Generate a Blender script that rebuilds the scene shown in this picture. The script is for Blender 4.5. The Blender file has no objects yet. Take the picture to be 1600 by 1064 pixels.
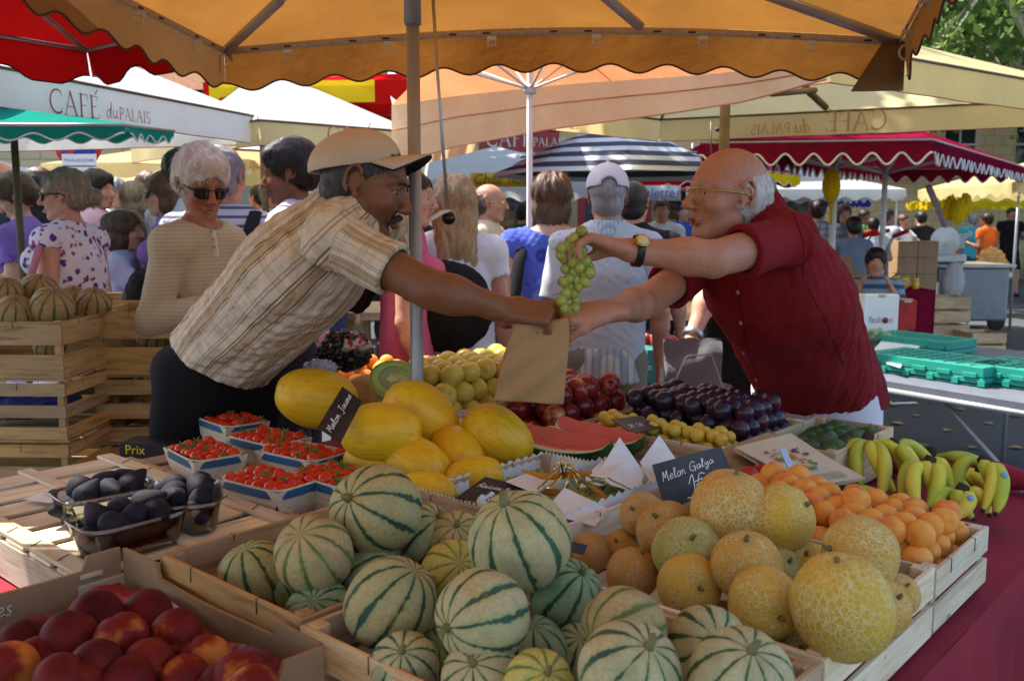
import bpy, math, random
import numpy as np
from mathutils import Vector as V, Matrix as MX
random.seed(7)
rs = np.random.RandomState(5)
PI = math.pi
sc = bpy.context.scene
COL = sc.collection
# ---------------------------------------------------------------- survey of the place
H = 1.45                     # eye height
FOC = 1450.0
TH = math.atan((532-348)/FOC)
CT, ST = math.cos(TH), math.sin(TH)
def ray(px, py):
    u = px-800; v = 532-py
    return V((u, FOC*CT+v*ST, v*CT-FOC*ST))
def py_(px, py, y):
    d = ray(px, py); t = y/d.y
    return V((d.x*t, y, H+d.z*t))
def pz_(px, py, z):
    d = ray(px, py); t = (z-H)/d.z
    return V((d.x*t, d.y*t, z))
TO = V((.377, 1.057)); EB = V((.663, .749)).normalized(); EA = V((-EB.y, EB.x))
TROT = math.atan2(EB.y, EB.x)
TZ = .80                     # stall table top
def T(a, b, z=TZ):
    p = TO+EA*a+EB*b
    return V((p.x, p.y, z))
# ---------------------------------------------------------------- materials
def nd(nt, typ, inp=None, **props):
    n = nt.nodes.new('ShaderNode'+typ)
    for k, v in props.items():
        setattr(n, k, v)
    for k, v in (inp or {}).items():
        s = n.inputs[k]
        if isinstance(v, bpy.types.NodeSocket): nt.links.new(v, s)
        else:
            if s.type == 'RGBA' and len(v) == 3: v = (*v, 1)
            s.default_value = v
    return n
def newmat(name):
    m = bpy.data.materials.new(name); m.use_nodes = True
    nt = m.node_tree; nt.nodes.clear()
    out = nt.nodes.new('ShaderNodeOutputMaterial')
    return m, nt, out
def ramp(nt, fac, stops):
    n = nd(nt, 'ValToRGB', {'Fac': fac})
    cr = n.color_ramp
    while len(cr.elements) < len(stops): cr.elements.new(.5)
    for e, (p, c) in zip(cr.elements, stops):
        e.position = p
        e.color = (*c, 1) if not isinstance(c, (int, float)) else (c, c, c, 1)
    return n.outputs['Color']
def math_(nt, op, a, b=0.0, c=0.0):
    n = nt.nodes.new('ShaderNodeMath'); n.operation = op
    for i, v in enumerate((a, b, c)):
        if isinstance(v, bpy.types.NodeSocket): nt.links.new(v, n.inputs[i])
        else: n.inputs[i].default_value = v
    return n.outputs[0]
def mixc(nt, f, a, b, mode='MIX'):
    n = nt.nodes.new('ShaderNodeMix'); n.data_type = 'RGBA'; n.blend_type = mode
    for i, v in ((0, f), (6, a), (7, b)):
        s = n.inputs[i]
        if isinstance(v, bpy.types.NodeSocket): nt.links.new(v, s)
        elif i == 0: s.default_value = v
        else: s.default_value = (*v[:3], 1)
    return n.outputs[2]
def coords(nt, attr=None, scale=(1, 1, 1), rot=(0, 0, 0)):
    if attr: c = nd(nt, 'Attribute', attribute_name=attr).outputs['Vector']
    else: c = nd(nt, 'TexCoord').outputs['Object']
    return nd(nt, 'Mapping', {'Vector': c, 'Scale': scale, 'Rotation': rot}).outputs[0]
def noise(nt, co, scale, detail=4, rough=.55, out='Fac', dist=0.0):
    return nd(nt, 'TexNoise', {'Vector': co, 'Scale': scale, 'Detail': detail, 'Roughness': rough, 'Distortion': dist}).outputs[out]
def bump(nt, h, strength, dist=.01):
    return nd(nt, 'Bump', {'Height': h, 'Strength': strength, 'Distance': dist}).outputs[0]
def surf(nt, out, col, rough=.6, nrm=None, **kw):
    inp = {'Base Color': col, 'Roughness': rough}
    if nrm is not None: inp['Normal'] = nrm
    if 'Metallic' not in kw or kw['Metallic'] == 0: inp['Specular IOR Level'] = .16 if rough >= .5 else .38
    inp.update(kw)
    p = nd(nt, 'BsdfPrincipled', inp)
    nt.links.new(p.outputs[0], out.inputs[0])
    return p
MC = {}
def simple(name, c, rough=.6, var=.18, vs=8.0, bs=0.0, bscale=60., metal=0.0, rnd=.0, c2=None, c2t=(.45, .6), c2s=6.0, **kw):
    """plain coloured surface with mottling, optional second tone patches and bump"""
    if name in MC: return MC[name]
    m, nt, out = newmat(name)
    co = coords(nt)
    n = noise(nt, co, vs)
    lo = tuple(x*(1-var) for x in c); hi = tuple(min(1, x*(1+var)) for x in c)
    col = ramp(nt, n, [(.3, lo), (.7, hi)])
    if c2:
        n2 = noise(nt, co, c2s, 3)
        f = ramp(nt, n2, [(c2t[0], 0.), (c2t[1], 1.)])
        col = mixc(nt, f, col, c2)
    if rnd:
        r = nd(nt, 'ObjectInfo').outputs['Random']
        val = math_(nt, 'MULTIPLY_ADD', r, rnd*2, 1-rnd)
        hue = math_(nt, 'MULTIPLY_ADD', math_(nt, 'FRACT', math_(nt, 'MULTIPLY', r, 7.3)), rnd*.08, .5-rnd*.04)
        col = nd(nt, 'HueSaturation', {'Color': col, 'Value': val, 'Hue': hue}).outputs[0]
    nrm = None
    if bs: nrm = bump(nt, noise(nt, co, bscale, 5), bs)
    surf(nt, out, col, rough, nrm, Metallic=metal, **kw)
    MC[name] = m
    return m
def fabric(name, c, transl=.45, var=.12, stain=None, vs=3.0, backc=None):
    if name in MC: return MC[name]
    m, nt, out = newmat(name)
    co = coords(nt)
    n = noise(nt, co, vs, 5)
    col = ramp(nt, n, [(.3, tuple(x*(1-var) for x in c)), (.7, tuple(min(1, x*(1+var)) for x in c))])
    if stain: col = mixc(nt, ramp(nt, noise(nt, co, 1.1, 6, .7), [(.45, 0.), (.75, .6)]), col, stain)
    nrm = bump(nt, noise(nt, co, 7., 4), .35, .03)
    nrm2 = nd(nt, 'Bump', {'Height': noise(nt, co, 900., 1), 'Strength': .15, 'Distance': .001, 'Normal': nrm}).outputs[0]
    d = nd(nt, 'BsdfDiffuse', {'Color': col, 'Normal': nrm2})
    t = nd(nt, 'BsdfTranslucent', {'Color': col, 'Normal': nrm2})
    mx = nd(nt, 'MixShader', {0: transl, 1: d.outputs[0], 2: t.outputs[0]})
    nt.links.new(mx.outputs[0], out.inputs[0])
    MC[name] = m
    return m
# ---------------------------------------------------------------- objects
def setp(o, label=None, cat=None, group=None, kind=None):
    if label: o['label'] = label
    if cat: o['category'] = cat
    if group: o['group'] = group
    if kind: o['kind'] = kind
    return o
def empty(name, loc, label, cat, group=None, rz=0, parent=None):
    o = bpy.data.objects.new(name, None); COL.objects.link(o)
    o.empty_display_size = .1
    o.location = loc; o.rotation_euler = (0, 0, rz)
    setp(o, label, cat, group)
    return o
def mkmesh(verts, faces, smooth=True, uvw=None, colr=None):
    me = bpy.data.meshes.new('m')
    if isinstance(faces, np.ndarray) and faces.ndim == 2:
        n = len(verts); m = len(faces); k = faces.shape[1]
        me.vertices.add(n); me.vertices.foreach_set('co', np.asarray(verts, np.float32).ravel())
        me.loops.add(m*k); me.loops.foreach_set('vertex_index', faces.astype(np.int32).ravel())
        me.polygons.add(m); me.polygons.foreach_set('loop_start', np.arange(0, m*k, k, dtype=np.int32))
        me.polygons.foreach_set('loop_total', np.full(m, k, np.int32))
        me.update(calc_edges=True); me.validate()
    else:
        me.from_pydata([tuple(v) for v in verts], [], faces)
    if smooth: me.polygons.foreach_set('use_smooth', [True]*len(me.polygons))
    if uvw is not None:
        at = me.attributes.new('uvw', 'FLOAT_VECTOR', 'POINT'); at.data.foreach_set('vector', np.asarray(uvw, np.float32).ravel())
    if colr is not None:
        at = me.attributes.new('Col', 'FLOAT_COLOR', 'POINT'); at.data.foreach_set('color', np.asarray(colr, np.float32).ravel())
    return me
def put(name, me, mat, parent=None, world=False, **kw):
    """link a mesh; world=True: mesh coordinates are world ones although it has a parent"""
    o = bpy.data.objects.new(name, me); COL.objects.link(o)
    if mat is not None:
        for mm in (mat if isinstance(mat, (list, tuple)) else [mat]):
            if mm.name not in [x.name for x in me.materials]: me.materials.append(mm)
    if parent is not None:
        o.parent = parent
        if world:
            o.matrix_parent_inverse = parent.matrix_basis.inverted() if parent.parent is None else (parent.parent.matrix_basis @ parent.matrix_parent_inverse @ parent.matrix_basis).inverted()
    setp(o, **kw)
    return o
class MB:
    def __init__(s): s.v = []; s.f = []; s.u = []; s.sm = []; s.mi = []; s.cur = 0
    def add(s, vs, fs, us=None, smooth=False):
        b = len(s.v); s.v += [tuple(v) for v in vs]; s.u += [tuple(u) for u in (us if us is not None else vs)]
        for f in fs: s.f.append([b+i for i in f]); s.sm.append(smooth); s.mi.append(s.cur)
    def box(s, c, d, rot=None, up=None):
        """box centred c, full sizes d; rot: Matrix 3x3"""
        R = rot if rot is not None else MX.Identity(3)
        off = V((random.random()*9, random.random()*9, random.random()*9))
        ax = sorted(range(3), key=lambda i: -d[i])
        vs = []; us = []
        for i in (-.5, .5):
            for j in (-.5, .5):
                for k in (-.5, .5):
                    p = V((i*d[0], j*d[1], k*d[2])); vs.append(V(c)+R@p)
                    us.append(V((p[ax[0]], p[ax[1]], p[ax[2]]))+off)
        s.add(vs, [(0, 1, 3, 2), (4, 6, 7, 5), (0, 4, 5, 1), (2, 3, 7, 6), (0, 2, 6, 4), (1, 5, 7, 3)], us)
    def bar(s, a, b, w, h, up=V((0, 0, 1))):
        a = V(a); b = V(b); x = (b-a); L = x.length; x.normalize()
        y = up.cross(x)
        if y.length < 1e-4: y = V((0, 1, 0)).cross(x)
        y.normalize(); z = x.cross(y)
        s.box((a+b)/2, (L, w, h), MX((x, y, z)).transposed())
    def tube(s, pts, r, n=10, cap=True, smooth=True, flat=1.0):
        pts = [V(p) for p in pts]
        if not isinstance(r, (list, tuple)): r = [r]*len(pts)
        vs = []; us = []; fs = []; y = None; L = 0
        for i, p in enumerate(pts):
            t = (pts[min(i+1, len(pts)-1)]-pts[max(i-1, 0)]).normalized()
            if y is None:
                y = V((0, 0, 1)).cross(t)
                if y.length < .05: y = V((1, 0, 0)).cross(t)
            y = (y-t*y.dot(t)).normalized(); z = t.cross(y)
            if i: L += (p-pts[i-1]).length
            for k in range(n):
                a = 2*PI*k/n
                vs.append(p+y*math.cos(a)*r[i]+z*math.sin(a)*r[i]*flat); us.append((L, math.cos(a)*r[i], math.sin(a)*r[i]))
        for i in range(len(pts)-1):
            for k in range(n):
                fs.append((i*n+k, i*n+(k+1) % n, (i+1)*n+(k+1) % n, (i+1)*n+k))
        if cap:
            fs.append(tuple(range(n-1, -1, -1))); fs.append(tuple((len(pts)-1)*n+k for k in range(n)))
        s.add(vs, fs, us, smooth)
    def lathe(s, prof, c=(0, 0, 0), n=24, R=None, smooth=True):
        vs = []; fs = []
        for r, z in prof:
            for k in range(n):
                a = 2*PI*k/n; p = V((r*math.cos(a), r*math.sin(a), z))
                vs.append(V(c)+(R@p if R else p))
        m = len(prof)
        for i in range(m-1):
            for k in range(n): fs.append((i*n+k, i*n+(k+1) % n, (i+1)*n+(k+1) % n, (i+1)*n+k))
        fs.append(tuple(range(n-1, -1, -1))); fs.append(tuple((m-1)*n+k for k in range(n)))
        s.add(vs, fs, None, smooth)
    def grid(s, fn, nu, nv, smooth=True, uv=None):
        vs = []; us = []
        for i in range(nu+1):
            for j in range(nv+1):
                vs.append(fn(i/nu, j/nv)); us.append(uv(i/nu, j/nv) if uv else vs[-1])
        fs = [(i*(nv+1)+j, (i+1)*(nv+1)+j, (i+1)*(nv+1)+j+1, i*(nv+1)+j+1) for i in range(nu) for j in range(nv)]
        s.add(vs, fs, us, smooth)
    def ell(s, c, r, n=12, m=8, R=None):
        prof = []
        vs = [V((0, 0, -1))]; fs = []
        for i in range(1, m):
            t = -PI/2+PI*i/m
            for k in range(n): vs.append(V((math.cos(t)*math.cos(2*PI*k/n), math.cos(t)*math.sin(2*PI*k/n), math.sin(t))))
        vs.append(V((0, 0, 1)))
        for k in range(n): fs.append((0, 1+(k+1) % n, 1+k))
        for i in range(m-2):
            for k in range(n): fs.append((1+i*n+k, 1+i*n+(k+1) % n, 1+(i+1)*n+(k+1) % n, 1+(i+1)*n+k))
        for k in range(n): fs.append((len(vs)-1, 1+(m-2)*n+k, 1+(m-2)*n+(k+1) % n))
        if not isinstance(r, (tuple, list, V)): r = (r, r, r)
        vs = [V((p.x*r[0], p.y*r[1], p.z*r[2])) for p in vs]
        s.add([V(c)+(R@p if R else p) for p in vs], fs, None, True)
    def mesh(s):
        me = bpy.data.meshes.new('m'); me.from_pydata(s.v, [], s.f)
        me.polygons.foreach_set('use_smooth', s.sm)
        if any(s.mi): me.polygons.foreach_set('material_index', s.mi)
        at = me.attributes.new('uvw', 'FLOAT_VECTOR', 'POINT'); at.data.foreach_set('vector', np.asarray(s.u, np.float32).ravel())
        return me
    def obj(s, name, mat, parent=None, world=False, bevel=0, solid=0, sub=0, **kw):
        me = s.mesh()
        if isinstance(mat, (list, tuple)):
            for mm in mat: me.materials.append(mm)
            mat = None
        o = put(name, me, mat, parent, world, **kw)
        if solid:
            md = o.modifiers.new('s', 'SOLIDIFY'); md.thickness = solid; md.offset = 0
        if bevel:
            md = o.modifiers.new('b', 'BEVEL'); md.width = bevel; md.segments = 2; md.limit_method = 'ANGLE'
        if sub:
            md = o.modifiers.new('u', 'SUBSURF'); md.levels = sub; md.render_levels = sub
        return o
def clone(o, loc=None, rot=None, scale=None, label=None, group=None):
    """copy of a thing with copies of its parts and sub-parts"""
    c = o.copy(); COL.objects.link(c)
    if loc is not None: c.location = loc
    if rot is not None: c.rotation_euler = rot
    if scale is not None: c.scale = (scale,)*3 if isinstance(scale, (int, float)) else scale
    if label: c['label'] = label
    if group: c['group'] = group
    for ch in o.children:
        k = ch.copy(); COL.objects.link(k); k.parent = c
        for g in ch.children:
            q = g.copy(); COL.objects.link(q); q.parent = k
    return c
# ---------------------------------------------------------------- distance-field modelling
def rotm(*deg):
    from mathutils import Euler
    return np.array(Euler([math.radians(d) for d in deg]).to_matrix())
class SDF:
    """organic solids as a smooth union of cones and ellipsoids, meshed by surface nets"""
    def __init__(s): s.ops = []; s.post = []
    def cone(s, a, b, ra, rb, k=.02, flat=None, fn=None, mode='u', cut=False, fold=None):
        """flat: thickness ratio along direction fn"""
        a = np.array(a, float); b = np.array(b, float); R = max(ra, rb)*max(1, flat or 1)+k
        s.ops.append(('c', np.minimum(a, b)-R, np.maximum(a, b)+R, (a, b, ra, rb, flat, None if fn is None else np.array(fn, float)/np.linalg.norm(fn), cut), k, mode, fold))
    def ell(s, c, r, R=None, k=.02, mode='u', fold=None):
        c = np.array(c, float); r = np.array(r, float)
        s.ops.append(('e', c-r.max()-k, c+r.max()+k, (c, r, R), k, mode, fold))
    def plane(s, c, n, box=None):
        """cut away what lies beyond the plane"""
        s.ops.append(('p', None if box is None else np.array(box[0]), None if box is None else np.array(box[1]), (np.array(c, float), np.array(n, float)/np.linalg.norm(n)), 0, 'p', None))
    def mesh(s, h):
        adds = [o for o in s.ops if o[5] == 'u']
        lo = np.min([o[1] for o in adds], 0)-2*h; hi = np.max([o[2] for o in adds], 0)+2*h
        n = np.ceil((hi-lo)/h).astype(int)+1
        F = np.ones(n, np.float32)
        for kind, blo, bhi, a, k, mode, fold in s.ops:
            if blo is None: i0 = np.zeros(3, int); i1 = n
            else:
                i0 = np.maximum(0, np.floor((blo-lo)/h).astype(int)-1); i1 = np.minimum(n, np.ceil((bhi-lo)/h).astype(int)+2)
            if (i1 <= i0).any(): continue
            sl = tuple(slice(p, q) for p, q in zip(i0, i1))
            X = (lo[0]+h*np.arange(i0[0], i1[0], dtype=np.float32))[:, None, None].astype(np.float32)
            Y = (lo[1]+h*np.arange(i0[1], i1[1], dtype=np.float32))[None, :, None].astype(np.float32)
            Z = (lo[2]+h*np.arange(i0[2], i1[2], dtype=np.float32))[None, None, :].astype(np.float32)
            if kind == 'c':
                A, B, ra, rb, flat, fn, cut = a
                ba = B-A; L = np.linalg.norm(ba)+1e-9; u = ba/L
                dx, dy, dz = X-A[0], Y-A[1], Z-A[2]
                al = dx*u[0]+dy*u[1]+dz*u[2]
                t = np.clip(al/L, 0, 1)
                q2 = (dx-t*ba[0])**2+(dy-t*ba[1])**2+(dz-t*ba[2])**2
                if flat:
                    w = (dx-t*ba[0])*fn[0]+(dy-t*ba[1])*fn[1]+(dz-t*ba[2])*fn[2]
                    q2 = q2+w*w*(1/flat**2-1)
                d = np.sqrt(q2)-(ra+t*(rb-ra))
                if cut: d = np.maximum(d, al-L)
            elif kind == 'e':
                C, r, R = a
                dx, dy, dz = X-C[0], Y-C[1], Z-C[2]
                if R is not None:
                    R = np.array(R)
                    dx, dy, dz = (dx*R[0, 0]+dy*R[1, 0]+dz*R[2, 0], dx*R[0, 1]+dy*R[1, 1]+dz*R[2, 1], dx*R[0, 2]+dy*R[1, 2]+dz*R[2, 2])
                k0 = np.sqrt((dx/r[0])**2+(dy/r[1])**2+(dz/r[2])**2)
                k1 = np.sqrt((dx/r[0]**2)**2+(dy/r[1]**2)**2+(dz/r[2]**2)**2)+1e-9
                d = k0*(k0-1)/k1
            else:
                C, nn = a
                d = (X-C[0])*nn[0]+(Y-C[1])*nn[1]+(Z-C[2])*nn[2]
                F[sl] = np.maximum(F[sl], d); continue
            if fold is not None: d = d+fold(X, Y, Z)
            d = d.astype(np.float32)
            G = F[sl]
            if mode == 'u':
                hh = np.clip(.5+.5*(G-d)/k, 0, 1)
                F[sl] = G+(d-G)*hh-k*hh*(1-hh)
            else:
                d = -d; hh = np.clip(.5-.5*(G-d)/k, 0, 1)
                F[sl] = G+(d-G)*hh+k*hh*(1-hh)
        for fn in s.post:
            X = (lo[0]+h*np.arange(n[0]))[:, None, None]; Y = (lo[1]+h*np.arange(n[1]))[None, :, None]; Z = (lo[2]+h*np.arange(n[2]))[None, None, :]
            F = (F+fn(X, Y, Z)).astype(np.float32)
        return nets(F, lo, h)
def nets(F, lo, h):
    I = F < 0
    c = np.zeros(tuple(x-1 for x in F.shape), np.int8)
    offs = [(i, j, k) for i in (0, 1) for j in (0, 1) for k in (0, 1)]
    def sh(A, o): return A[o[0]:A.shape[0]-1+o[0], o[1]:A.shape[1]-1+o[1], o[2]:A.shape[2]-1+o[2]]
    for o in offs: c += sh(I, o)
    idx = np.argwhere((c > 0) & (c < 8))
    ids = np.full(c.shape, -1, np.int32); ids[idx[:, 0], idx[:, 1], idx[:, 2]] = np.arange(len(idx))
    acc = np.zeros((len(idx), 3)); cnt = np.zeros(len(idx))
    for a in offs:
        for ax in range(3):
            if a[ax]: continue
            b = list(a); b[ax] = 1
            fa = F[idx[:, 0]+a[0], idx[:, 1]+a[1], idx[:, 2]+a[2]]; fb = F[idx[:, 0]+b[0], idx[:, 1]+b[1], idx[:, 2]+b[2]]
            m = (fa < 0) != (fb < 0)
            t = np.where(m, fa/np.where(m, fa-fb, 1), 0)
            p = np.array(a, float)[None, :].repeat(len(idx), 0); p[:, ax] = t
            acc += p*m[:, None]; cnt += m
    vs = lo+h*(idx+acc/cnt[:, None])
    faces = []
    for ax in range(3):
        o1, o2 = [i for i in range(3) if i != ax]
        s0 = [slice(None)]*3; s1 = [slice(None)]*3
        s0[ax] = slice(0, -1); s1[ax] = slice(1, None)
        ch = I[tuple(s0)] != I[tuple(s1)]
        e = np.argwhere(ch)
        e = e[(e[:, o1] > 0) & (e[:, o2] > 0) & (e[:, o1] < c.shape[o1]) & (e[:, o2] < c.shape[o2])]
        def g(d1, d2):
            q = e.copy(); q[:, o1] += d1; q[:, o2] += d2
            return ids[q[:, 0], q[:, 1], q[:, 2]]
        f = np.stack([g(-1, -1), g(0, -1), g(0, 0), g(-1, 0)], 1)
        ins = I[e[:, 0], e[:, 1], e[:, 2]]
        if ax == 1: ins = ~ins
        f[~ins] = f[~ins][:, ::-1]
        faces.append(f)
    f = np.concatenate(faces); f = f[(f >= 0).all(1)]
    return vs, f
def folds(amp, scale, seed, dirs=None, ridg=False):
    r = np.random.RandomState(seed); W = []
    for i in range(7):
        d = r.normal(size=3) if dirs is None else np.array(dirs[i % len(dirs)])+r.normal(size=3)*.35
        d = d/np.linalg.norm(d)*scale*(.6+r.rand()*1.3)
        W.append((d, r.rand()*6.28, .5+r.rand()))
    def fn(X, Y, Z):
        wx = .35*np.sin(scale*.37*(Y+Z)+seed); a = 0
        for d, p, w in W:
            s_ = np.sin(d[0]*X+d[1]*Y+d[2]*Z+p+wx*1.7)
            a = a+w*((1-np.abs(s_)*2) if ridg else s_)
        return (amp/5*a).astype(np.float32)
    return fn
# ---------------------------------------------------------------- lettering
def arc(cx, cy, rx, ry, a0, a1, n=14):
    return [(cx+rx*math.cos(math.radians(a0+(a1-a0)*i/n)), cy+ry*math.sin(math.radians(a0+(a1-a0)*i/n))) for i in range(n+1)]
# serif capitals: strokes (points, width), advance
SER = {
 'A': ([([(.05, 0), (.36, 1)], .045), ([(.36, 1), (.7, 0)], .11), ([(.17, .36), (.56, .36)], .04), ([(-.03, 0), (.16, 0)], .035), ([(.58, 0), (.8, 0)], .035)], .78),
 'C': ([(arc(.45, .5, .4, .5, 55, 180, 10), .08), (arc(.45, .5, .4, .5, 180, 305, 10), .1), ([(.68, .93), (.7, .72)], .035), ([(.69, .25), (.7, .1)], .035)], .78),
 'E': ([([(.14, 0), (.14, 1)], .11), ([(.04, .985), (.5, .985)], .04), ([(.14, .52), (.42, .52)], .04), ([(.04, .015), (.55, .015)], .04), ([(.5, 1), (.51, .82)], .035), ([(.55, 0), (.57, .2)], .035)], .62),
 'F': ([([(.14, 0), (.14, 1)], .11), ([(.04, .985), (.52, .985)], .04), ([(.14, .5), (.42, .5)], .04), ([(.04, .015), (.26, .015)], .035), ([(.52, 1), (.53, .8)], .035)], .58),
 'I': ([([(.15, 0), (.15, 1)], .11), ([(.04, .985), (.26, .985)], .035), ([(.04, .015), (.26, .015)], .035)], .32),
 'L': ([([(.14, 0), (.14, 1)], .11), ([(.04, .985), (.26, .985)], .035), ([(.04, .015), (.52, .015)], .04), ([(.52, 0), (.54, .22)], .035)], .58),
 'P': ([([(.14, 0), (.14, 1)], .11), ([(.04, .985), (.3, .985)], .04), (arc(.3, .73, .24, .25, 90, -90, 10), .09), ([(.3, .48), (.14, .48)], .04), ([(.04, .015), (.26, .015)], .035)], .6),
 'S': ([(arc(.27, .74, .19, .25, 40, 270, 12)+arc(.27, .25, .2, .25, 90, -140, 12), .085)], .55),
 'H': ([([(.14, 0), (.14, 1)], .11), ([(.6, 0), (.6, 1)], .11), ([(.14, .5), (.6, .5)], .04)], .75),
 'O': ([(arc(.42, .5, .36, .49, 0, 360, 20), .09)], .86),
 'R': ([([(.14, 0), (.14, 1)], .11), (arc(.3, .73, .22, .25, 90, -90, 10), .09), ([(.14, .985), (.3, .985)], .04), ([(.3, .48), (.14, .48)], .04), ([(.3, .48), (.62, 0)], .09)], .66),
 'U': ([([(.12, 1), (.12, .35)]+arc(.36, .3, .24, .3, 180, 360, 10)+[(.6, 1)], .08)], .75),
 "'": ([([(.3, 1.08), (.45, 1.3)], .06)], 0)}
# handwriting, x-height .5
HW = {
 'a': ([(.42, .42), (.25, .5), (.06, .3), (.12, .04), (.28, .06), (.42, .42), (.42, .1), (.55, .05)], .55),
 'd': ([(.4, .42), (.22, .48), (.06, .25), (.15, .03), (.3, .08), (.42, .95), (.42, .1), (.52, .05)], .55),
 'e': ([(.05, .22), (.3, .3), (.36, .42), (.22, .5), (.06, .3), (.14, .04), (.42, .12)], .45),
 'i': ([(.05, .3), (.15, .48), (.14, .1), (.25, .05)], .28),
 'j': ([(.2, .48), (.2, -.3), (.05, -.38), (0, -.2)], .3),
 'l': ([(.02, .15), (.22, .8), (.14, 1.), (.08, .7), (.12, .08), (.28, .05)], .28),
 'm': ([(.05, .5), (.07, 0), (.1, .35), (.22, .5), (.27, 0), (.3, .35), (.43, .5), (.5, .05), (.58, .05)], .6),
 'n': ([(.05, .5), (.07, 0), (.1, .35), (.25, .5), (.32, .3), (.34, .05), (.46, .05)], .46),
 'o': ([(.25, .5), (.06, .3), (.14, .02), (.35, .08), (.38, .38), (.25, .5), (.42, .42)], .46),
 'r': ([(.05, .5), (.08, 0), (.1, .32), (.25, .5), (.33, .45)], .35),
 's': ([(.3, .48), (.12, .44), (.15, .28), (.3, .16), (.2, .0), (.04, .05)], .36),
 't': ([(.15, .85), (.13, .1), (.28, .03)], .3),
 'u': ([(.05, .5), (.07, .12), (.18, .02), (.32, .15), (.36, .5), (.36, .08), (.48, .04)], .48),
 'y': ([(.05, .48), (.1, .2), (.24, .18), (.36, .48), (.32, -.25), (.12, -.4), (.1, -.2), (.42, .05)], .45),
 'M': ([(.05, .05), (.12, .9), (.3, .3), (.48, .95), (.55, .05), (.65, .05)], .68),
 'G': ([(.6, .8), (.4, 1), (.1, .7), (.1, .2), (.35, .0), (.55, .2), (.55, .45), (.3, .45), (.6, .45), (.55, -.1)], .7),
 'R': ([(.1, 0), (.14, .95), (.45, .85), (.4, .5), (.15, .48), (.35, .3), (.55, .02)], .6),
 'I': ([(.1, .95), (.4, .95), (.24, .9), (.22, .05), (.05, .02), (.4, .05)], .4),
 'J': ([(.15, .95), (.5, .95), (.34, .9), (.32, 0), (.15, -.25), (.0, -.1)], .5),
 'S': ([(.5, .85), (.3, 1), (.12, .8), (.3, .55), (.48, .3), (.3, .02), (.05, .12)], .55),
 '1': ([(.05, .6), (.3, 1), (.25, 0), (-.15, -.05)], .42),
 '5': ([(.45, .95), (.15, .95), (.12, .55), (.4, .5), (.42, .15), (.2, 0), (.02, .1)], .5),
 ',': ([(.1, .08), (.02, -.15)], .2),
 '0': ([(.25, .9), (.06, .5), (.2, .02), (.42, .4), (.25, .9)], .5),
 '$': ([(.5, .8), (.25, .9), (.1, .5), (.25, .08), (.5, .15)], .5)}
def smoothpts(p, n=5):
    q = []; P = [p[0]]+list(p)+[p[-1]]
    for i in range(1, len(P)-2):
        a, b, c, d = [np.array(P[i+k], float) for k in (-1, 0, 1, 2)]
        for j in range(n):
            t = j/n
            q.append(tuple(.5*((2*b)+(c-a)*t+(2*a-5*b+4*c-d)*t*t+(3*b-a-3*c+d)*t**3)))
    return q+[tuple(p[-1])]
def strokes(text, font='ser', w=.05):
    """list of (points, width) in em units, total width"""
    x = 0; out = []
    for ch in text:
        if ch == ' ': x += .4; continue
        F = SER if font == 'ser' else HW
        if ch not in F: x += .4; continue
        d, adv = F[ch]
        if font == 'ser':
            if ch == "'": out += [([(px+x-.62, py) for px, py in p], ww) for p, ww in d]
            else: out += [([(px+x, py) for px, py in p], ww) for p, ww in d]
            x += adv+(.08 if adv else 0)
        else:
            out.append(([(px+x+.12*py, py) for px, py in smoothpts(d)], w*random.uniform(.8, 1.2)))
            if ch == 'i': out.append(([(x+.2, .68), (x+.24, .72)], w*1.3))
            if ch == 't': out.append(([(x+.0, .6), (x+.3, .64)], w))
            if ch == '$': out.append(([(x, .58), (x+.4, .6)], w)); out.append(([(x, .38), (x+.35, .4)], w))
            x += adv+.02
    return out, x
def ribbonmesh(mb, sts, fn):
    """flat ribbons for strokes, mapped by fn(x, y)->world"""
    for pts, w in sts:
        pts = [V((p[0], p[1])) for p in pts]; vs = []
        for i, p in enumerate(pts):
            t = pts[min(i+1, len(pts)-1)]-pts[max(i-1, 0)]
            t.normalize(); nrm = V((-t.y, t.x))*w/2
            e = t*(w*.3)*(-1 if i == 0 else 1 if i == len(pts)-1 else 0)
            vs += [fn(*(p+nrm+e)), fn(*(p-nrm+e))]
        mb.add(vs, [(2*i, 2*i+1, 2*i+3, 2*i+2) for i in range(len(pts)-1)])
def txtmesh(text, size, fn=None, shear=0.):
    cu = bpy.data.curves.new('t', 'FONT'); cu.body = text; cu.size = size; cu.shear = shear; cu.align_x = 'CENTER'; cu.align_y = 'CENTER'
    cu.resolution_u = 3
    o = bpy.data.objects.new('t', cu); COL.objects.link(o)
    dg = bpy.context.evaluated_depsgraph_get(); dg.update()
    me = bpy.data.meshes.new_from_object(o.evaluated_get(dg))
    bpy.data.objects.remove(o)
    if fn:
        for v in me.vertices: v.co = fn(v.co.x, v.co.y)
    return me
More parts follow.
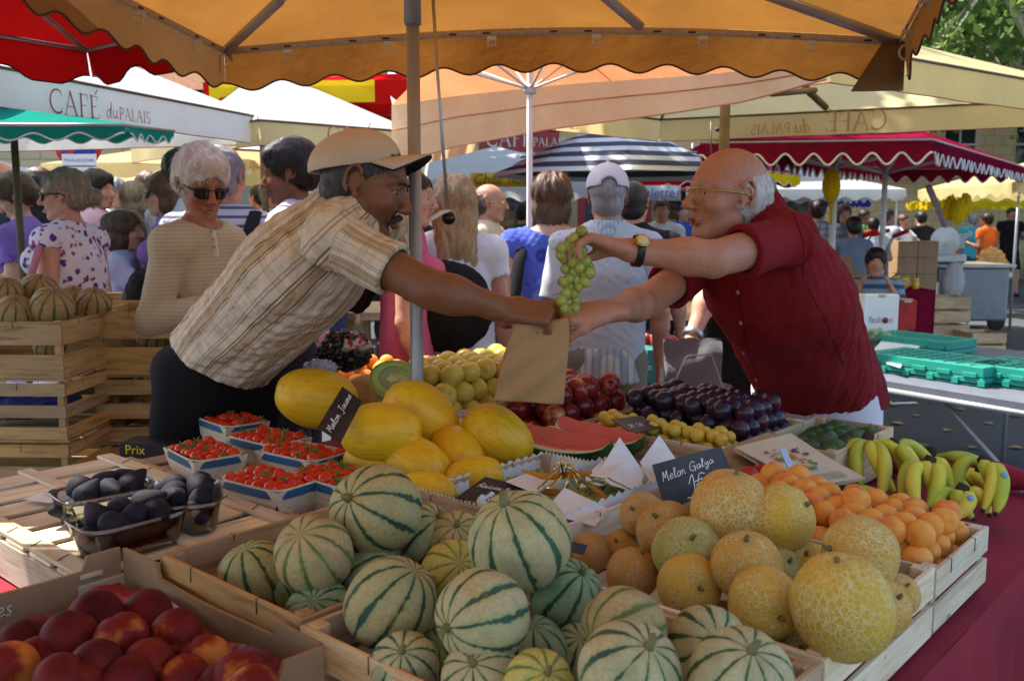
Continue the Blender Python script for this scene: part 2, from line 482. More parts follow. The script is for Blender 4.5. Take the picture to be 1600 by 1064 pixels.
# ================================================================ people
def nrm(a): a = np.array(a, float); return a/np.linalg.norm(a)
def skinmat(name, tone):
    if name in MC: return MC[name]
    m, nt, out = newmat(name)
    co = coords(nt)
    base = nd(nt, 'Attribute', attribute_name='Col').outputs['Color']
    n = noise(nt, co, 22, 5)
    col = mixc(nt, ramp(nt, n, [(.35, 0.), (.7, .35)]), base, (tone[0]*.95, tone[1]*.62, tone[2]*.5))
    n2 = noise(nt, co, 160, 3)
    col = mixc(nt, ramp(nt, n2, [(.45, 0.), (.72, .42)]), col, tuple(x*.5 for x in tone))
    n3 = noise(nt, coords(nt, scale=(1, 1, 1)), 9, 6, .7, dist=.8)
    col = mixc(nt, ramp(nt, n3, [(.42, 0.), (.66, .4)]), col, (tone[0]*.72, tone[1]*.5, tone[2]*.42))
    nr = bump(nt, noise(nt, co, 330, 4), .35, .0015)
    nr = nd(nt, 'Bump', {'Height': noise(nt, co, 45, 4), 'Strength': .35, 'Distance': .004, 'Normal': nr}).outputs[0]
    p = surf(nt, out, col, .46, nr, **{'Subsurface Weight': .06, 'Subsurface Scale': .01})
    p.inputs['Subsurface Radius'].default_value = (1, .35, .2)
    MC[name] = m
    return m
def hairmat(name, c, c2=None, rough=.45):
    if name in MC: return MC[name]
    m, nt, out = newmat(name)
    co = coords(nt, scale=(1, 1, .12))
    n = noise(nt, co, 260, 3, .6, dist=.4)
    n2 = noise(nt, co, 35, 3)
    c2 = c2 or tuple(x*2.2+.01 for x in c)
    col = ramp(nt, n, [(.35, c), (.68, c2)])
    col = mixc(nt, ramp(nt, n2, [(.4, 0.), (.65, .5)]), col, tuple(x*.6 for x in c))
    surf(nt, out, col, rough, bump(nt, n, .6, .004))
    MC[name] = m
    return m
M_eyew = simple('eye_white', (.34, .29, .26), .2, .02)
M_iris = simple('eye_dark', (.02, .012, .008), .15, .02)
M_dark_gl = simple('dark_lens', (.008, .007, .007), .08, .02)
M_gold = simple('gold_metal', (.5, .36, .12), .25, .05, metal=1.)
M_steel = simple('brushed_steel', (.42, .43, .44), .35, .1, metal=.9, bs=.1, bscale=200)
M_blackpl = simple('black_plastic', (.012, .012, .013), .35, .1)
MO = .0012
def head(S, c, f, u, s=1., k=.012, male=True, fine=True):
    """adds a head with a face to the field; c skull centre; f forward; u up"""
    c = np.array(c, float); f = nrm(f); u = nrm(np.array(u)-f*np.dot(u, f)); l = np.cross(u, f)
    R = np.stack([f, l, u], 1)
    P = lambda x, y, z: c+R@(np.array((x, y, z))*s)
    E = lambda x, y, z, a, b, d, kk=k, mode='u', R2=None: S.ell(P(x, y, z), np.array((a, b, d))*s, R if R2 is None else R@R2, kk*s, mode)
    C = lambda a, b, ra, rb, kk=k, **kw: S.cone(P(*a), P(*b), ra*s, rb*s, kk*s, **kw)
    E(-.012, 0, .03, .098, .076, .088)
    E(.028, 0, -.005, .068, .064, .085, .02)
    E(.03, 0, -.055, .055, .055, .055, .02)
    C((.0, .048, -.06), (.062, .02, -.1), .016, .017, .02); C((.0, -.048, -.06), (.062, -.02, -.1), .016, .017, .02)
    E(.068, 0, -.1, .022, .024, .018, .012)
    if not fine:
        E(.1, 0, -.02, .02, .014, .022, .01)
        for sg in (1, -1): E(-.005, sg*.074, -.005, .018, .01, .03, .006)
        return R
    for sg in (1, -1):
        C((.086, sg*.012, .026), (.068, sg*.05, .024), .0095, .008, .014)
        E(.058, sg*.04, -.028, .028, .022, .022, .016)
        E(.094, sg*.031, .004, .014, .017, .0105, .008, 's')
        E(.0765, sg*.0315, .0095, .0135, .0165, .0075, .004)
        E(.0755, sg*.0315, -.007, .0125, .0155, .0065, .004)
        E(.1035, sg*.0125, -.037, .0105, .0075, .0075, .006)
        E(.106, sg*.0065, -.0445, .006, .004, .003, .003, 's')
        # ear: rim, bowl, lobe
        q = sg*.078
        for i in range(9):
            a0 = -1.1+i*.42; a1 = a0+.42
            C((-.008-.019*math.sin(a0)*1., q+sg*.006*(1 if i > 4 else 1), .004-.033*math.cos(a0+PI)), (-.008-.019*math.sin(a1), q+sg*.006, .004-.033*math.cos(a1+PI)), .0042, .0042, .004)
        E(-.006, q-sg*.003, -.0, .015, .007, .026, .006)
        E(.004, q+sg*.001, -.03, .008, .005, .009, .006)
        E(.002, q+sg*.006, -.004, .007, .005, .012, .004, 's')
    C((.086, 0, .018), (.113, 0, -.028), .008, .0125, .01)
    E(.113, 0, -.033, .0115, .0125, .0095, .008)
    C((.089, .022, -.0655), (.0985, .004, -.0625), .0038, .0058, .006); C((.089, -.022, -.0655), (.0985, -.004, -.0625), .0038, .0058, .006)
    C((.0875, .018, -.0725), (.0965, 0, -.0765), .004, .0072, .006); C((.0875, -.018, -.0725), (.0965, 0, -.0765), .004, .0072, .006)
    E(.106, 0, -.0695-MO*.4, .012+MO, .024-MO, MO, .003, 's')
    return R
def paint_head(vs, col, c, R, s, tone, male=True, stub=None, brow=(.05, .03, .02), lip=None, scalp=None):
    q = (vs-c)@R/s
    def blend(w, c2):
        w = np.clip(w, 0, 1)[:, None]; col[:, :3] = col[:, :3]*(1-w)+np.array(c2)*w
    near = (np.linalg.norm(q, axis=1) < .19)
    def ellm(x, y, z, a, b, d, soft=.5):
        r = np.sqrt(((q[:, 0]-x)/a)**2+((np.abs(q[:, 1])-y)/b)**2+((q[:, 2]-z)/d)**2)
        return np.clip((1-r)/soft, 0, 1)*near
    blend(ellm(.1, 0, -.03, .03, .02, .03)*.35, (tone[0]*1.0, tone[1]*.6, tone[2]*.5))
    blend(ellm(.07, .045, -.03, .04, .03, .03)*.3, (tone[0]*1.0, tone[1]*.62, tone[2]*.52))
    if stub:
        w = np.clip((-.035-q[:, 2])/.02, 0, 1)*np.clip((q[:, 0]+.02)/.03, 0, 1)*near*(q[:, 2] > -.15)
        blend(w*.55, stub)
    blend(ellm(.095, .0, -.0695, .02, .027, .013, .4)*.75, lip or (tone[0]*.75, tone[1]*.4, tone[2]*.38))
    blend(ellm(.09, .032, .0285, .03, .024, .0062, .5)*.9, brow)
    if scalp: blend(np.clip((q[:, 2]-.02-q[:, 0]*.5)/.02, 0, 1)*near, scalp)
def hand(S, w, d, n, side, curl=(.5, .5, .5, .5), spread=.06, thumb=(.6, .7, .4), s=1., tc=.5):
    """w wrist; d towards the fingers; n out of the palm; side +1: thumb towards d x n"""
    w = np.array(w, float); d = nrm(d); n = nrm(np.array(n)-d*np.dot(n, d)); x = np.cross(d, n)*side
    S.cone(w-d*.03, w+d*.02, .026*s, .026*s, .02, flat=.72, fn=n)
    for i in range(4):
        off = (1.5-i)*.0212*s
        kb = w+d*(.092-.004*abs(i-1.2))*s+x*off
        S.cone(w+d*.012+x*off*.75, kb-n*.002, .0155*s, .0118*s, .012)
        L = (.072, .08, .075, .06)[i]*s
        dd = nrm(d+x*(1.5-i)*spread)
        p = kb; ang = 0
        for j, fr in enumerate((.45, .31, .24)):
            ang += curl[i]*(.9, 1.1, .7)[j]
            v = dd*math.cos(ang)+n*math.sin(ang)
            q = p+v*L*fr
            S.cone(p, q, (.0095, .0086, .0076)[j]*s, (.0087, .0076, .0064)[j]*s, .0025)
            p = q
    tb = w+d*.022*s+x*.024*s
    t1 = tb+nrm(d*thumb[0]+x*thumb[1]+n*thumb[2])*.046*s
    t2 = t1+nrm(d*(thumb[0]+.3)+x*(thumb[1]-tc*.6)+n*(thumb[2]+tc*.5))*.034*s
    t3 = t2+nrm(d*(thumb[0]+.5)+x*(thumb[1]-tc)+n*(thumb[2]+tc))*.026*s
    S.cone(tb, t1, .017*s, .0125*s, .014); S.cone(t1, t2, .0115*s, .0105*s, .005); S.cone(t2, t3, .0105*s, .0078*s, .004)
def simplehand(S, w, d, n, s=1.):
    w = np.array(w, float); d = nrm(d); n = nrm(n); x = np.cross(d, n)
    S.cone(w, w+d*.09*s, .026*s, .035*s, .01, flat=.55, fn=n)
    for i in range(4):
        b = w+d*.085*s+x*(i-1.5)*.019*s
        S.cone(b, b+nrm(d+n*.5)*.065*s, .0105*s, .008*s, .004)
    S.cone(w+d*.03*s+x*.02*s, w+d*.07*s+x*.045*s+n*.02*s, .014*s, .009*s, .008)
def strands(v, f, P, R, hs, style, seed, fine=True):
    rg = np.random.RandomState(seed+50); a, b, c, d = [v[f[:, i]] for i in range(4)]
    n = np.cross(c-a, d-b); ar = np.linalg.norm(n, axis=1)+1e-12; n /= ar[:, None]
    N = {'long': 2600, 'bob': 1800, 'puff': 1800, 'buzz': 900, 'fringe': 900}.get(style, 1400)
    N = N if fine else N//3
    i = rg.choice(len(f), N, p=ar/ar.sum()); w = rg.rand(N, 1); p = (a[i]*(1-w)+c[i]*w); nn = n[i]
    cr = P(-.05, 0, .12); fl = (p-cr)/np.linalg.norm(p-cr, axis=1)[:, None]-R[:, 2]*.75
    fl += rg.normal(size=(N, 3))*(.22 if style != 'puff' else .35); fl -= nn*(fl*nn).sum(1)[:, None]; fl /= np.linalg.norm(fl, axis=1)[:, None]+1e-9
    L = ({'buzz': .012, 'fringe': .022, 'short': .03, 'long': .08, 'bob': .055}.get(style, .04)*rg.uniform(.5, 1.2, N))[:, None]*hs
    sd = np.cross(fl, nn); wd = ((.0007+.0008*rg.rand(N))*(1 if fine else 2.5))[:, None]; V_ = []; K = 5; lift = rg.uniform(.0, .05 if style in ('long', 'bob') else .11, N)[:, None]
    for k in range(K):
        t = k/(K-1); s_ = L*t; q = p+fl*s_+nn*(.0012+lift*s_-s_*s_*4.2)+sd*np.sin(t*3+w*6)*L*.03
        V_.append(q-sd*wd*(1-.8*t)); V_.append(q+sd*wd*(1-.8*t))
    V_ = np.stack(V_, 1).reshape(-1, 3); base = len(v)+np.arange(N)[:, None]*2*K
    F_ = np.concatenate([np.concatenate([base+2*k, base+2*k+1, base+2*k+3, base+2*k+2], 1) for k in range(K-1)])
    return np.concatenate([v, V_]), np.concatenate([f, F_])
SK = {'tan': (.40, .20, .115), 'fair': (.58, .34, .24), 'dark': (.23, .105, .055), 'ruddy': (.50, .26, .17), 'lady': (.36, .155, .08)}
def stand(x, y, yaw, h=1.72, lean=0., bulk=1., z0=0., arms=('down', 'down'), look=None, male=True, hunch=0.):
    """joint table for a standing person; yaw in degrees: facing direction in plan"""
    k = h/1.72; a = math.radians(yaw)
    f = np.array((math.cos(a), math.sin(a), 0)); l = np.array((-math.sin(a), math.cos(a), 0)); z = np.array((0, 0, 1.))
    B = np.array((x, y, z0), float)
    t = np.array(f*math.sin(lean)+z*math.cos(lean))
    hip = B+z*.93*k
    chest = hip+t*.33*k
    neck = hip+t*.53*k
    hd = neck+(t*.5+z*.5)*.135*k+f*.02*k
    sw = (.185 if male else .165)*k*(.6+.4*bulk)
    J = dict(k=k, f=f, l=l, z=z, B=B, t=t, hip=hip, chest=chest, neck=neck, head=hd, bulk=bulk, male=male,
             sh=[neck-z*.075*k+l*sw, neck-z*.075*k-l*sw])
    J['hf'] = f if look is None else nrm(look)
    el = []; wr = []
    for i, sg in enumerate((1, -1)):
        S0 = J['sh'][i]; m = arms[i]
        if m == 'down': e = S0-z*.28*k+l*sg*.05+f*-.01; w = e-z*.235*k+f*.07+l*sg*.01
        elif m == 'bend': e = S0-z*.26*k+l*sg*.06-f*.03; w = e+f*.2*k+z*.05*k-l*sg*.05
        elif m == 'up': e = S0-z*.2*k+l*sg*.05+f*.12; w = e+z*.2*k-l*sg*.1+f*.05
        elif m == 'fwd': e = S0-z*.17*k+l*sg*.05+f*.18; w = e+f*.22*k-z*.02
        elif m == 'back': e = S0-z*.26*k+l*sg*.08-f*.07; w = e-z*.2*k+f*.1
        elif m == 'hipb': e = S0-z*.26*k+l*sg*.1-f*.06; w = e-z*.16*k+f*.14-l*sg*.08
        else: e, w = [np.array(q, float) for q in m]
        el.append(e); wr.append(w)
    J['el'] = el; J['wr'] = wr
    J['kn'] = [B+z*.49*k+l*.09*k*s_+f*.02 for s_ in (1, -1)]
    J['an'] = [B+z*.08*k+l*.1*k*s_ for s_ in (1, -1)]
    J['hj'] = [hip-z*.04*k+l*.085*k*s_ for s_ in (1, -1)]
    return J
def figure(J, label, skin='fair', hair=None, hstyle='short', top=None, tsl=.5, thide=False, tdown=.0, bottom=None, bstyle='trousers', h=.011, headh=None, group=None, stub=None, brow=(.06, .04, .03),
           shoe=None, extra=None, seed=1, fine=True, handsimple=True, fold=.006, neckcut=.0, bust=False, lip=None, ellipse=.64, collar=False, armk=1., fdirs=0, dress=False, hands=None, legs_visible=True, fset=True, hw=None):
    k = J['k']; f, l, z, t = J['f'], J['l'], J['z'], J['t']; bk = J['bulk']; tone = SK[skin]
    root = empty('person', V(J['B']), label, 'person', group)
    S = SDF(); fn = nrm(np.cross(l, t)) if 'tf' not in J else J['tf']
    hipw = (.155 if J['male'] else .165)*k*bk; chw = (.165 if J['male'] else .145)*k*bk
    S.cone(J['hip'], J['chest'], hipw*.93, chw*.93, .03, flat=ellipse, fn=fn)
    S.cone(J['chest'], J['neck']-t*.07*k, chw*.93, .10*k, .05, flat=ellipse, fn=fn)
    [S.cone(J['sh'][i], J['neck']-t*.02*k, .048*k, .045*k, .04) for i in (0, 1)]; S.cone(J['sh'][0], J['sh'][1], .045*k, .045*k, .04)
    hd = J['head']; hf = J['hf']; hu = J.get('hu', z)
    nb = hd-nrm(hu)*.09*k-nrm(hf)*.02*k
    S.cone(J['neck']-t*.03*k, nb, .06*k*(1 if J['male'] else .85), .052*k*(1 if J['male'] else .85), .03)
    hs = k*(1.02 if J['male'] else .97)
    R = head(S, hd, hf, hu, hs, fine=fine)
    for i in (0, 1):
        S.cone(J['sh'][i], J['el'][i], .05*k*(.7+.3*bk), .041*k*armk, .03)
        S.cone(J['el'][i], J['wr'][i], .042*k*armk, .027*k, .012)
        mid = J['el'][i]*.7+J['wr'][i]*.3
        S.ell(mid, np.array((.038, .038, .038))*k*armk, None, .03)
        d = nrm(J['wr'][i]-J['el'][i])
        if hands and hands[i]: hand(S, J['wr'][i]+d*.01, **hands[i])
        else: simplehand(S, J['wr'][i], d, l*(1 if i else -1)*.8+f*.2+np.array((.01, 0, 0)), k)
    if legs_visible:
        for i in (0, 1):
            S.cone(J['hj'][i], J['kn'][i], .085*k*bk, .055*k, .03); S.cone(J['kn'][i], J['an'][i], .055*k, .036*k, .02)
            S.ell(J['kn'][i]*.65+J['an'][i]*.35-f*.015, np.array((.055, .05, .1))*k, None, .03)
            S.cone(J['an'][i]-z*.04*k, J['an'][i]-z*.05*k+f*.13*k, .035*k, .028*k, .02)
    if extra: extra(S)
    vs, fc = S.mesh(h)
    col = np.ones((len(vs), 4)); col[:, :3] = tone
    paint_head(vs, col, hd, R, hs, tone, J['male'], stub, brow, lip)
    put('body', mkmesh(vs, fc, colr=col), skinmat('skin_'+skin, tone), root, True)
    if fine:
        for sg in (1, -1):
            mb = MB(); mb.ell(hd+R@(np.array((.0755, sg*.0315, .001))*hs), .0115*hs, 14, 10)
            ew = mb.obj('eye', M_eyew, root, True)
            mb = MB(); mb.ell(hd+R@(np.array((.0832, sg*.032, -.0005))*hs), (.0055*hs,)*3, 12, 8); mb.obj('iris', M_iris, ew, True)
    P = lambda x, y, zz: hd+R@(np.array((x, y, zz))*hs)
    hh = headh or h
    if hair:
        G = SDF(); Rn = R
        e = lambda x, y, zz, a, b, d, mode='u', kk=.012: G.ell(P(x, y, zz), np.array((a, b, d))*hs, Rn, kk, mode)
        fr = folds(.006 if hstyle != 'buzz' else .001, 130, seed+3, [R[:, 2]*.12+R[:, 1], R[:, 0]+R[:, 1]*.5])
        if hstyle == 'short': e(-.016, 0, .036, .108, .087, .095); e(-.05, 0, -.02, .062, .074, .06)
        elif hstyle == 'buzz': e(-.014, 0, .031, .1015, .0795, .0905); e(-.04, 0, -.03, .062, .068, .06)
        elif hstyle == 'fringe': e(-.03, 0, .008, .092, .084, .078); e(-.055, 0, -.03, .052, .07, .05)
        elif hstyle == 'bob': e(-.018, 0, .036, .115, .098, .098); e(-.03, 0, -.05, .085, .095, .085); 
        elif hstyle == 'long':
            e(-.018, 0, .036, .113, .096, .096); e(-.03, 0, -.05, .08, .092, .09)
            for sg in (-1, 0, 1): G.cone(P(-.06, sg*.045, 0), P(-.09, sg*.06, -.33), .055*hs, .03*hs, .02)
        elif hstyle == 'pony':
            e(-.016, 0, .034, .106, .084, .093); e(-.05, 0, -.015, .06, .07, .06); G.cone(P(-.1, 0, .03), P(-.16, 0, -.02), .026*hs, .03*hs, .02); G.cone(P(-.16, 0, -.02), P(-.15, 0, -.17), .03*hs, .012*hs, .02)
        elif hstyle == 'bun': e(-.016, 0, .036, .108, .088, .095); e(-.06, 0, -.02, .06, .075, .06); e(-.12, 0, -.02, .05, .05, .045)
        elif hstyle == 'puff': fr = folds(.0035, 120, seed+3, [R[:, 2]*.12+R[:, 1], R[:, 0]+R[:, 1]*.5]); e(-.016, 0, .046, .115, .096, .105); e(-.06, 0, 0, .075, .088, .075); e(.05, .0, .085, .05, .075, .04)
        G.post.append(fr)
        if hstyle in ('short', 'buzz'): e(.1, 0, -.035, .105, .1, .085, 's', .006); e(.02, 0, -.085, .07, .1, .065, 's', .006)
        elif hstyle == 'fringe': e(.1, 0, .0, .13, .075, .1, 's', .008); e(.02, 0, .1, .15, .055, .075, 's', .01); e(.03, 0, -.085, .07, .1, .06, 's', .006)
        elif hstyle in ('bob', 'long'): e(.115, 0, -.045, .085, .066, .1, 's', .006)
        else: e(.105, 0, -.04, .095, .078, .093, 's', .006); e(.02, 0, -.1, .06, .1, .06, 's', .006)
        if hstyle in ('short', 'pony', 'bun', 'puff', 'buzz', 'fringe'):
            for sg in (1, -1): e(.0, sg*.088, -.012, .024, .025, .036, 's', .005)
        v2, f2 = G.mesh(hh)
        v2, f2 = strands(v2, f2, P, R, hs, hstyle, seed, fine)
        put('hair', mkmesh(v2, f2), hair, root, True)
    if top:
        G = SDF(); ad = .016*k
        F1 = folds(fold, 26, seed, [l+fn*.4+t*.15, fn-l*.3+t*.25, l*.7-fn*.7+t*.1] if fdirs else [t*.3+l, t+l*.6, t-l*.5], fold > .011); F2 = folds(min(fold, .014)*.45, 34, seed+9)
        F1a, F1b = F1, folds(fold*.45, 75, seed+2, [l+fn+t*.4, fn-l*.6+t*.9, l-t*.8], True); F1 = lambda X, Y, Z: F1a(X, Y, Z)+F1b(X, Y, Z)
        G.cone(J['hip']-t*tdown, J['chest'], hipw+ad*1.3, chw+ad, .03, flat=ellipse, fn=fn, fold=F1)
        G.cone(J['chest'], J['neck']-t*.08*k, chw+ad, .1*k+ad, .05, flat=ellipse, fn=fn, fold=F1)
        [G.cone(J['sh'][i], J['neck']-t*.02*k, .048*k+ad*.85, .045*k+ad*.7, .04, fold=F1) for i in (0, 1)]; G.cone(J['sh'][0], J['sh'][1], .045*k+ad*.85, .045*k+ad*.85, .04, fold=F1)
        if bust:
            for sg in (1, -1): G.ell(J['chest']+fn*chw*.62+l*sg*.07*k+t*.03, np.array((.075, .075, .07))*k*bk, None, .04)
        if tsl > 0:
            for i in (0, 1):
                a, b, c = J['sh'][i], J['el'][i], J['wr'][i]
                if tsl <= 1:
                    e_ = a+(b-a)*tsl
                    G.cone(a, e_, .056*k+ad*.3, .052*k+ad*.85*(.6+tsl*.5), .02, cut=True, fold=F2)
                    if fset: G.cone(e_-(b-a)*.1, e_+(b-a)*.3, .045*k+ad*.35, .044*k+ad*.35, .003, mode='s')
                else:
                    G.cone(a, b, .046*k+ad*.7, .038*k+ad*.8, .02, fold=F1)
                    G.cone(b, b+(c-b)*(tsl-1), .041*k+ad*.9, .033*k+ad*.9, .02, cut=True, fold=F1)
        nk = J['neck']+t*.015*k
        G.ell(nk+t*.05*k+f*.01, np.array((.075+neckcut, .068+neckcut, .07+neckcut))*k, np.stack([f, l, t], 1) if 'tf' not in J else None, .008, 's')
        if collar:
            up_ = nrm(nb-J['neck']+t*.02); c0_ = J['neck']-t*.02*k; 
            C2 = SDF(); C2.cone(c0_-up_*.005, c0_+up_*.055*k, .098*k, .076*k, .004, cut=True); C2.cone(c0_-up_*.03, c0_+up_*.12*k, .094*k, .060*k, .003, mode='s')
            C2.ell(c0_+f*.085*k+up_*.055*k, np.array((.05, .03, .045))*k, np.stack([f, np.cross(t, f), t], 1), .004, 's'); cv_, cf_ = C2.mesh(min(h, .004))
            if len(cf_): put('collar', mkmesh(cv_, cf_, uvw=(cv_-J['hip'])), top, root, True)
        hem = J['hip']-t*(.1+tdown)
        if 'hem' in J: G.plane(*J['hem'], box=(hem-.5, hem+.5))
        else: G.plane(hem, -t, box=(hem-.6, hem+.6))
        v2, f2 = G.mesh(h)
        uvw = np.stack([(v2-J['hip'])@l, (v2-J['hip'])@t, (v2-J['hip'])@fn], 1)
        put('dress' if dress else 'shirt', mkmesh(v2, f2, uvw=uvw), top, root, True)
    if bottom:
        G = SDF(); ad = .012*k; F1 = folds(fold, 22, seed+5, [z*.3+l, z+l])
        if bstyle == 'skirt':
            G.cone(J['hip']+z*.02, J['hip']-z*.45*k, hipw*1.0+ad*.5, hipw*1.35, .02, flat=.75, fn=fn, cut=True, fold=folds(.01, 40, seed, [l, f]))
        else:
            G.cone(J['hip']+t*(.06 if 'hem' in J else .02), J['hip']-z*.07*k, hipw+ad*.2, hipw*.95+ad*.6, .03, flat=ellipse, fn=fn)
            for i in (0, 1):
                a, b, c = J['hj'][i], J['kn'][i], J['an'][i]
                if bstyle == 'shorts':
                    G.cone(a, b+z*.03, .088*k*bk+ad, .075*k+ad, .03, cut=True, fold=F1)
                elif bstyle == 'mini': G.cone(a, a*.55+b*.45, .088*k*bk+ad, .09*k+ad, .03, cut=True, fold=F1)
                else: G.cone(a, b, .088*k*bk+ad, .06*k+ad, .03, fold=F1); G.cone(b, c, .06*k+ad, .045*k+ad, .03, cut=True, fold=F1)
        v2, f2 = G.mesh(max(h, .01))
        put('skirt' if bstyle == 'skirt' else 'shorts' if bstyle in ('shorts', 'mini') else 'trousers', mkmesh(v2, f2), bottom, root, True)
    if legs_visible:
        for i in (0, 1):
            G = SDF(); a = J['an'][i]-z*.045*k
            G.cone(a-f*.02, a+f*.14*k, .043*k, .034*k, .02); G.plane(a-z*.035*k, -z)
            v2, f2 = G.mesh(max(h, .01)); put('shoe', mkmesh(v2, f2), shoe or M_blackpl, root, True)
    return root, P, R, hs
def sunglasses(root, P, mat=None, clear=False, frame=None):
    mb = MB()
    q = [V(P(.095, -.06, .005)), V(P(.103, -.03, .012)), V(P(.108, 0, .008)), V(P(.103, .03, .012)), V(P(.095, .06, .005))]
    mb.tube(q, .0018)
    for sg in (1, -1):
        mb.tube([V(P(.095, sg*.06, .005)), V(P(.06, sg*.075, .006)), V(P(0, sg*.082, .004)), V(P(-.02, sg*.08, -.012))], .0018 if clear else .003)
        if clear:
            mb.tube([V(P(.104+.0*math.cos(a), sg*.033+.026*math.cos(a), -.006+.018*math.sin(a))) for a in [i*PI/10 for i in range(21)]], .0012)
    g = mb.obj('glasses', frame or (M_gold if clear else M_dark_gl), root, True)
    if not clear:
        for sg in (1, -1):
            m2 = MB(); m2.grid(lambda u, v: V(P(.106-.02*(2*u-1)**2*.4-.012*abs(sg*.033+.028*(2*u-1))/.06, sg*.033+.028*(2*u-1)*math.sqrt(1-.35*(2*v-1)**4), -.004+.021*(2*v-1)*(1-.25*(2*u-1)**4))), 10, 8)
            m2.obj('lens', mat or M_dark_gl, g, True, solid=.002)
    return g
def cap(root, c, R, hs, mat, under=None, brim=1.1, label=None, hgt=.1, h=.003, back=False):
    P = lambda x, y, zz: c+R@(np.array((x, y, zz))*hs)
    G = SDF(); G.ell(P(-.012, 0, .045), np.array((.112, .091, hgt))*hs, R, .01)
    G.plane(P(-.012, 0, .034), -R[:, 2]-.10*R[:, 0])
    G.ell(P(-.015, 0, .03), np.array((.104, .083, .09))*hs, R, .004, 's')
    if back: G.ell(P(-.13, 0, .05), np.array((.05, .035, .032))*hs, R, .004, 's')
    v, f = G.mesh(h)
    o = put('cap', mkmesh(v, f), mat, root, True)
    mb = MB()
    def br(u, v, off=0):
        y = (2*u-1); edge = math.sqrt(max(0, 1-y*y*.85))
        x0 = .095*math.sqrt(max(0, 1-(y*.86)**2*.98)); x = x0+v*brim*.085*edge**.6
        return V(P(x-.008, y*.078, .038-.02*y*y*(.4+.8*v)-v*.012+off))
    mb.grid(lambda u, v: br(u, v), 20, 8); mb.obj('brim', mat, o, True, solid=.004)
    if under is not None:
        mb = MB(); mb.grid(lambda u, v: br(u, v, -.0042), 20, 8); mb.obj('brim_underside', under, o, True, solid=.002)
    mb = MB(); mb.ell(P(-.012, 0, .045+hgt), .008*hs); mb.obj('cap_button', mat, o, True)
    return o
# ================================================================ stall: materials
def woodmat(name, c, dark, rnd=.16):
    m, nt, out = newmat(name)
    co = nd(nt, 'Mapping', {'Vector': nd(nt, 'Attribute', attribute_name='uvw').outputs['Vector'], 'Scale': (1.2, 14, 40)}).outputs[0]
    co2 = nd(nt, 'Mapping', {'Vector': nd(nt, 'Attribute', attribute_name='uvw').outputs['Vector'], 'Scale': (1, 3, 3)}).outputs[0]
    g = noise(nt, co, 5, 5, .6, dist=.6)
    n = noise(nt, co2, 4, 4)
    col = ramp(nt, g, [(.3, dark), (.5, c), (.72, tuple(min(1, x*1.12) for x in c))])
    col = mixc(nt, ramp(nt, n, [(.45, 0.), (.8, .65)]), col, tuple(x*y for x, y in zip(dark, (1, .9, .8))))
    sp = nd(nt, 'TexVoronoi', {'Vector': co2, 'Scale': 4.0}).outputs['Distance']
    col = mixc(nt, ramp(nt, sp, [(.02, .8), (.06, 0.)]), col, tuple(x*.3 for x in dark))
    # per-plank tint follows the random block offset in the attribute
    blk = nd(nt, 'TexNoise', {'Vector': nd(nt, 'Mapping', {'Vector': nd(nt, 'Attribute', attribute_name='uvw').outputs['Vector'], 'Scale': (.5, .5, .5)}).outputs[0], 'Scale': 1.3, 'Detail': 0.}).outputs['Fac']
    col = nd(nt, 'HueSaturation', {'Color': col, 'Value': math_(nt, 'MULTIPLY_ADD', blk, .9, .55), 'Saturation': math_(nt, 'MULTIPLY_ADD', blk, .5, .75)}).outputs[0]
    r = nd(nt, 'ObjectInfo').outputs['Random']
    col = nd(nt, 'HueSaturation', {'Color': col, 'Value': math_(nt, 'MULTIPLY_ADD', r, rnd*2, 1-rnd)}).outputs[0]
    surf(nt, out, col, .62, bump(nt, g, .35, .002))
    return m
W_pale = woodmat('pale_wood', (.56, .42, .25), (.36, .23, .11))
W_white = woodmat('white_veneer', (.70, .60, .43), (.52, .40, .24))
W_warm = woodmat('warm_pine', (.48, .29, .13), (.27, .14, .05))
W_old = woodmat('old_crate_wood', (.42, .27, .13), (.2, .11, .045))
M_wire = simple('crate_wire', (.05, .04, .035), .4, metal=.8)
M_cream = simple('card_white', (.74, .74, .70), .6, .05, bs=.1)
M_black_board = simple('slate_board', (.016, .017, .02), .42, .4, vs=14, c2=(.035, .036, .04), bs=.1)
M_chalk = simple('chalk_white', (.85, .85, .83), .8, .04)
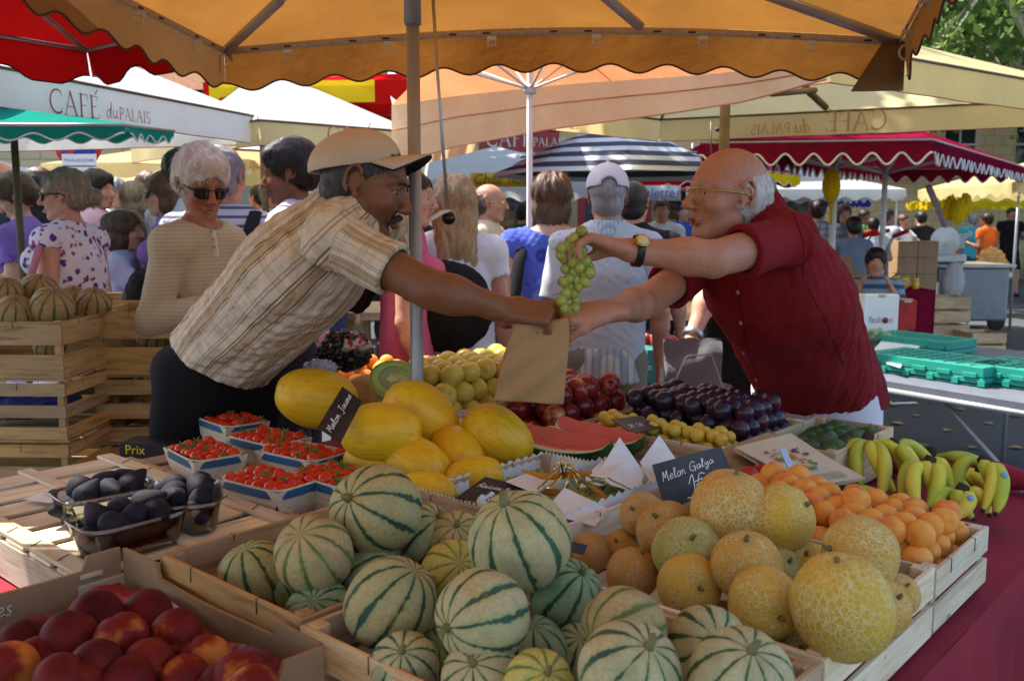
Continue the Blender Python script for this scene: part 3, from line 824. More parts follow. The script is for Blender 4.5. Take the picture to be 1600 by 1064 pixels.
def stripemelon(name, base, stripe, tan, soft=.0, brown=(.30, .17, .05)):
    m, nt, out = newmat(name)
    co = coords(nt)
    sx = nd(nt, 'SeparateXYZ', {0: co})
    r = nd(nt, 'ObjectInfo').outputs['Random']
    wob = math_(nt, 'MULTIPLY', math_(nt, 'SUBTRACT', noise(nt, co, 16, 6, .7), .5), .30)
    an = math_(nt, 'MULTIPLY_ADD', math_(nt, 'ARCTAN2', sx.outputs[1], sx.outputs[0]), 10/(2*PI), wob)
    fr = math_(nt, 'ABSOLUTE', math_(nt, 'SUBTRACT', math_(nt, 'FRACT', math_(nt, 'ADD', an, 20.5)), .5))   # 0 in the groove
    edge = noise(nt, co, 70, 5, .75)
    f = math_(nt, 'ADD', fr, math_(nt, 'MULTIPLY', math_(nt, 'SUBTRACT', edge, .5), .36))
    f = math_(nt, 'ADD', f, math_(nt, 'MULTIPLY', math_(nt, 'SUBTRACT', noise(nt, nd(nt, 'VectorMath', {0: co, 1: nd(nt, 'CombineXYZ', {0: math_(nt, 'MULTIPLY', r, 9.)}).outputs[0]}, operation='ADD').outputs[0], 13, 3), .5), .22))
    mask = ramp(nt, f, [(.07, 1.), (.115, 0.)])
    n = noise(nt, co, 20, 6, .65)
    col = ramp(nt, n, [(.3, tuple(x*.7 for x in base)), (.5, base), (.75, tuple(min(1, x*1.15) for x in base))])
    rr = nd(nt, 'Mapping', {'Vector': co, 'Location': (0, 0, 0)})
    nn = noise(nt, co, 7, 4)
    tanm = ramp(nt, math_(nt, 'ADD', nn, math_(nt, 'MULTIPLY', math_(nt, 'SUBTRACT', r, .5), .35)), [(.5, 0.), (.72, .85)])
    col = mixc(nt, tanm, col, tan)
    spk = noise(nt, co, 200, 4, .75)
    col = mixc(nt, ramp(nt, spk, [(.46, 0.), (.62, .6)]), col, tuple(x*.62 for x in base))
    sc_ = mixc(nt, ramp(nt, noise(nt, co, 30, 3), [(.35, 0.), (.6, 1.)]), tuple(x*1.5 for x in stripe), stripe)
    halo = ramp(nt, f, [(.12, .55), (.30, 0.)])
    col = mixc(nt, halo, col, (base[0]*.62, base[1]*.8, base[2]*.5))
    col = mixc(nt, math_(nt, 'MULTIPLY', mask, .93), col, sc_)
    br = ramp(nt, noise(nt, co, 11, 7, .8), [(.57, 0.), (.68, .75)])
    col = mixc(nt, br, col, brown)
    vor = nd(nt, 'TexVoronoi', {'Vector': co, 'Scale': 160.}, feature='DISTANCE_TO_EDGE').outputs[0]
    nr = bump(nt, math_(nt, 'ADD', math_(nt, 'MULTIPLY', spk, .5), math_(nt, 'MULTIPLY', vor, 1.2)), .35, .0015)
    surf(nt, out, col, .55, nr)
    return m
MS = [stripemelon('striped_melon_rind', (.40, .39, .18), (.012, .045, .035), (.50, .37, .16)),
      stripemelon('pale_melon_rind', (.50, .47, .25), (.018, .062, .042), (.56, .39, .18)),
      stripemelon('tan_melon_rind', (.48, .38, .17), (.09, .13, .05), (.60, .38, .18)),
      stripemelon('green_melon_rind', (.27, .36, .18), (.010, .042, .030), (.48, .46, .24)),
      stripemelon('yellow_melon_rind', (.60, .52, .14), (.10, .17, .05), (.58, .40, .10))]
def netmelon(name, c1, c2, net, ns=125.):
    m, nt, out = newmat(name)
    co = coords(nt)
    co2 = nd(nt, 'Mapping', {'Vector': co, 'Scale': (1, 1, .62)}).outputs[0]
    co3 = nd(nt, 'Mix', data_type='VECTOR')
    dn = nd(nt, 'TexNoise', {'Vector': co, 'Scale': 45., 'Detail': 3.}).outputs['Color']
    add = nd(nt, 'VectorMath', {0: co2, 1: nd(nt, 'VectorMath', {0: dn, 'Scale': .012}, operation='SCALE').outputs[0]}, operation='ADD').outputs[0]
    vor = nd(nt, 'TexVoronoi', {'Vector': add, 'Scale': ns}, feature='DISTANCE_TO_EDGE').outputs[0]
    vor2 = nd(nt, 'TexVoronoi', {'Vector': add, 'Scale': ns*2.1}, feature='DISTANCE_TO_EDGE').outputs[0]
    amt = ramp(nt, noise(nt, co, 12, 4), [(.3, .15), (.6, 1.)])
    mask = math_(nt, 'MULTIPLY', ramp(nt, vor, [(.04, 1.), (.16, 0.)]), amt)
    mask2 = math_(nt, 'MULTIPLY', ramp(nt, vor2, [(.03, .6), (.12, 0.)]), amt)
    mk = math_(nt, 'MAXIMUM', mask, mask2)
    r = nd(nt, 'ObjectInfo').outputs['Random']
    n = math_(nt, 'ADD', noise(nt, co, 9, 5), math_(nt, 'MULTIPLY', math_(nt, 'SUBTRACT', r, .5), .3))
    col = ramp(nt, n, [(.3, c1), (.7, c2)])
    col = mixc(nt, ramp(nt, noise(nt, co, 60, 4, .7), [(.45, 0.), (.75, .5)]), col, tuple(x*.72 for x in c2))
    col = mixc(nt, mk, col, net)
    col = mixc(nt, ramp(nt, noise(nt, co, 13, 6, .75), [(.64, 0.), (.74, .55)]), col, (.30, .16, .03))
    surf(nt, out, col, .52, bump(nt, mk, .55, .0018))
    return m
MG = [netmelon('golden_netted_rind', (.56, .26, .025), (.60, .32, .03), (.68, .54, .24)),
      netmelon('greenish_netted_rind', (.30, .30, .05), (.46, .38, .06), (.58, .52, .26)),
      netmelon('yellow_rind', (.64, .38, .02), (.60, .38, .03), (.70, .56, .22), 115.),
      netmelon('brown_netted_rind', (.42, .20, .03), (.50, .26, .04), (.60, .43, .20), 150.)]
def canarymat():
    m, nt, out = newmat('canary_rind')
    co = coords(nt)
    co2 = nd(nt, 'Mapping', {'Vector': co, 'Scale': (1, 1, .16)}).outputs[0]
    n = noise(nt, co2, 90, 5, .6, dist=.5)
    n1 = noise(nt, co, 12, 4)
    r = nd(nt, 'ObjectInfo').outputs['Random']
    col = ramp(nt, n1, [(.3, (.74, .43, .012)), (.7, (.80, .55, .02))])
    col = mixc(nt, ramp(nt, n, [(.45, 0.), (.68, .75)]), col, (.58, .29, .006))
    col = mixc(nt, math_(nt, 'MULTIPLY', r, .4), col, (.72, .34, .008))
    col = mixc(nt, ramp(nt, noise(nt, co, 16, 6, .8), [(.66, 0.), (.76, .5)]), col, (.38, .22, .05))
    surf(nt, out, col, .42, bump(nt, n, .7, .0025))
    return m
M_can = canarymat()
M_stalk = simple('melon_stalk', (.24, .23, .10), .8, .3, bs=.4, bscale=300, c2=(.12, .10, .04))
def fruitmat(name, stops, scale=9, rough=.45, rnd=.3, spots=None, bs=.05, sss=.0, bloom=None, zaxis=.0):
    m, nt, out = newmat(name)
    co = coords(nt); inf = nd(nt, 'ObjectInfo'); r = inf.outputs['Random']
    off = nd(nt, 'CombineXYZ', {0: math_(nt, 'MULTIPLY', r, 13.), 1: math_(nt, 'MULTIPLY', r, 31.)}).outputs[0]
    cc = nd(nt, 'VectorMath', {0: co, 1: off}, operation='ADD').outputs[0]
    n = noise(nt, cc, scale, 4)
    n = math_(nt, 'ADD', n, math_(nt, 'MULTIPLY', math_(nt, 'SUBTRACT', r, .5), rnd))
    col = ramp(nt, n, stops)
    if spots: col = mixc(nt, ramp(nt, noise(nt, cc, 240, 3), [(.6, 0.), (.7, .6)]), col, spots)
    if bloom: col = mixc(nt, ramp(nt, noise(nt, cc, 30, 4), [(.4, 0.), (.75, .55)]), col, bloom)
    surf(nt, out, col, rough, bump(nt, noise(nt, cc, 150, 3), bs, .001), **{'Subsurface Weight': sss, 'Subsurface Scale': .005})
    return m
M_apr = fruitmat('apricot_skin', [(.3, (.80, .30, .05)), (.55, (.80, .36, .07)), (.8, (.64, .12, .035))], 22, .5, .34, sss=.1)
M_peach = fruitmat('peach_skin', [(.29, (.56, .17, .03)), (.39, (.19, .014, .009)), (.7, (.05, .003, .008))], 12, .6, .3, bs=.1)
M_tom = fruitmat('tomato_skin', [(.3, (.55, .018, .008)), (.7, (.60, .05, .01))], 12, .16, .3, bs=0.)
M_plum = fruitmat('plum_skin', [(.3, (.02, .008, .02)), (.6, (.035, .008, .018)), (.85, (.16, .012, .02))], 12, .25, .35, bloom=(.055, .055, .09))
M_rapple = fruitmat('red_apple_skin', [(.30, (.50, .30, .08)), (.42, (.26, .02, .015)), (.7, (.09, .005, .012))], 14, .25, .2)
M_nect = fruitmat('nectarine_skin', [(.3, (.60, .20, .06)), (.42, (.45, .03, .03)), (.8, (.20, .01, .02))], 12, .3, .25)
M_yapple = fruitmat('yellow_apple_skin', [(.3, (.58, .48, .05)), (.6, (.66, .54, .10)), (.78, (.62, .30, .06))], 12, .3, .25, spots=(.4, .38, .1))
M_mirab = fruitmat('mirabelle_skin', [(.3, (.50, .48, .06)), (.6, (.70, .44, .05))], 20, .35, .3)
M_avo = fruitmat('avocado_skin', [(.3, (.03, .06, .015)), (.7, (.07, .13, .03))], 20, .45, .3, bs=.6)
M_grape = simple('grape_skin', (.40, .46, .10), .22, .15, vs=40, rnd=.12, **{'Transmission Weight': .25, 'Subsurface Weight': .3, 'Subsurface Scale': .01})
M_fig = fruitmat('fig_skin', [(.3, (.008, .008, .014)), (.6, (.016, .014, .024)), (.8, (.05, .03, .035))], 25, .7, .2, bs=.5, bloom=(.03, .03, .042))
M_ban = fruitmat('banana_skin', [(.3, (.42, .46, .05)), (.5, (.64, .58, .06)), (.75, (.70, .58, .08))], 11, .5, .45, spots=(.34, .28, .05))
M_btip = simple('banana_tip', (.05, .035, .02), .8, .3)
M_stem = simple('green_stem', (.12, .2, .05), .6, .2)
# ================================================================ fruit meshes
def sphmesh(fn, n=32, m=20):
    vs = [fn(0, -PI/2)]; fs = []
    for i in range(1, m):
        for k in range(n): vs.append(fn(2*PI*k/n, -PI/2+PI*i/m))
    vs.append(fn(0, PI/2))
    for k in range(n): fs.append((0, 1+(k+1) % n, 1+k))
    for i in range(m-2):
        for k in range(n): fs.append((1+i*n+k, 1+i*n+(k+1) % n, 1+(i+1)*n+(k+1) % n, 1+(i+1)*n+k))
    for k in range(n): fs.append((len(vs)-1, 1+(m-2)*n+k, 1+(m-2)*n+(k+1) % n))
    return mkmesh(vs, fs)
def ribbed(R=.07, el=1.0, depth=.035, nr=10, sq=0.):
    def fn(t, p):
        d = abs(((t*nr/(2*PI)) % 1)-.5)*2        # 1 in the groove
        r = R*(1-depth*d**6*math.cos(p)**.6)*(1-.03*max(0, math.sin(p))**14*3-.05*max(0, -math.sin(p))**14)
        r *= 1+sq*math.sin(t*2+.6)*math.cos(p)+.012*math.sin(3*t+4*p+1)*math.cos(p)+.008*math.sin(5*t-3*p)*math.cos(p)
        return V((r*math.cos(p)*math.cos(t), r*math.cos(p)*math.sin(t), r*math.sin(p)*el))
    return sphmesh(fn, 80, 32)
def stalkmesh(R, z, r=.007, L=.012, bend=.004):
    mb = MB(); mb.tube([(0, 0, z-.004), (0, 0, z+L*.4), (bend, 0, z+L), (bend*2, 0, z+L*1.15)], [r*1.4, r, r*1.1, r*.4], 9); return mb.mesh()
def cleft(R, sq=.95, depth=.10):
    def fn(t, p):
        tt = min(t, 2*PI-t)
        g = math.exp(-(tt/.22)**2)*depth*math.cos(p)
        top = math.exp(-((PI/2-p)/.28)**2)*.16
        r = R*(1-g-top)
        return V((r*math.cos(p)*math.cos(t), r*math.cos(p)*math.sin(t), r*math.sin(p)*sq))
    return sphmesh(fn, 32, 18)
def applemesh(R):
    def fn(t, p):
        r = R*(1-.28*math.exp(-((PI/2-p)/.3)**2)-.16*math.exp(-((PI/2+p)/.25)**2)+.02*math.cos(5*t)*max(0, -math.sin(p)))
        return V((r*math.cos(p)*math.cos(t), r*math.cos(p)*math.sin(t), r*math.sin(p)*.92+.0*R))
    return sphmesh(fn, 28, 18)
def ovalmesh(R, el=1.15, n=20, m=12): return sphmesh(lambda t, p: V((R*math.cos(p)*math.cos(t), R*math.cos(p)*math.sin(t), R*el*math.sin(p))), n, m)
def figmesh(R=.024):
    def fn(t, p):
        s = math.sin(p); r = R*math.cos(p)*(1 if s < 0 else 1-.45*s)
        r *= 1+.03*math.cos(9*t)
        return V((r*math.cos(t), r*math.sin(t), R*(s*1.0 if s < 0 else s*1.75)))
    return sphmesh(fn, 24, 16)
ME = dict(striped=[ribbed(.07, .95, sq=.015), ribbed(.07, 1.12, .03, sq=.02)], net=[ribbed(.07, 1.0, .0, sq=.012), ribbed(.07, 1.12, .008, sq=.02)],
          can=ribbed(.07, 1.42, .012, 9, .015), apr=cleft(.025), peach=cleft(.036, .93, .12), tom=ovalmesh(.0145, 1.0, 16, 10), plum=ovalmesh(.026, 1.08), rapple=applemesh(.036),
          mirab=ovalmesh(.017, 1.05, 16, 10), avo=ovalmesh(.03, 1.25), fig=figmesh(), grape=ovalmesh(.0105, 1.15, 14, 9))
ST_big = stalkmesh(.07, .064, .0055, .010, .005); ST_net = stalkmesh(.07, .068, .0042, .009, .003)
def axis_rot(ax, spin=None):
    q = V(ax).to_track_quat('Z', 'Y')
    from mathutils import Quaternion
    q = q @ Quaternion((0, 0, 1), random.uniform(0, 6.28) if spin is None else spin)
    return q.to_euler()
def pixaxis(px, py, r, qx, qy):
    """axis of a round fruit whose stalk end is seen at (qx, qy)"""
    ox, oy = (qx-px)/r, (py-qy)/r
    m = math.hypot(ox, oy)
    if m > .97: ox, oy = ox/m*.97, oy/m*.97; m = .97
    fw = -math.sqrt(max(0, 1-m*m))
    right = V((1, 0, 0)); up = V((0, ST, CT)); f = V((0, CT, -ST))
    return right*ox+up*oy+f*fw
def fruit(name, me, mat, loc, rot=None, scale=1., label=None, cat=None, group=None, stalk=None, smat=None):
    o = put(name, me, mat)
    o.location = loc
    o.rotation_euler = rot if rot is not None else (random.uniform(0, 6.28), random.uniform(0, 6.28), random.uniform(0, 6.28))
    o.scale = (scale,)*3 if not isinstance(scale, tuple) else scale
    setp(o, label, cat, group)
    if len(me.materials) and me.materials[0] != mat:      # shared mesh, own material
        o.material_slots[0].link = 'OBJECT'; o.material_slots[0].material = mat
    if stalk: put('stalk', stalk, smat or M_stalk, o)
    return o
def pixfruit(name, me, mat, px, py, r, z, R0, pole=None, label=None, cat=None, group=None, stalk=None):
    p = pz_(px, py, z); D = (p-V((0, 0, H))).length
    return fruit(name, me, mat, p, axis_rot(pixaxis(px, py, r, *pole)) if pole else None, r*D/FOC/R0, label, cat, group, stalk)
def heap(a0, a1, b0, b1, z0, r, layers, rise=.0, inset=.45, jit=.12, holes=()):
    out = []
    for L in range(layers):
        z = z0+r+L*r*1.5; ins = inset*L*r*2
        a = a0+r+ins; row = 0
        while a <= a1-r-ins+1e-6:
            b = b0+r+ins+(r if (row+L) % 2 else 0)
            while b <= b1-r-ins+1e-6:
                if not any(abs(a-h[0]) < h[2] and abs(b-h[1]) < h[2] for h in holes):
                    out.append(T(a+random.uniform(-1, 1)*jit*r, b+random.uniform(-1, 1)*jit*r, z+random.uniform(-.15, .15)*r))
                b += 2*r*1.01
            a += r*1.76; row += 1
    return out
# ================================================================ stall: furniture
M_cloth = simple('red_tablecloth', (.26, .02, .035), .8, .15, vs=5, bs=.25, bscale=500)
M_tabwood = simple('trestle_board', (.35, .25, .15), .7, .2)
A0, A1, B0, B1 = -.025, 1.80, -.80, 1.42
t = empty('market_table', T((A0+A1)/2, (B0+B1)/2, 0), 'trestle table of the fruit stall under the dark red cloth', 'table')
mb = MB(); R2 = MX.Rotation(TROT, 3, 'Z')
c = T((A0+A1)/2, (B0+B1)/2, TZ-.03); mb.box(c, (B1-B0-.02, A1-A0-.02, .035), R2); mb.obj('tabletop', M_tabwood, t, True)
for a in (A0+.1, A1-.1):
    for b in (B0+.1, B1-.1):
        mb = MB(); mb.box(T(a, b, (TZ-.05)/2), (.04, .04, TZ-.05), R2); mb.obj('leg', M_steel, t, True)
mb = MB()
n = 60
def cl_top(u, v): return T(A0+(A1-A0)*u, B0+(B1-B0)*v, TZ+.002+.0025*math.sin(u*23+v*9)*math.sin(v*31))
mb.grid(cl_top, 60, 60)
# drop on the two long and two short sides with folds
def drop(pa, pb, nrmv, ph):
    L = (pb-pa).length
    def fn(u, v):
        p = pa.lerp(pb, u); s = u*L
        w = (.022*math.sin(s*19+ph)+.014*math.sin(s*41+2*ph))*v**.7+.012*(1-(1-min(1, v*12))**2)
        return V((p.x+nrmv.x*w, p.y+nrmv.y*w, TZ+.002-v*.62-.0))
    mb.grid(fn, int(L*70), 22)
ea3 = V((EA.x, EA.y, 0)); eb3 = V((EB.x, EB.y, 0))
drop(T(A0, B0), T(A0, B1), -ea3, .3); drop(T(A0, B1), T(A1, B1), eb3, 1.); drop(T(A1, B0), T(A1, B1), ea3, 2.); drop(T(A0, B0), T(A1, B0), -eb3, 3.)
mb.obj('tablecloth', M_cloth, label='dark red cloth draped over the fruit stall table', cat='tablecloth')
# rolled cloth edge along the far side of the table
mb = MB(); mb.tube([T(a, 1.375+.012*math.sin(a*9), TZ+.028+.012*math.sin(a*5+1)) for a in [A0+(.75)*i/24 for i in range(25)]], [.03+.006*math.sin(i*1.3) for i in range(25)], 14)
mb.obj('rolled_cloth', M_cloth, label='rolled edge of dark red cloth behind the bananas', cat='cloth roll')
def crate(label, a0, a1, b0, b1, z0, h, wood=W_pale, planks=2, gap=.012, posts=True, th=.008, group=None, lowfront=0, flipped=False, name='wooden_crate', bottom=True):
    w, d = b1-b0, a1-a0
    o = empty(name, T((a0+a1)/2, (b0+b1)/2, z0), label, 'crate', group, TROT)
    pw = (h-.012-gap*(planks-1))/planks
    for (sx, sy) in ((0, -1), (0, 1), (-1, 0), (1, 0)):
        mb = MB()
        for i in range(planks):
            z = .012+pw/2+i*(pw+gap)
            if sx: mb.box((sx*(w/2-th/2), 0, z), (th, d-2*th-.001, pw-random.uniform(0, .003)))
            else: mb.box((0, sy*(d/2-th/2), z), (w, th, pw-random.uniform(0, .003)))
        mb.obj('side_panel', wood, o, bevel=.0012)
    if posts:
        for sx in (-1, 1):
            for sy in (-1, 1):
                mb = MB(); x = sx*(w/2-th-.0105); y = sy*(d/2-th-.0105)
                mb.box((x, y, h/2+.001), (.02, .02, h-.0)); mb.obj('corner_post', wood, o, bevel=.001)
    if bottom:
        mb = MB(); n = max(3, int(d/.09))
        for i in range(n): mb.box((0, -d/2+d*(i+.5)/n, .006), (w-.002, d/n-.018, .007))
        mb.obj('floor_slats', wood, o)
    for sx in (-1, 1):                       # wire staples over the rim
        for yy in (-.22, .25):
            x = sx*(w/2+.0006); y = yy*d; mb = MB()
            mb.tube([(x, y, h-.022), (x, y, h+.0005), (x-sx*(th+.002), y, h+.0005), (x-sx*(th+.002), y, h-.01)], .0008, 5); mb.obj('staple', M_wire, o)
    for sy in (-1, 1):
        for xx in (-.25, .2):
            y = sy*(d/2+.0006); x = xx*w; mb = MB()
            mb.tube([(x, y, h-.022), (x, y, h+.0005), (x, y-sy*(th+.002), h+.0005), (x, y-sy*(th+.002), h-.01)], .0008, 5); mb.obj('staple', M_wire, o)
    return o
RIM = .93; CH = RIM-TZ-.006; Z0 = TZ+.006
crate('pale wooden crate of golden netted melons at the front right corner', .0, .55, .0, .405, Z0, CH, W_white)
crate('pale wooden crate of apricots between the netted melons and bananas', .0, .42, .415, .70, Z0, CH-.01, W_white)
crate('warm pine crate of striped melons, beside the peach box', .565, .94, -.35, .16, Z0, CH, W_warm, 2)
crate('pine crate of striped melons nearest the camera', -.0, .555, -.36, -.012, Z0, CH, W_pale, 2)
crate('wooden crate of white grapes in white paper liners', .565, .93, .175, .60, Z0, CH-.012, W_pale)
crate('wooden crate holding the watermelon slices', .46, .95, .612, .885, Z0, CH-.018, W_pale)
crate('wooden crate of dark plums and yellow mirabelles', .62, 1.06, .895, 1.345, Z0, CH-.012, W_white)
crate('wooden crate of green avocados behind the paper bags', .40, .605, 1.0, 1.37, Z0, CH-.002, W_pale, 1, th=.009)
crate('wooden crate of red apples behind the yellow melons', 1.07, 1.36, .80, 1.22, Z0, CH-.012, W_white)
crate('wooden crate of yellow apples behind the cut melon', 1.38, 1.68, .70, 1.26, Z0, CH, W_white)
def upturned(label, a0, a1, b0, b1, z0, h, wood, nsl=6, cross=True, name='upturned_crate'):
    """crate lying bottom up: broad slats with gaps on top, battens across"""
    w, d = b1-b0, a1-a0
    o = empty(name, T((a0+a1)/2, (b0+b1)/2, z0), label, 'crate', None, TROT)
    for (sx, sy) in ((0, -1), (0, 1), (-1, 0), (1, 0)):
        mb = MB()
        if sx: mb.box((sx*(w/2-.006), 0, h/2-.008), (.01, d-.02, h-.018))
        else: mb.box((0, sy*(d/2-.006), h/2-.008), (w, .01, h-.018))
        mb.obj('side_panel', wood, o, bevel=.001)
    mb = MB()
    for i in range(nsl): mb.box((0, -d/2+d*(i+.5)/nsl, h-.012), (w-.006, d/nsl-.022-random.uniform(0, .012), .007))
    mb.obj('top_slats', wood, o, bevel=.001)
    mb = MB()
    for x in ((-w/2+.022), 0., (w/2-.022)): mb.box((x, 0, h-.004), (.036 if x else .03, d-.004, .0075))
    mb.obj('batten', wood, o, bevel=.001)
    mb = MB()
    for x in (-w/2+.02, w/2-.02):
        for i in range(1, nsl): y = -d/2+d*i/nsl; mb = MB(); mb.tube([(x-.012, y-.01, h+.0006), (x+.012, y+.006, h+.0008), (x+.014*(1 if x > 0 else -1), y+.008, h-.03)], .0009, 5); mb.obj('staple', M_wire, o)
    return o
upturned('upturned slatted crate under the fig punnets', 1.03, 1.78, -.44, -.03, Z0, .088, W_white, 7)
upturned('upturned slatted crate under the cherry tomato punnets', 1.01, 1.79, -.02, .40, Z0-.003, .07, W_pale, 8)
upturned('upturned slatted crate under the yellow melons', .955, 1.40, .41, .66, Z0, .05, W_pale, 5)
# ---------------------------------------------------------------- striped melons
SM = [  # px, py, r, z, pole, rind, shape, label
 (587, 797, 71, 1.0, (549, 767), 0, 0, 'largest dark striped melon, next to the tomato punnets'),
 (812, 845, 80, 1.02, (786, 775), 1, 0, 'big pale striped melon with a stalk, topmost of the heap'),
 (490, 866, 60, .96, (476, 823), 2, 0, 'tan melon with brown scuffs and faint stripes, at the left of the heap'),
 (398, 902, 56, .89, (384, 850), 0, 0, 'striped melon in the left corner of the warm pine crate'),
 (500, 960, 52, .88, (497, 925), 3, 0, 'dark green striped melon with its stalk up below the scuffed tan one'),
 (610, 942, 66, .95, (655, 880), 0, 1, 'cream melon with bold blue green stripes, left of the round front one'),
 (586, 905, 54, .90, (620, 862), 3, 0, 'striped melon half hidden behind the bold striped one'),
 (754, 963, 73, .99, (697, 968), 1, 0, 'round grey green striped melon at the centre front'),
 (706, 892, 48, .92, (722, 868), 4, 0, 'yellow melon with a brown blossom scar in the heap'),
 (712, 842, 44, .94, (716, 812), 2, 0, 'small tan ribbed melon behind the yellow one'),
 (662, 835, 50, .94, (690, 800), 0, 0, 'striped melon wedged behind the largest dark striped one'),
 (884, 928, 56, .93, (910, 885), 3, 0, 'dark striped melon under the topmost pale one, at its right'),
 (833, 1016, 52, .89, (832, 968), 3, 0, 'green striped melon with curled stalk right of the round front one'),
 (975, 985, 66, .97, (918, 992), 2, 0, 'cream melon with an orange brown scar beside the netted melon crate'),
 (632, 1042, 52, .91, (632, 1004), 1, 0, 'light melon with thin lime stripes at the rim of the near crate'),
 (752, 1062, 60, .93, (740, 1020), 1, 0, 'striped melon cut by the bottom edge, left of the tan one'),
 (842, 1072, 54, .95, (855, 1036), 4, 0, 'yellowish melon cut by the bottom edge at the middle'),
 (700, 1022, 48, .875, (690, 990), 3, 0, 'shaded melon low under the round front one'),
 (984, 1052, 78, .99, (1010, 992), 1, 0, 'pale grey striped melon at the bottom edge, left of the pair'),
 (1104, 1012, 62, .95, (1112, 984), 1, 0, 'pale melon with thin green stripes fanning from its stalk end'),
 (1157, 1062, 76, .99, (1165, 1000), 1, 0, 'whitish striped melon at the bottom edge by the crate corner'),
 (905, 1022, 46, .875, (905, 985), 3, 0, 'shaded melon low between the scarred one and the curled stalk one'),
 (452, 915, 44, .875, (440, 880), 3, 0, 'shaded striped melon low under the scuffed tan one'),
 (1035, 1035, 50, .87, (1035, 1000), 0, 0, 'shaded striped melon low behind the pale grey one')]
for px, py, r, z, pole, mi, sh, lb in SM:
    o = pixfruit('striped_melon', ME['striped'][sh], MS[mi], px, py, r, z, .07, pole, lb, 'melon', 'striped melons in the pine crates', ST_big if (px*7) % 5 > 2 else None)
# ---------------------------------------------------------------- netted melons
GM = [
 (1140, 797, 57, 1.0, (1150, 700), 0, 1, 'big smooth orange netted melon right behind the price board'),
 (1218, 811, 52, .99, (1252, 783), 2, 0, 'smooth yellow melon next to the big orange one'),
 (1316, 948, 71, .98, (1301, 876), 2, 1, 'largest yellow netted melon at the front right'),
 (1344, 864, 54, .98, (1290, 853), 0, 0, 'netted melon lying against the apricot crate'),
 (1194, 942, 53, .95, (1204, 950), 2, 0, 'yellow netted melon with its stalk end facing the camera'),
 (1166, 884, 52, .96, (1160, 838), 0, 0, 'orange netted melon with green stalk up, in the middle of the heap'),
 (1077, 915, 48, .92, (1085, 906), 2, 0, 'smooth yellow melon with a star scar facing the camera'),
 (1073, 861, 52, .95, (1073, 831), 1, 0, 'greenish netted melon with a stalk below the price board'),
 (1042, 830, 46, .95, (1020, 800), 3, 0, 'brown gold netted melon under the corner of the price board'),
 (1004, 804, 35, .95, (985, 790), 3, 0, 'small brown netted melon left of the price board'),
 (988, 896, 40, .90, (1003, 860), 3, 0, 'dull brown netted melon with a stalk above the striped ones'),
 (970, 858, 30, .89, (960, 840), 3, 0, 'small netted melon in the shade at the left end of the crate'),
 (922, 864, 31, .89, (905, 850), 3, 0, 'small netted melon beside the topmost striped one'),
 (1262, 890, 40, .92, (1252, 860), 2, 0, 'yellow melon with green stalk tucked behind the largest one'),
 (1214, 895, 40, .92, (1225, 870), 1, 0, 'netted melon tucked behind the orange stalked one'),
 (1372, 950, 44, .92, (1390, 925), 0, 0, 'netted melon partly hidden behind the right of the largest one'),
 (1402, 930, 31, .92, (1407, 909), 0, 0, 'smallest netted melon in the right corner of the crate'),
 (1262, 1024, 50, .875, (1240, 1000), 1, 0, 'greenish netted melon low against the front plank'),
 (1130, 975, 34, .86, (1120, 960), 3, 0, 'netted melon low in the shade under the star scarred one'),
 (1340, 1010, 40, .86, (1330, 1000), 3, 0, 'netted melon low in the shade under the largest one')]
for px, py, r, z, pole, mi, sh, lb in GM:
    pixfruit('netted_melon', ME['net'][sh], MG[mi], px, py, r, z, .07, pole, lb, 'melon', 'netted melons in the pale crate', ST_net)
# ---------------------------------------------------------------- yellow canary melons: long axis given by its projected direction
CM = [(496, 623, 47, 1.0, (1, .12, -.25), 'yellow melon behind the black board at the left of the pile'),
      (596, 676, 47, .985, (1, .05, -.02), 'yellow melon lying crosswise in front of the cut one'),
      (658, 648, 47, 1.0, (.75, .2, -.62), 'yellow melon topmost of the pile, leaning right'),
      (778, 682, 45, .95, (.76, .1, -.60), 'scuffed yellow melon leaning against the watermelon crate'),
      (654, 728, 42, .915, (.8, -.3, -.45), 'yellow melon under the crosswise one'),
      (716, 712, 39, .92, (-.5, .6, .6), 'yellow melon wedged between the topmost and the scuffed one'),
      (742, 746, 34, .90, (1, .1, .15), 'yellow melon low behind the small black board'),
      (668, 770, 34, .90, (1, 0, -.2), 'yellow melon lowest, behind the largest striped melon'),
      (582, 726, 34, .91, (.9, -.2, -.3), 'yellow melon low beside the nearest tomato punnet'),
      (690, 690, 38, .90, (.6, .6, .2), 'yellow melon hidden deep in the middle of the pile')]
for px, py, r, z, ax, lb in CM:
    p = pz_(px, py, z); D = (p-V((0, 0, H))).length
    fruit('yellow_melon', ME['can'], M_can, p, axis_rot(V(ax).normalized()), r*D/FOC/.07, lb, 'melon', 'yellow melons', ST_net)
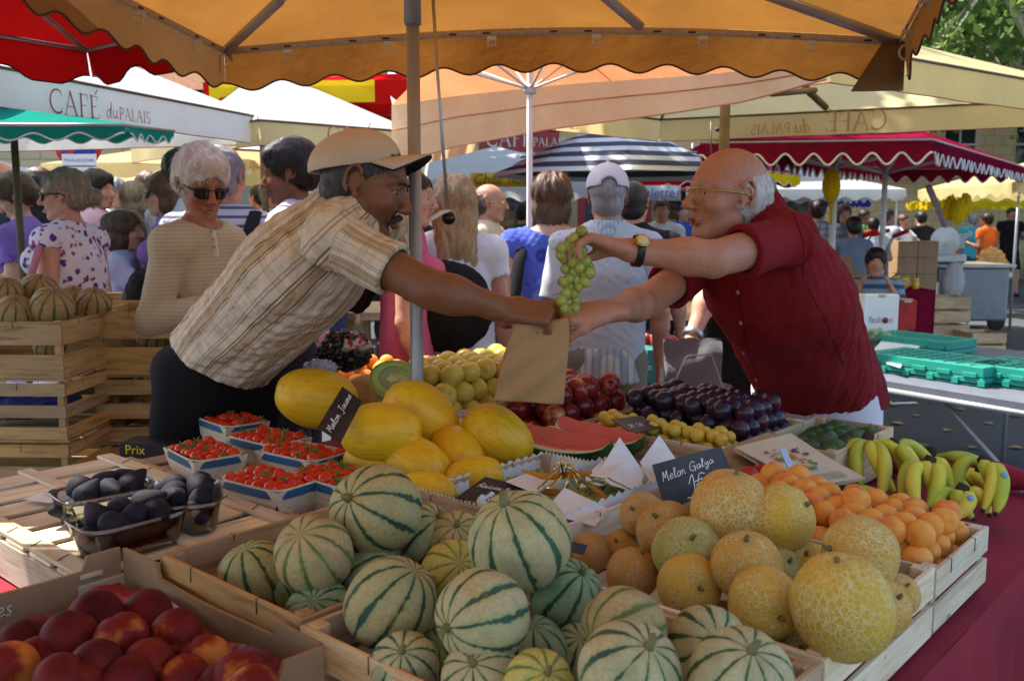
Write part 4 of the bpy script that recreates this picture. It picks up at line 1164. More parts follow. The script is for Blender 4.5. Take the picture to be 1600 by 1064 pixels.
# halved green melon
def cutmelon():
    px, py = 619, 592; p = pz_(px, py, 1.04); D = (p-V((0, 0, H))).length; R = 37*D/FOC
    o = empty('halved_melon', p, 'halved green fleshed melon with seeds showing, on the yellow melons', 'melon')
    ax = V((.25, -.62, .70)).normalized(); q = ax.to_track_quat('Z', 'Y'); o.rotation_euler = q.to_euler(); o.scale = (1.12, 1, 1)
    mb = MB(); mb.lathe([(R*math.cos(a), R*math.sin(a)) for a in [-PI/2+PI/2*i/12+.001 for i in range(13)]], n=32); mb.obj('rind', MG[1], o)
    m, nt, out = newmat('melon_flesh'); co = coords(nt)
    ln = nd(nt, 'VectorMath', {0: co}, operation='LENGTH').outputs['Value']
    surf(nt, out, ramp(nt, math_(nt, 'DIVIDE', ln, R), [(.35, (.62, .62, .25)), (.6, (.50, .60, .20)), (.93, (.28, .45, .08)), (1., (.1, .2, .02))]), .3, bump(nt, noise(nt, co, 120, 3), .2, .002))
    mb = MB(); mb.lathe([(R*.985, .0005), (R*.9, .001), (R*.5, .0), (R*.42, -.008), (R*.001, -.012)], n=32); mb.obj('flesh', m, o)
    ms = simple('melon_seed', (.72, .58, .25), .4, .2); mb = MB()
    for i in range(90):
        a = random.uniform(0, 6.28); rr = R*.42*math.sqrt(random.random()); mb.ell((rr*math.cos(a), rr*.6*math.sin(a), -.007+random.uniform(0, .008)), (.006, .0028, .0018), 7, 5, MX.Rotation(random.uniform(-1, 1), 3, 'Z'))
    mb.obj('seeds', ms, o)
cutmelon()
o = pixfruit('netted_melon', ME['net'][0], MG[3], 572, 618, 32, .96, .07, (560, 600), 'brown netted melon between the yellow melons and the apricots', 'melon')
# ---------------------------------------------------------------- heaps of small fruit
def many(name, me, mat, pts, label, cat, group, smin=.92, smax=1.06, stalk=None, rot=None):
    for p in pts: fruit(name, me, mat, p, rot() if rot else None, random.uniform(smin, smax), label, cat, group, stalk)
AP = heap(.012, .40, .43, .69, TZ+.022, .0228, 4, inset=.12, jit=.3)
many('apricot', ME['apr'], M_apr, AP, 'orange apricot in the pale crate before the bananas', 'apricot', 'apricots in the near crate', .84, 1.0)
many('nectarine', ME['peach'], M_nect, [pz_(x, y, .93) for x, y in ((1190, 741), (1172, 746), (1206, 748))], 'red nectarine beside the hanging paper bags', 'nectarine', 'nectarines by the paper bags', .6, .7)
many('apricot', ME['apr'], M_apr, [pz_(x, y, z) for x, y, z in ((1338, 782, .965), (1208, 742, .95), (1225, 758, .945), (1258, 768, .95), (1272, 778, .94), (1246, 745, .955), (1190, 757, .93))], 'orange apricot heaped highest beside the paper bags', 'apricot', 'topmost apricots', 1.0, 1.1)
stalk_a = stalkmesh(.036, .026, .0012, .012, .003)
many('red_apple', ME['rapple'], M_rapple, heap(1.075, 1.355, .82, 1.20, TZ+.0, .034, 4, inset=.12, jit=.3), 'dark red apple in the crate behind the yellow melons', 'apple', 'red apples', stalk=None)
many('yellow_apple', ME['rapple'], M_yapple, heap(1.385, 1.675, .71, 1.25, TZ+.03, .034, 4, inset=.1), 'yellow green apple in the crate behind the cut melon', 'apple', 'yellow apples')
PL = heap(.64, 1.05, 1.03, 1.335, TZ+.03, .0255, 4, inset=.12)
many('plum', ME['plum'], M_plum, PL, 'dark blue plum in the crate by the wire stand', 'plum', 'dark plums')
many('mirabelle', ME['mirab'], M_mirab, heap(.63, 1.05, .905, 1.02, TZ+.06, .0185, 3, inset=.05), 'small yellow mirabelle in front of the dark plums', 'mirabelle', 'mirabelles')
many('avocado', ME['avo'], M_avo, heap(.413, .59, 1.02, 1.36, TZ+.0, .0265, 3, inset=.02), 'green avocado in the crate behind the bags', 'avocado', 'avocados', .85, .95)
# peaches in the cardboard box
PB = (.50, 1.04, -.74, -.365)
M_card = simple('brown_cardboard', (.33, .215, .115), .8, .12, vs=6, bs=.25, bscale=120)
M_cardin = simple('cardboard_grey', (.30, .20, .12), .85, .15, bs=.2)
M_redp = simple('red_film', (.22, .008, .012), .35, .2, bs=.2)
def openbox(label, a0, a1, b0, b1, z0, h, mat, th=.006, name='cardboard_box', fluff=True):
    w, d = b1-b0, a1-a0
    o = empty(name, T((a0+a1)/2, (b0+b1)/2, z0), label, 'box', None, TROT)
    for (sx, sy) in ((0, -1), (0, 1), (-1, 0), (1, 0)):
        mb = MB()
        if sx:
            def fn(u, v, sx=sx):
                e = .022*(1 if abs(u-.5) > .3 else 0)
                return V((sx*(w/2+.003*math.sin(u*9)), (u-.5)*(d-.016), v*(h-.022+e)))
        else:
            def fn(u, v, sy=sy):
                e = .022*(1 if abs(u-.5) > .33 else 0)
                return V(((u-.5)*(w-.004), sy*(d/2+.003*math.sin(u*7)), v*(h-.022+e)))
        mb.grid(fn, 40, 4, smooth=False); mb.obj('side_panel', mat, o, solid=th)
    mb = MB(); mb.box((0, 0, .004), (w-.01, d-.01, .006)); mb.obj('base', mat, o)
    return o
pb = openbox('brown cardboard box of dark peaches with white script at the left front', *PB, Z0, .115, M_card)
mb = MB(); mb.grid(lambda u, v: T(.55+.45*u, -.70+.31*v, TZ+.055+.02*math.sin(u*11+v*7)*math.sin(v*13)+.03*(abs(v-.5)*2)**4+.0*(abs(u-.5)*2)**6), 30, 24)
mb.obj('liner_sheet', M_redp, label='red liner sheet under the dark peaches', cat='liner')
# script on the inner back side of the box: "Soleil des Iles"
sts, w_ = strokes('Soleil des Iles'.replace('I', 'I'), 'hw', .07)
cx = pb
mb = MB(); sc_ = .047
ribbonmesh(mb, sts, lambda x, y: V(T(1.0325, -.70+x/w_*.16, .865+y*sc_*.6)))
mb.obj('script_print', M_cream, pb, True)
PX = [(36, 1010), (108, 995), (150, 962), (230, 960), (190, 997), (275, 990), (62, 1036), (150, 1040), (232, 1038), (320, 1030), (96, 1062), (200, 1065), (290, 1062), (375, 1056), (15, 1045), (345, 1075), (395, 1078), (128, 1075)]
for i, (x, y) in enumerate(PX):
    pixfruit('peach', ME['peach'], M_peach, x, y+2, 38, .905+.012*((i*5) % 3), .036, None, 'dark red peach in the cardboard box at the left front', 'peach', 'peaches in the cardboard box')
many('peach', ME['peach'], M_peach, heap(.53, 1.01, -.72, -.39, TZ+.012, .036, 1, inset=0), 'shaded peach in the bottom layer of the cardboard box', 'peach', 'lower peaches in the cardboard box')
# apricots on the far left of the table, and their tray
crate('low wooden tray of apricots beside the black plastic bag', 1.42, 1.79, .72-.0, 1.38, Z0, .03, W_pale, 1) if False else None
tray = crate('low wooden tray of apricots at the far end of the table', 1.70, 1.79, .70, 1.36, Z0, .09, W_pale, 1)
far = [pz_(x+random.uniform(-2, 2), y+random.uniform(-2, 2), .945-(y-560)*.0012) for y, xs in ((566, (548, 580, 606, 668, 690, 712)), (577, (520, 560, 594, 622, 660, 682, 704, 726)), (590, (512, 540, 572, 664, 690, 716, 740)), (600, (530, 556, 588))) for x in xs]
many('apricot', ME['apr'], M_apr, far, 'large orange apricot at the far end of the table beside the pole', 'apricot', 'apricots at the far end of the table', 1.15, 1.35)
# ---------------------------------------------------------------- cherry tomato punnets
M_blue = simple('blue_band', (.02, .09, .20), .45, .12)
M_ven = woodmat('basket_veneer', (.70, .62, .46), (.52, .42, .28), .06)
def punnet_proto():
    o = empty('tomato_punnet', (0, 0, 0), 'x', 'punnet')
    L, W, h, tp = .19, .125, .07, .80
    def wall(sx, sy):
        mb = MB()
        if sy: fn = lambda u, v: V(((u-.5)*L*(tp+(1-tp)*v)*(.80+.2*min(1, v*1.5)), sy*W/2*(tp+(1-tp)*v), v*h))
        else: fn = lambda u, v: V((sx*L/2*(tp+(1-tp)*v), (u-.5)*W*(tp+(1-tp)*v)*(.80+.2*min(1, v*1.5)), v*h))
        mb.grid(fn, 6, 6, smooth=False); mb.obj('side', M_ven, o, solid=.0015)
    for s_ in ((0, 1), (0, -1), (1, 0), (-1, 0)): wall(*s_)
    mb = MB(); mb.box((0, 0, .002), (L*tp, W*tp, .002)); mb.obj('base', M_ven, o)
    mb = MB()
    def rim(t):
        c_ = math.cos(t); s_ = math.sin(t); n = 5
        return (math.copysign(abs(c_)**(2/n), c_)*L/2*1.01, math.copysign(abs(s_)**(2/n), s_)*W/2*1.015)
    for z0_, z1_, nm in ((h-.017, h-.001, 'rim_band'),):
        mb = MB(); mb.grid(lambda u, v: V((*[q*(1 if k else 1) for k, q in enumerate(rim(u*2*PI))], z0_+(z1_-z0_)*v)), 48, 2, smooth=False); mb.obj(nm, M_blue, o, solid=.002)
    mb = MB(); mb.grid(lambda u, v: V((rim(u*2*PI)[0]*(.985-.02*v), rim(u*2*PI)[1]*(.985-.03*v), h+.003-.016*v)), 48, 2, smooth=False); mb.obj('inner_band', M_ven, o, solid=.0015)
    return o
pun = punnet_proto()
M_calyx = simple('tomato_calyx', (.13, .22, .04), .6, .3)
calyx = MB()
for i in range(5):
    a = i*2*PI/5; calyx.tube([(0, 0, .0135), (.006*math.cos(a), .006*math.sin(a), .0155), (.013*math.cos(a), .013*math.sin(a), .0165)], [.0014, .0017, .0004], 5)
calyx.tube([(0, 0, .0135), (.002, 0, .024)], [.0012, .001], 5)
calyx = calyx.mesh()
PU = [(362, 655, -.1, 'farthest', .925), (418, 682, .05, 'behind the black boarded melon, second farthest', .925), (320, 704, -.15, 'leftmost', .925), (474, 705, .1, 'touching the black melon board', .925), (421, 748, .12, 'nearest the camera', .925), (527, 742, .0, 'beside the largest striped melon', .925)]
for i, (px, py, dr, w_, z) in enumerate(PU):
    c = pz_(px, py, z); zb = z-.07
    rz = TROT+PI/2+dr
    lb = 'blue rimmed wooden punnet of cherry tomatoes, '+w_
    if i == 0: o = pun; o.location = (c.x, c.y, zb); o.rotation_euler = (0, 0, rz); o['label'] = lb; o['group'] = 'tomato punnets'
    else: o = clone(pun, (c.x, c.y, zb), (0, 0, rz), None, lb, 'tomato punnets')
    Rz = MX.Rotation(rz, 3, 'Z')
    k = 0
    for L in range(2):
        for ix in range(6):
            for iy in range(4):
                if L == 0 and 0 < ix < 5 and 0 < iy < 3: continue
                p = c+Rz@V(((ix-2.5)*(.029 if L else .023)+random.uniform(-.004, .004), (iy-1.5)*(.0265 if L else .02)+random.uniform(-.004, .004), -.032+L*.026+random.uniform(-.004, .007)))
                g = random.random() < .3
                fruit('cherry_tomato', ME['tom'], M_tom, p, (random.uniform(-.7, .7), random.uniform(-.7, .7), random.uniform(0, 6)), random.uniform(.92, 1.18), 'red cherry tomato in the punnet '+w_, 'tomato', 'cherry tomatoes, punnet '+w_, calyx if g else None, M_calyx)
# ---------------------------------------------------------------- figs
m, nt, out = newmat('clear_plastic')
gl = nd(nt, 'BsdfGlossy', {'Color': (.9, .9, .9), 'Roughness': .08}); tr = nd(nt, 'BsdfTransparent', {'Color': (.9, .92, .92)})
fz = nd(nt, 'Fresnel', {'IOR': 1.6}).outputs[0]
nt.links.new(nd(nt, 'MixShader', {0: math_(nt, 'MULTIPLY_ADD', fz, .9, .06), 1: tr.outputs[0], 2: gl.outputs[0]}).outputs[0], out.inputs[0])
M_clear = m
def tub():
    o = empty('fig_punnet', (0, 0, 0), 'x', 'punnet'); L, W, h = .18, .12, .06
    def rr(t, s): c_, q = math.cos(t), math.sin(t); return V((math.copysign(abs(c_)**.42, c_)*L/2*s, math.copysign(abs(q)**.42, q)*W/2*s, 0))
    mb = MB(); mb.grid(lambda u, v: rr(u*2*PI, .82+.18*v)+V((0, 0, h*v)), 96, 6); mb.obj('wall', M_clear, o, solid=.001)
    mb = MB(); mb.grid(lambda u, v: rr(u*2*PI, .001+.82*v)+V((0, 0, .001)), 48, 2); mb.obj('base', M_clear, o)
    mb = MB(); mb.tube([rr(i*2*PI/48, 1.02)+V((0, 0, h)) for i in range(49)], .0022, 6, cap=False); mb.obj('rim', M_clear, o)
    return o
tb = tub()
for i, (px, py, dr, w_) in enumerate([(165, 765, .75, 'the far left one'), (200, 806, .15+.7, 'the nearest one'), (293, 772, 1.9, 'the right one, by the tomatoes')]):
    z = .885+.06; c = pz_(px, py, z); zb = z-.06+.003; lb = 'clear plastic punnet of dark figs, '+w_
    if i == 0: o = tb; o.location = (c.x, c.y, zb); o.rotation_euler = (0, 0, dr); o['label'] = lb; o['group'] = 'fig punnets'
    else: o = clone(tb, (c.x, c.y, zb), (0, 0, dr), None, lb, 'fig punnets')
    Rz = MX.Rotation(dr, 3, 'Z')
    for L in range(2):
        for ix in range(4 if L == 0 else 3):
            for iy in range(2):
                p = c+Rz@V(((ix-(1.5 if L == 0 else 1))*(.041 if L else .036)+random.uniform(-.004, .004), (iy-.5)*(.045 if L else .04), -.027+L*.03+random.uniform(-.003, .006)))
                fruit('fig', ME['fig'], M_fig, p, (random.uniform(.7, 2.2), random.uniform(-.5, .5), random.uniform(0, 6.28)), random.uniform(.85, 1.08), 'dark purple fig in the plastic punnet, '+w_, 'fig', 'figs, '+w_)
# price slip
p = pz_(75, 778, .893)
mb = MB(); Rs = MX.Rotation(-.35, 3, 'Z')
mb.grid(lambda u, v: p+Rs@V(((u-.5)*.075, (v-.5)*.06, .006*math.sin(u*3.1)*math.sin(v*2)+.002)), 8, 8)
o = mb.obj('paper_slip', M_cream, label='small printed white paper slip beside the fig punnets', cat='paper')
M_grey = simple('grey_print', (.2, .2, .22), .8)
mb = MB()
for k in range(6): mb.box(p+Rs@V((-.01+.014*(k % 3), .018-.013*(k//2), .0094)), (.012, .0014, .0004), Rs)
mb.obj('print', M_grey, o, True)
# ---------------------------------------------------------------- bananas
def banana_mesh(L=.19, r=.0175, bend=1.25, seed=0):
    mb = MB(); n = 14; pts = []; rad = []; Rb = L/bend
    for i in range(n+1):
        t = i/n; a = (t-.5)*bend
        pts.append((Rb*math.sin(a), 0, Rb*math.cos(a)-Rb))
        rad.append(r*min(1, .34+((t/.16) if t < .16 else 1)*.66 if t < .16 else 1)*(1 if t < .8 else 1-.75*((t-.8)/.2)**2.2))
    rad[0] = r*.32; rad[1] = r*.42
    mb.tube(pts, rad, 10, True, True)
    return mb
def banana_hand(label, P0, dirs, fan, scale=1., z=TZ+.02, sticker=False):
    """P0 stem point; each banana leaves the stem, arching up then down to the cloth"""
    o = empty('banana_hand', P0, label, 'bananas', 'banana hands')
    mb = MB(); mb.tube([(0, 0, -.012), (0, 0, .012), (.004, 0, .022)], [.017, .014, .011], 10); mb.obj('stem', M_btip, o)
    for i, (az, L, h) in enumerate(fan):
        d = V((math.cos(az), math.sin(az), 0)); n = 16; pts = []; rad = []
        zt = z+.014-P0.z
        for k in range(n+1):
            t = k/n
            x = L*(.06+.94*t); zz = h*math.sin(min(1, t*1.18)*PI*.72)*(1-.15*t)+zt*(t**1.3)
            zz = zz if t < .85 else zz
            sw = .02*math.sin(t*PI)*(1 if i % 2 else -1)
            side = V((-d.y, d.x, 0))
            pts.append(d*x+side*sw+V((0, 0, zz)))
            r = .0162*scale
            rad.append(r*float(np.interp(t, [0, .12, .2, .34, .68, .86, .96, 1], [.42, .42, .62, 1, 1, .78, .42, .3])))
        m2 = MB(); m2.tube(pts, rad, 6, True, True, flat=.95); b = m2.obj('banana', M_ban, o)
        m2 = MB(); m2.tube([pts[-1], pts[-1]+(pts[-1]-pts[-2]).normalized()*.006], [rad[-1]*1.05, rad[-1]*.8], 7); m2.obj('tip', M_btip, b)
        if sticker and i == 1:
            q = pts[9]+V((0, 0, 1)).cross(d).normalized()*(-.0)+V((0, -.6, .8)).normalized()*rad[9]*.98
            m2 = MB(); m2.lathe([(.007, 0), (.0066, .001)], q, 14, V((0, -.6, .8)).to_track_quat('Z', 'Y').to_matrix()); m2.obj('sticker', simple('blue_sticker', (.10, .32, .62), .3), b)
    return o
def BH(label, stem, z, ends, h=.05, st=True):
    P0 = pz_(*stem, z); fan = []
    for e in ends:
        q = pz_(e[0], e[1], TZ+.035); v = q-P0; fan.append((math.atan2(v.y, v.x), math.hypot(v.x, v.y), e[2] if len(e) > 2 else h))
    banana_hand(label, P0, None, fan, sticker=st and (len(ends) == 4))
BH('hand of bananas arched highest, against the avocado crate', (1356, 690), .93, [(1398, 782), (1375, 790), (1345, 775), (1420, 768), (1330, 765)], .03)
BH('small hand of two bananas next to the arched one', (1395, 700), .92, [(1440, 760), (1468, 745), (1455, 775)], .03)
BH('greenish hand of bananas in the middle of the row', (1452, 728), .92, [(1410, 800), (1448, 808), (1470, 800), (1490, 790), (1432, 812)], .035)
BH('large hand of green yellow bananas at the right end', (1536, 728), .92, [(1490, 790), (1555, 820), (1566, 800), (1535, 815)], .04)
BH('hand of small bananas lying in front of the right ones', (1503, 772), .88, [(1462, 812), (1490, 818), (1520, 818), (1545, 812)], .02)
BH('single banana lying behind the right hands', (1455, 712), .865, [(1545, 738), (1560, 752)], .02, False)
BH('yellow bananas lying low behind the apricot crate', (1310, 770), .86, [(1385, 795), (1400, 790), (1362, 785)], .01, True)
BH('hand of bananas lying behind the greenish ones', (1475, 735), .87, [(1545, 770), (1562, 788), (1530, 790)], .02, False)
# blue box under the bananas
mb = MB(); mb.box(T(.22, .765, TZ+.0125), (.10, .30, .02), R2); mb.obj('flat_box', simple('pale_blue_card', (.25, .36, .55), .5), label='flat pale blue card under the bananas', cat='card', bevel=.002)
# ================================================================ more on the stall
def quad_card(label, pts, mat, th=.002, name='price_board', text=(), cat='price board', parent=None, nsub=1, curl=0, chalk=None):
    """thin card through four world corners TL, TR, BR, BL with handwriting; text: (string, x0, y0, size, width) in card fractions"""
    A, B, C, D = [V(p) for p in pts]; n = (B-A).cross(D-A).normalized()
    if n.dot(A-V((0, 0, H))) > 0: n = -n
    fn = lambda u, v, o=0: A.lerp(B, u).lerp(D.lerp(C, u), v)+n*(o+curl*math.sin(u*PI)*.02)
    mb = MB(); mb.grid(lambda u, v: fn(u, v), 12 if curl else 2, 2, smooth=bool(curl)); o = mb.obj(name, mat, parent, bool(parent), solid=th, label=label, cat=cat)
    W = (B-A).length; Hh = (D-A).length
    for s, x0, y0, size, wd in text:
        mb = MB(); st, tw = strokes(s, 'hw', wd)
        ribbonmesh(mb, st, lambda x, y: fn(x0+x*size/W, y0-y*size/Hh, th/2+.0012)); mb.obj('handwriting', chalk or M_chalk, o, True)
    return o
# Melon Galya board on its spike
def P4(l): return [py_(*q) for q in l]
b = quad_card('black price board in white handwriting above the netted melons', P4([(1019, 726, 1.72), (1126, 697, 1.78), (1146, 742, 1.77), (1041, 801, 1.71)]), M_black_board,
              text=[('Melon Galya', .07, .40, .0215, .075), ('1$', .36, .92, .042, .06), (',50', .62, .92, .026, .075)])
mb = MB(); mb.tube([py_(1094, 770, 1.76), py_(1096, 850, 1.77)], .0022, 6); mb.obj('spike', M_steel, b, True)
b = quad_card('tilted black price board between the yellow melons and the tomatoes', P4([(496, 668, 1.93), (535, 604, 2.0), (566, 627, 1.99), (532, 692, 1.90)]), M_black_board,
              text=[('Melon Jaune', .06, .55, .0185, .07)])
b = quad_card('small black price board on the white grapes', P4([(758, 745, 1.78), (836, 764, 1.76), (806, 790, 1.70), (712, 778, 1.72)]), M_black_board,
              text=[('Raisin Italia', .08, .45, .0155, .08), ('1,50', .35, .88, .017, .08)])
b = quad_card('small black price board lying between the mirabelles and the plums', P4([(955, 655, 2.28), (1000, 650, 2.34), (1034, 668, 2.3), (988, 678, 2.2)]), M_black_board, text=[('1$ 50', .15, .7, .02, .08)])
b = quad_card('tiny black price tag among the netted melons', P4([(894, 846, 1.45), (918, 852, 1.46), (912, 866, 1.44), (888, 860, 1.43)]), M_black_board)
# yellow variety strip on the plum crate
M_yel = simple('yellow_card', (.68, .52, .03), .5, .08)
mb = MB(); g = lambda u, v: py_(1052+75*u, 676+6*math.sin(u*PI)*-1.0+14*v+2*u, 2.33-.02*u)
mb.grid(g, 10, 2); o = mb.obj('variety_strip', M_yel, label='yellow printed strip on the front of the plum crate', cat='label strip', solid=.001)
me = txtmesh('PHORUS', .032, lambda x, y: py_(1090+x*640, 682-y*640-.0, 2.315)); put('lettering', me, M_blackpl, o, True)
# ---------------------------------------------------------------- grapes in liners, ribbons
def liner(label, a0, a1, b0, b1, z0, h):
    w, d = b1-b0, a1-a0; o = empty('paper_liner', T((a0+a1)/2, (b0+b1)/2, z0), label, 'liner', 'paper liners', TROT)
    mb = MB(); N = 120
    def fn(u, v):
        t = u*4; k = int(t) % 4; s = t-int(t) if u < 1 else 0
        c = [(-1, -1), (1, -1), (1, 1), (-1, 1), (-1, -1)]; x = c[k][0]+(c[k+1][0]-c[k][0])*s; y = c[k][1]+(c[k+1][1]-c[k][1])*s
        zz = (u*N*.5) % 1; zig = .008*abs(zz-.5)*2
        return V((x*w/2*(.92+.10*v), y*d/2*(.92+.10*v), v*(h-zig*v)))
    mb.grid(fn, N*2, 3, smooth=False); mb.obj('side', M_cream, o, solid=.0012)
    mb = MB(); mb.box((0, 0, .002), (w*.92, d*.92, .002)); mb.obj('base', M_cream, o)
    return o
liner('white scalloped paper liner of grapes at the back of the grape crate', .575, .755, .19, .585, TZ+.015, .125)
liner('white scalloped paper liner of grapes nearest the striped melons', .762, .922, .19, .585, TZ+.015, .11)
GR = heap(.59, .745, .21, .57, TZ+.07, .0125, 2, inset=.1)+heap(.775, .91, .21, .57, TZ+.06, .0125, 2, inset=.1)
many('white_grape', ME['grape'], M_grape, [p for p in GR if random.random() < .85], 'pale green grape in the paper liners of the grape crate', 'grape', 'grapes in the crate', 1.05, 1.35)
def fold_sheet(label, A, B, C, D, ridge):
    """creased white sheet standing like a tent: A-B foot line, C-D other foot, ridge apex"""
    mb = MB(); A, B, C, D = map(V, (A, B, C, D))
    mb.grid(lambda u, v: A.lerp(B, u).lerp(D.lerp(C, u), v)+V((0, 0, ridge*(1-abs(2*v-1))))+V((0, 0, .004*math.sin(u*5))), 8, 16, smooth=False)
    return mb.obj('paper_sheet', M_cream, label=label, cat='paper', solid=.0012)
fold_sheet('folded white paper standing beside the grape crate, left one', py_(905, 762, 1.80), py_(940, 716, 1.92), py_(1000, 742, 1.9), py_(998, 770, 1.8), .012)
quad_card('pointed white paper sheet in front of the watermelon, left one', P4([(932, 742, 1.86), (968, 683, 1.97), (1006, 738, 1.93), (1000, 768, 1.84)]), M_cream, .0012, 'paper_sheet', cat='paper')
quad_card('pointed white paper sheet in front of the watermelon, right one', P4([(1000, 722, 1.95), (1030, 680, 2.03), (1058, 720, 2.0), (1020, 760, 1.88)]), M_cream, .0012, 'paper_sheet', cat='paper')
quad_card('white paper corner among the grapes below the gold ribbon', P4([(848, 800, 1.62), (882, 762, 1.72), (952, 795, 1.68), (930, 822, 1.58)]), M_cream, .0012, 'paper_sheet', cat='paper')
quad_card('white paper flap among the grapes behind the small board', P4([(790, 752, 1.76), (830, 737, 1.83), (862, 752, 1.80), (836, 770, 1.72)]), M_cream, .0012, 'paper_sheet', cat='paper')
M_oran = simple('orange_foil', (.55, .19, .02), .3, .15); M_goldf = simple('gold_foil', (.75, .55, .16), .22, .1, metal=1.)
mb = MB()
for pts in ([(815, 735), (850, 745), (900, 741), (925, 738)], [(905, 745), (930, 765), (960, 790), (968, 800)], [(835, 775), (855, 768), (880, 770), (868, 776)]):
    Y = 1.78
    mb.cur = 0
    mb.grid(lambda u, v, pts=pts: py_(*[sum(c) for c in zip([np.interp(u*3, range(4), [q[0] for q in pts]), np.interp(u*3, range(4), [q[1] for q in pts])], (0, (v-.5)*11*math.sin(.3+u*2.4)))], Y-.03*u), 12, 4)
rb = mb.obj('ribbon_bow', M_oran, label='orange and gold foil ribbon bow on the white grapes', cat='ribbon', solid=.0008)
mb = MB()
for k in range(7):
    a = k*.9
    mb.tube([py_(880, 745, 1.76), py_(880+14*math.cos(a), 738+10*math.sin(a)-6, 1.75), py_(880+26*math.cos(a+.5), 748+16*math.sin(a+.5), 1.745), py_(880+(34+6*k % 5)*math.cos(a+.8), 754+20*math.sin(a+.8), 1.75)], [.001, .004, .0045, .001], 6, flat=.2)
mb.tube([py_(860, 745, 1.76), py_(840, 765, 1.74), py_(820, 778, 1.72), py_(815, 780, 1.72)], [.002, .005, .005, .001], 6, flat=.2)
mb.tube([py_(875, 735, 1.76), py_(872, 724, 1.76), py_(878, 716, 1.76), py_(888, 722, 1.76), py_(884, 738, 1.76)], [.004]*5, 6, flat=.25)
mb.tube([py_(955, 780, 1.74), py_(968, 800, 1.72), py_(972, 812, 1.71)], [.004, .006, .002], 6, flat=.2)
mb.obj('gold_loop', M_goldf, rb, True)
mb = MB()
for k in range(14):
    x, y = random.uniform(870, 960), random.uniform(728, 775)
    mb.tube([py_(x, y, 1.8), py_(x+random.uniform(8, 25), y+random.uniform(2, 16), 1.78), py_(x+random.uniform(25, 45), y+random.uniform(10, 26), 1.77)], .0014, 5)
mb.obj('grape_stalks', M_stem, label='thin green grape stalks on top of the white grapes', cat='stalks', kind='stuff')
# ---------------------------------------------------------------- watermelon wedges
def wmmat():
    m, nt, out = newmat('watermelon_flesh'); co = nd(nt, 'Attribute', attribute_name='uvw').outputs['Vector']
    s = nd(nt, 'SeparateXYZ', {0: co}); r = s.outputs[1]
    n = noise(nt, co, 40, 4)
    col = ramp(nt, math_(nt, 'MULTIPLY_ADD', n, .06, r), [(.0, (.60, .07, .05)), (.8, (.58, .05, .045)), (.9, (.66, .45, .25)), (.95, (.68, .66, .42)), (1., (.2, .32, .1))])
    v = nd(nt, 'TexVoronoi', {'Vector': nd(nt, 'Mapping', {'Vector': co, 'Scale': (30, 14, 1)}).outputs[0], 'Scale': 1.0}).outputs['Distance']
    sd = math_(nt, 'MULTIPLY', ramp(nt, v, [(.2, 1.), (.28, 0.)]), ramp(nt, r, [(.45, 0.), (.5, 1.), (.8, 1.), (.84, 0.)]))
    col = mixc(nt, sd, col, (.03, .01, .01))
    surf(nt, out, col, .22, bump(nt, n, .5, .004)); return m
def rindmat():
    m, nt, out = newmat('watermelon_rind'); co = coords(nt, scale=(3, 30, 30))
    n = noise(nt, co, 1.6, 4, dist=1.5); surf(nt, out, ramp(nt, n, [(.4, (.012, .045, .012)), (.6, (.06, .16, .04))]), .3); return m
M_wf, M_wr = wmmat(), rindmat()
def wedge(label, c, az, tilt, L=.13, R=.085, half=38):
    o = empty('watermelon_slice', c, label, 'watermelon', 'watermelon slices')
    o.rotation_euler = (math.radians(tilt), math.radians(3), az)
    h = math.radians(half); prof = lambda x: R*math.sqrt(max(0, 1-x*x))**.8+.001
    mb = MB(); mb.grid(lambda u, v: V(((2*u-1)*L, prof(2*u-1)*math.sin((2*v-1)*h), -prof(2*u-1)*math.cos((2*v-1)*h))), 28, 10); mb.obj('rind', M_wr, o)
    for sg in (-1, 1):
        mb = MB(); mb.grid(lambda u, v: V(((2*u-1)*L, sg*v*prof(2*u-1)*math.sin(h)*.998, -v*prof(2*u-1)*math.cos(h)*.998+.002*math.sin(u*20)*(1-v))), 28, 12, uv=lambda u, v: ((2*u-1)*L, v, 0)); mb.obj('flesh', M_wf, o)
    return o
wedge('long red watermelon slice at the left of the crate', pz_(880, 672, .955), math.atan2(-EA.y, -EA.x)+.15, -22, .135, .085, 44)
wedge('second red watermelon slice behind the left one', pz_(940, 664, .955), math.atan2(-EA.y, -EA.x)+.05, -24, .125, .08, 44)
wedge('red watermelon slice in the shade under the papers', pz_(905, 700, .87), math.atan2(-EA.y, -EA.x)+.3, -40, .12, .08, 40)
# ---------------------------------------------------------------- paper bags with a printed fruit basket, knife
M_kraft = simple('kraft_paper', (.38, .235, .11), .75, .08, vs=5, bs=.45, bscale=11)
M_kraft2 = simple('light_kraft_paper', (.58, .46, .31), .75, .08, vs=12, bs=.3, bscale=35)
quad_card('plain brown paper bag under the printed ones', P4([(1118, 706, 2.02), (1200, 676, 2.2), (1262, 712, 2.15), (1185, 745, 1.98)]), M_kraft, .006, 'paper_bag', cat='paper bag')
quad_card('pale paper bag slightly askew under the top printed one', P4([(1146, 702, 2.02), (1232, 682, 2.12), (1352, 748, 2.0), (1258, 768, 1.9)]), M_kraft2, .006, 'paper_bag', cat='paper bag')
PBG = P4([(1148, 699, 2.0), (1236, 677, 2.1), (1342, 748, 1.96), (1264, 760, 1.88)])
bgk = quad_card('top paper bag printed with a basket of fruit, beside the bananas', PBG, M_kraft2, .003, 'paper_bag', cat='paper bag')
A_, B_, C_, D_ = PBG; bn = (B_-A_).cross(D_-A_).normalized(); bn = bn if bn.z > 0 else -bn
bf = lambda u, v, o=.0035: A_.lerp(B_, u).lerp(D_.lerp(C_, u), v)+bn*o
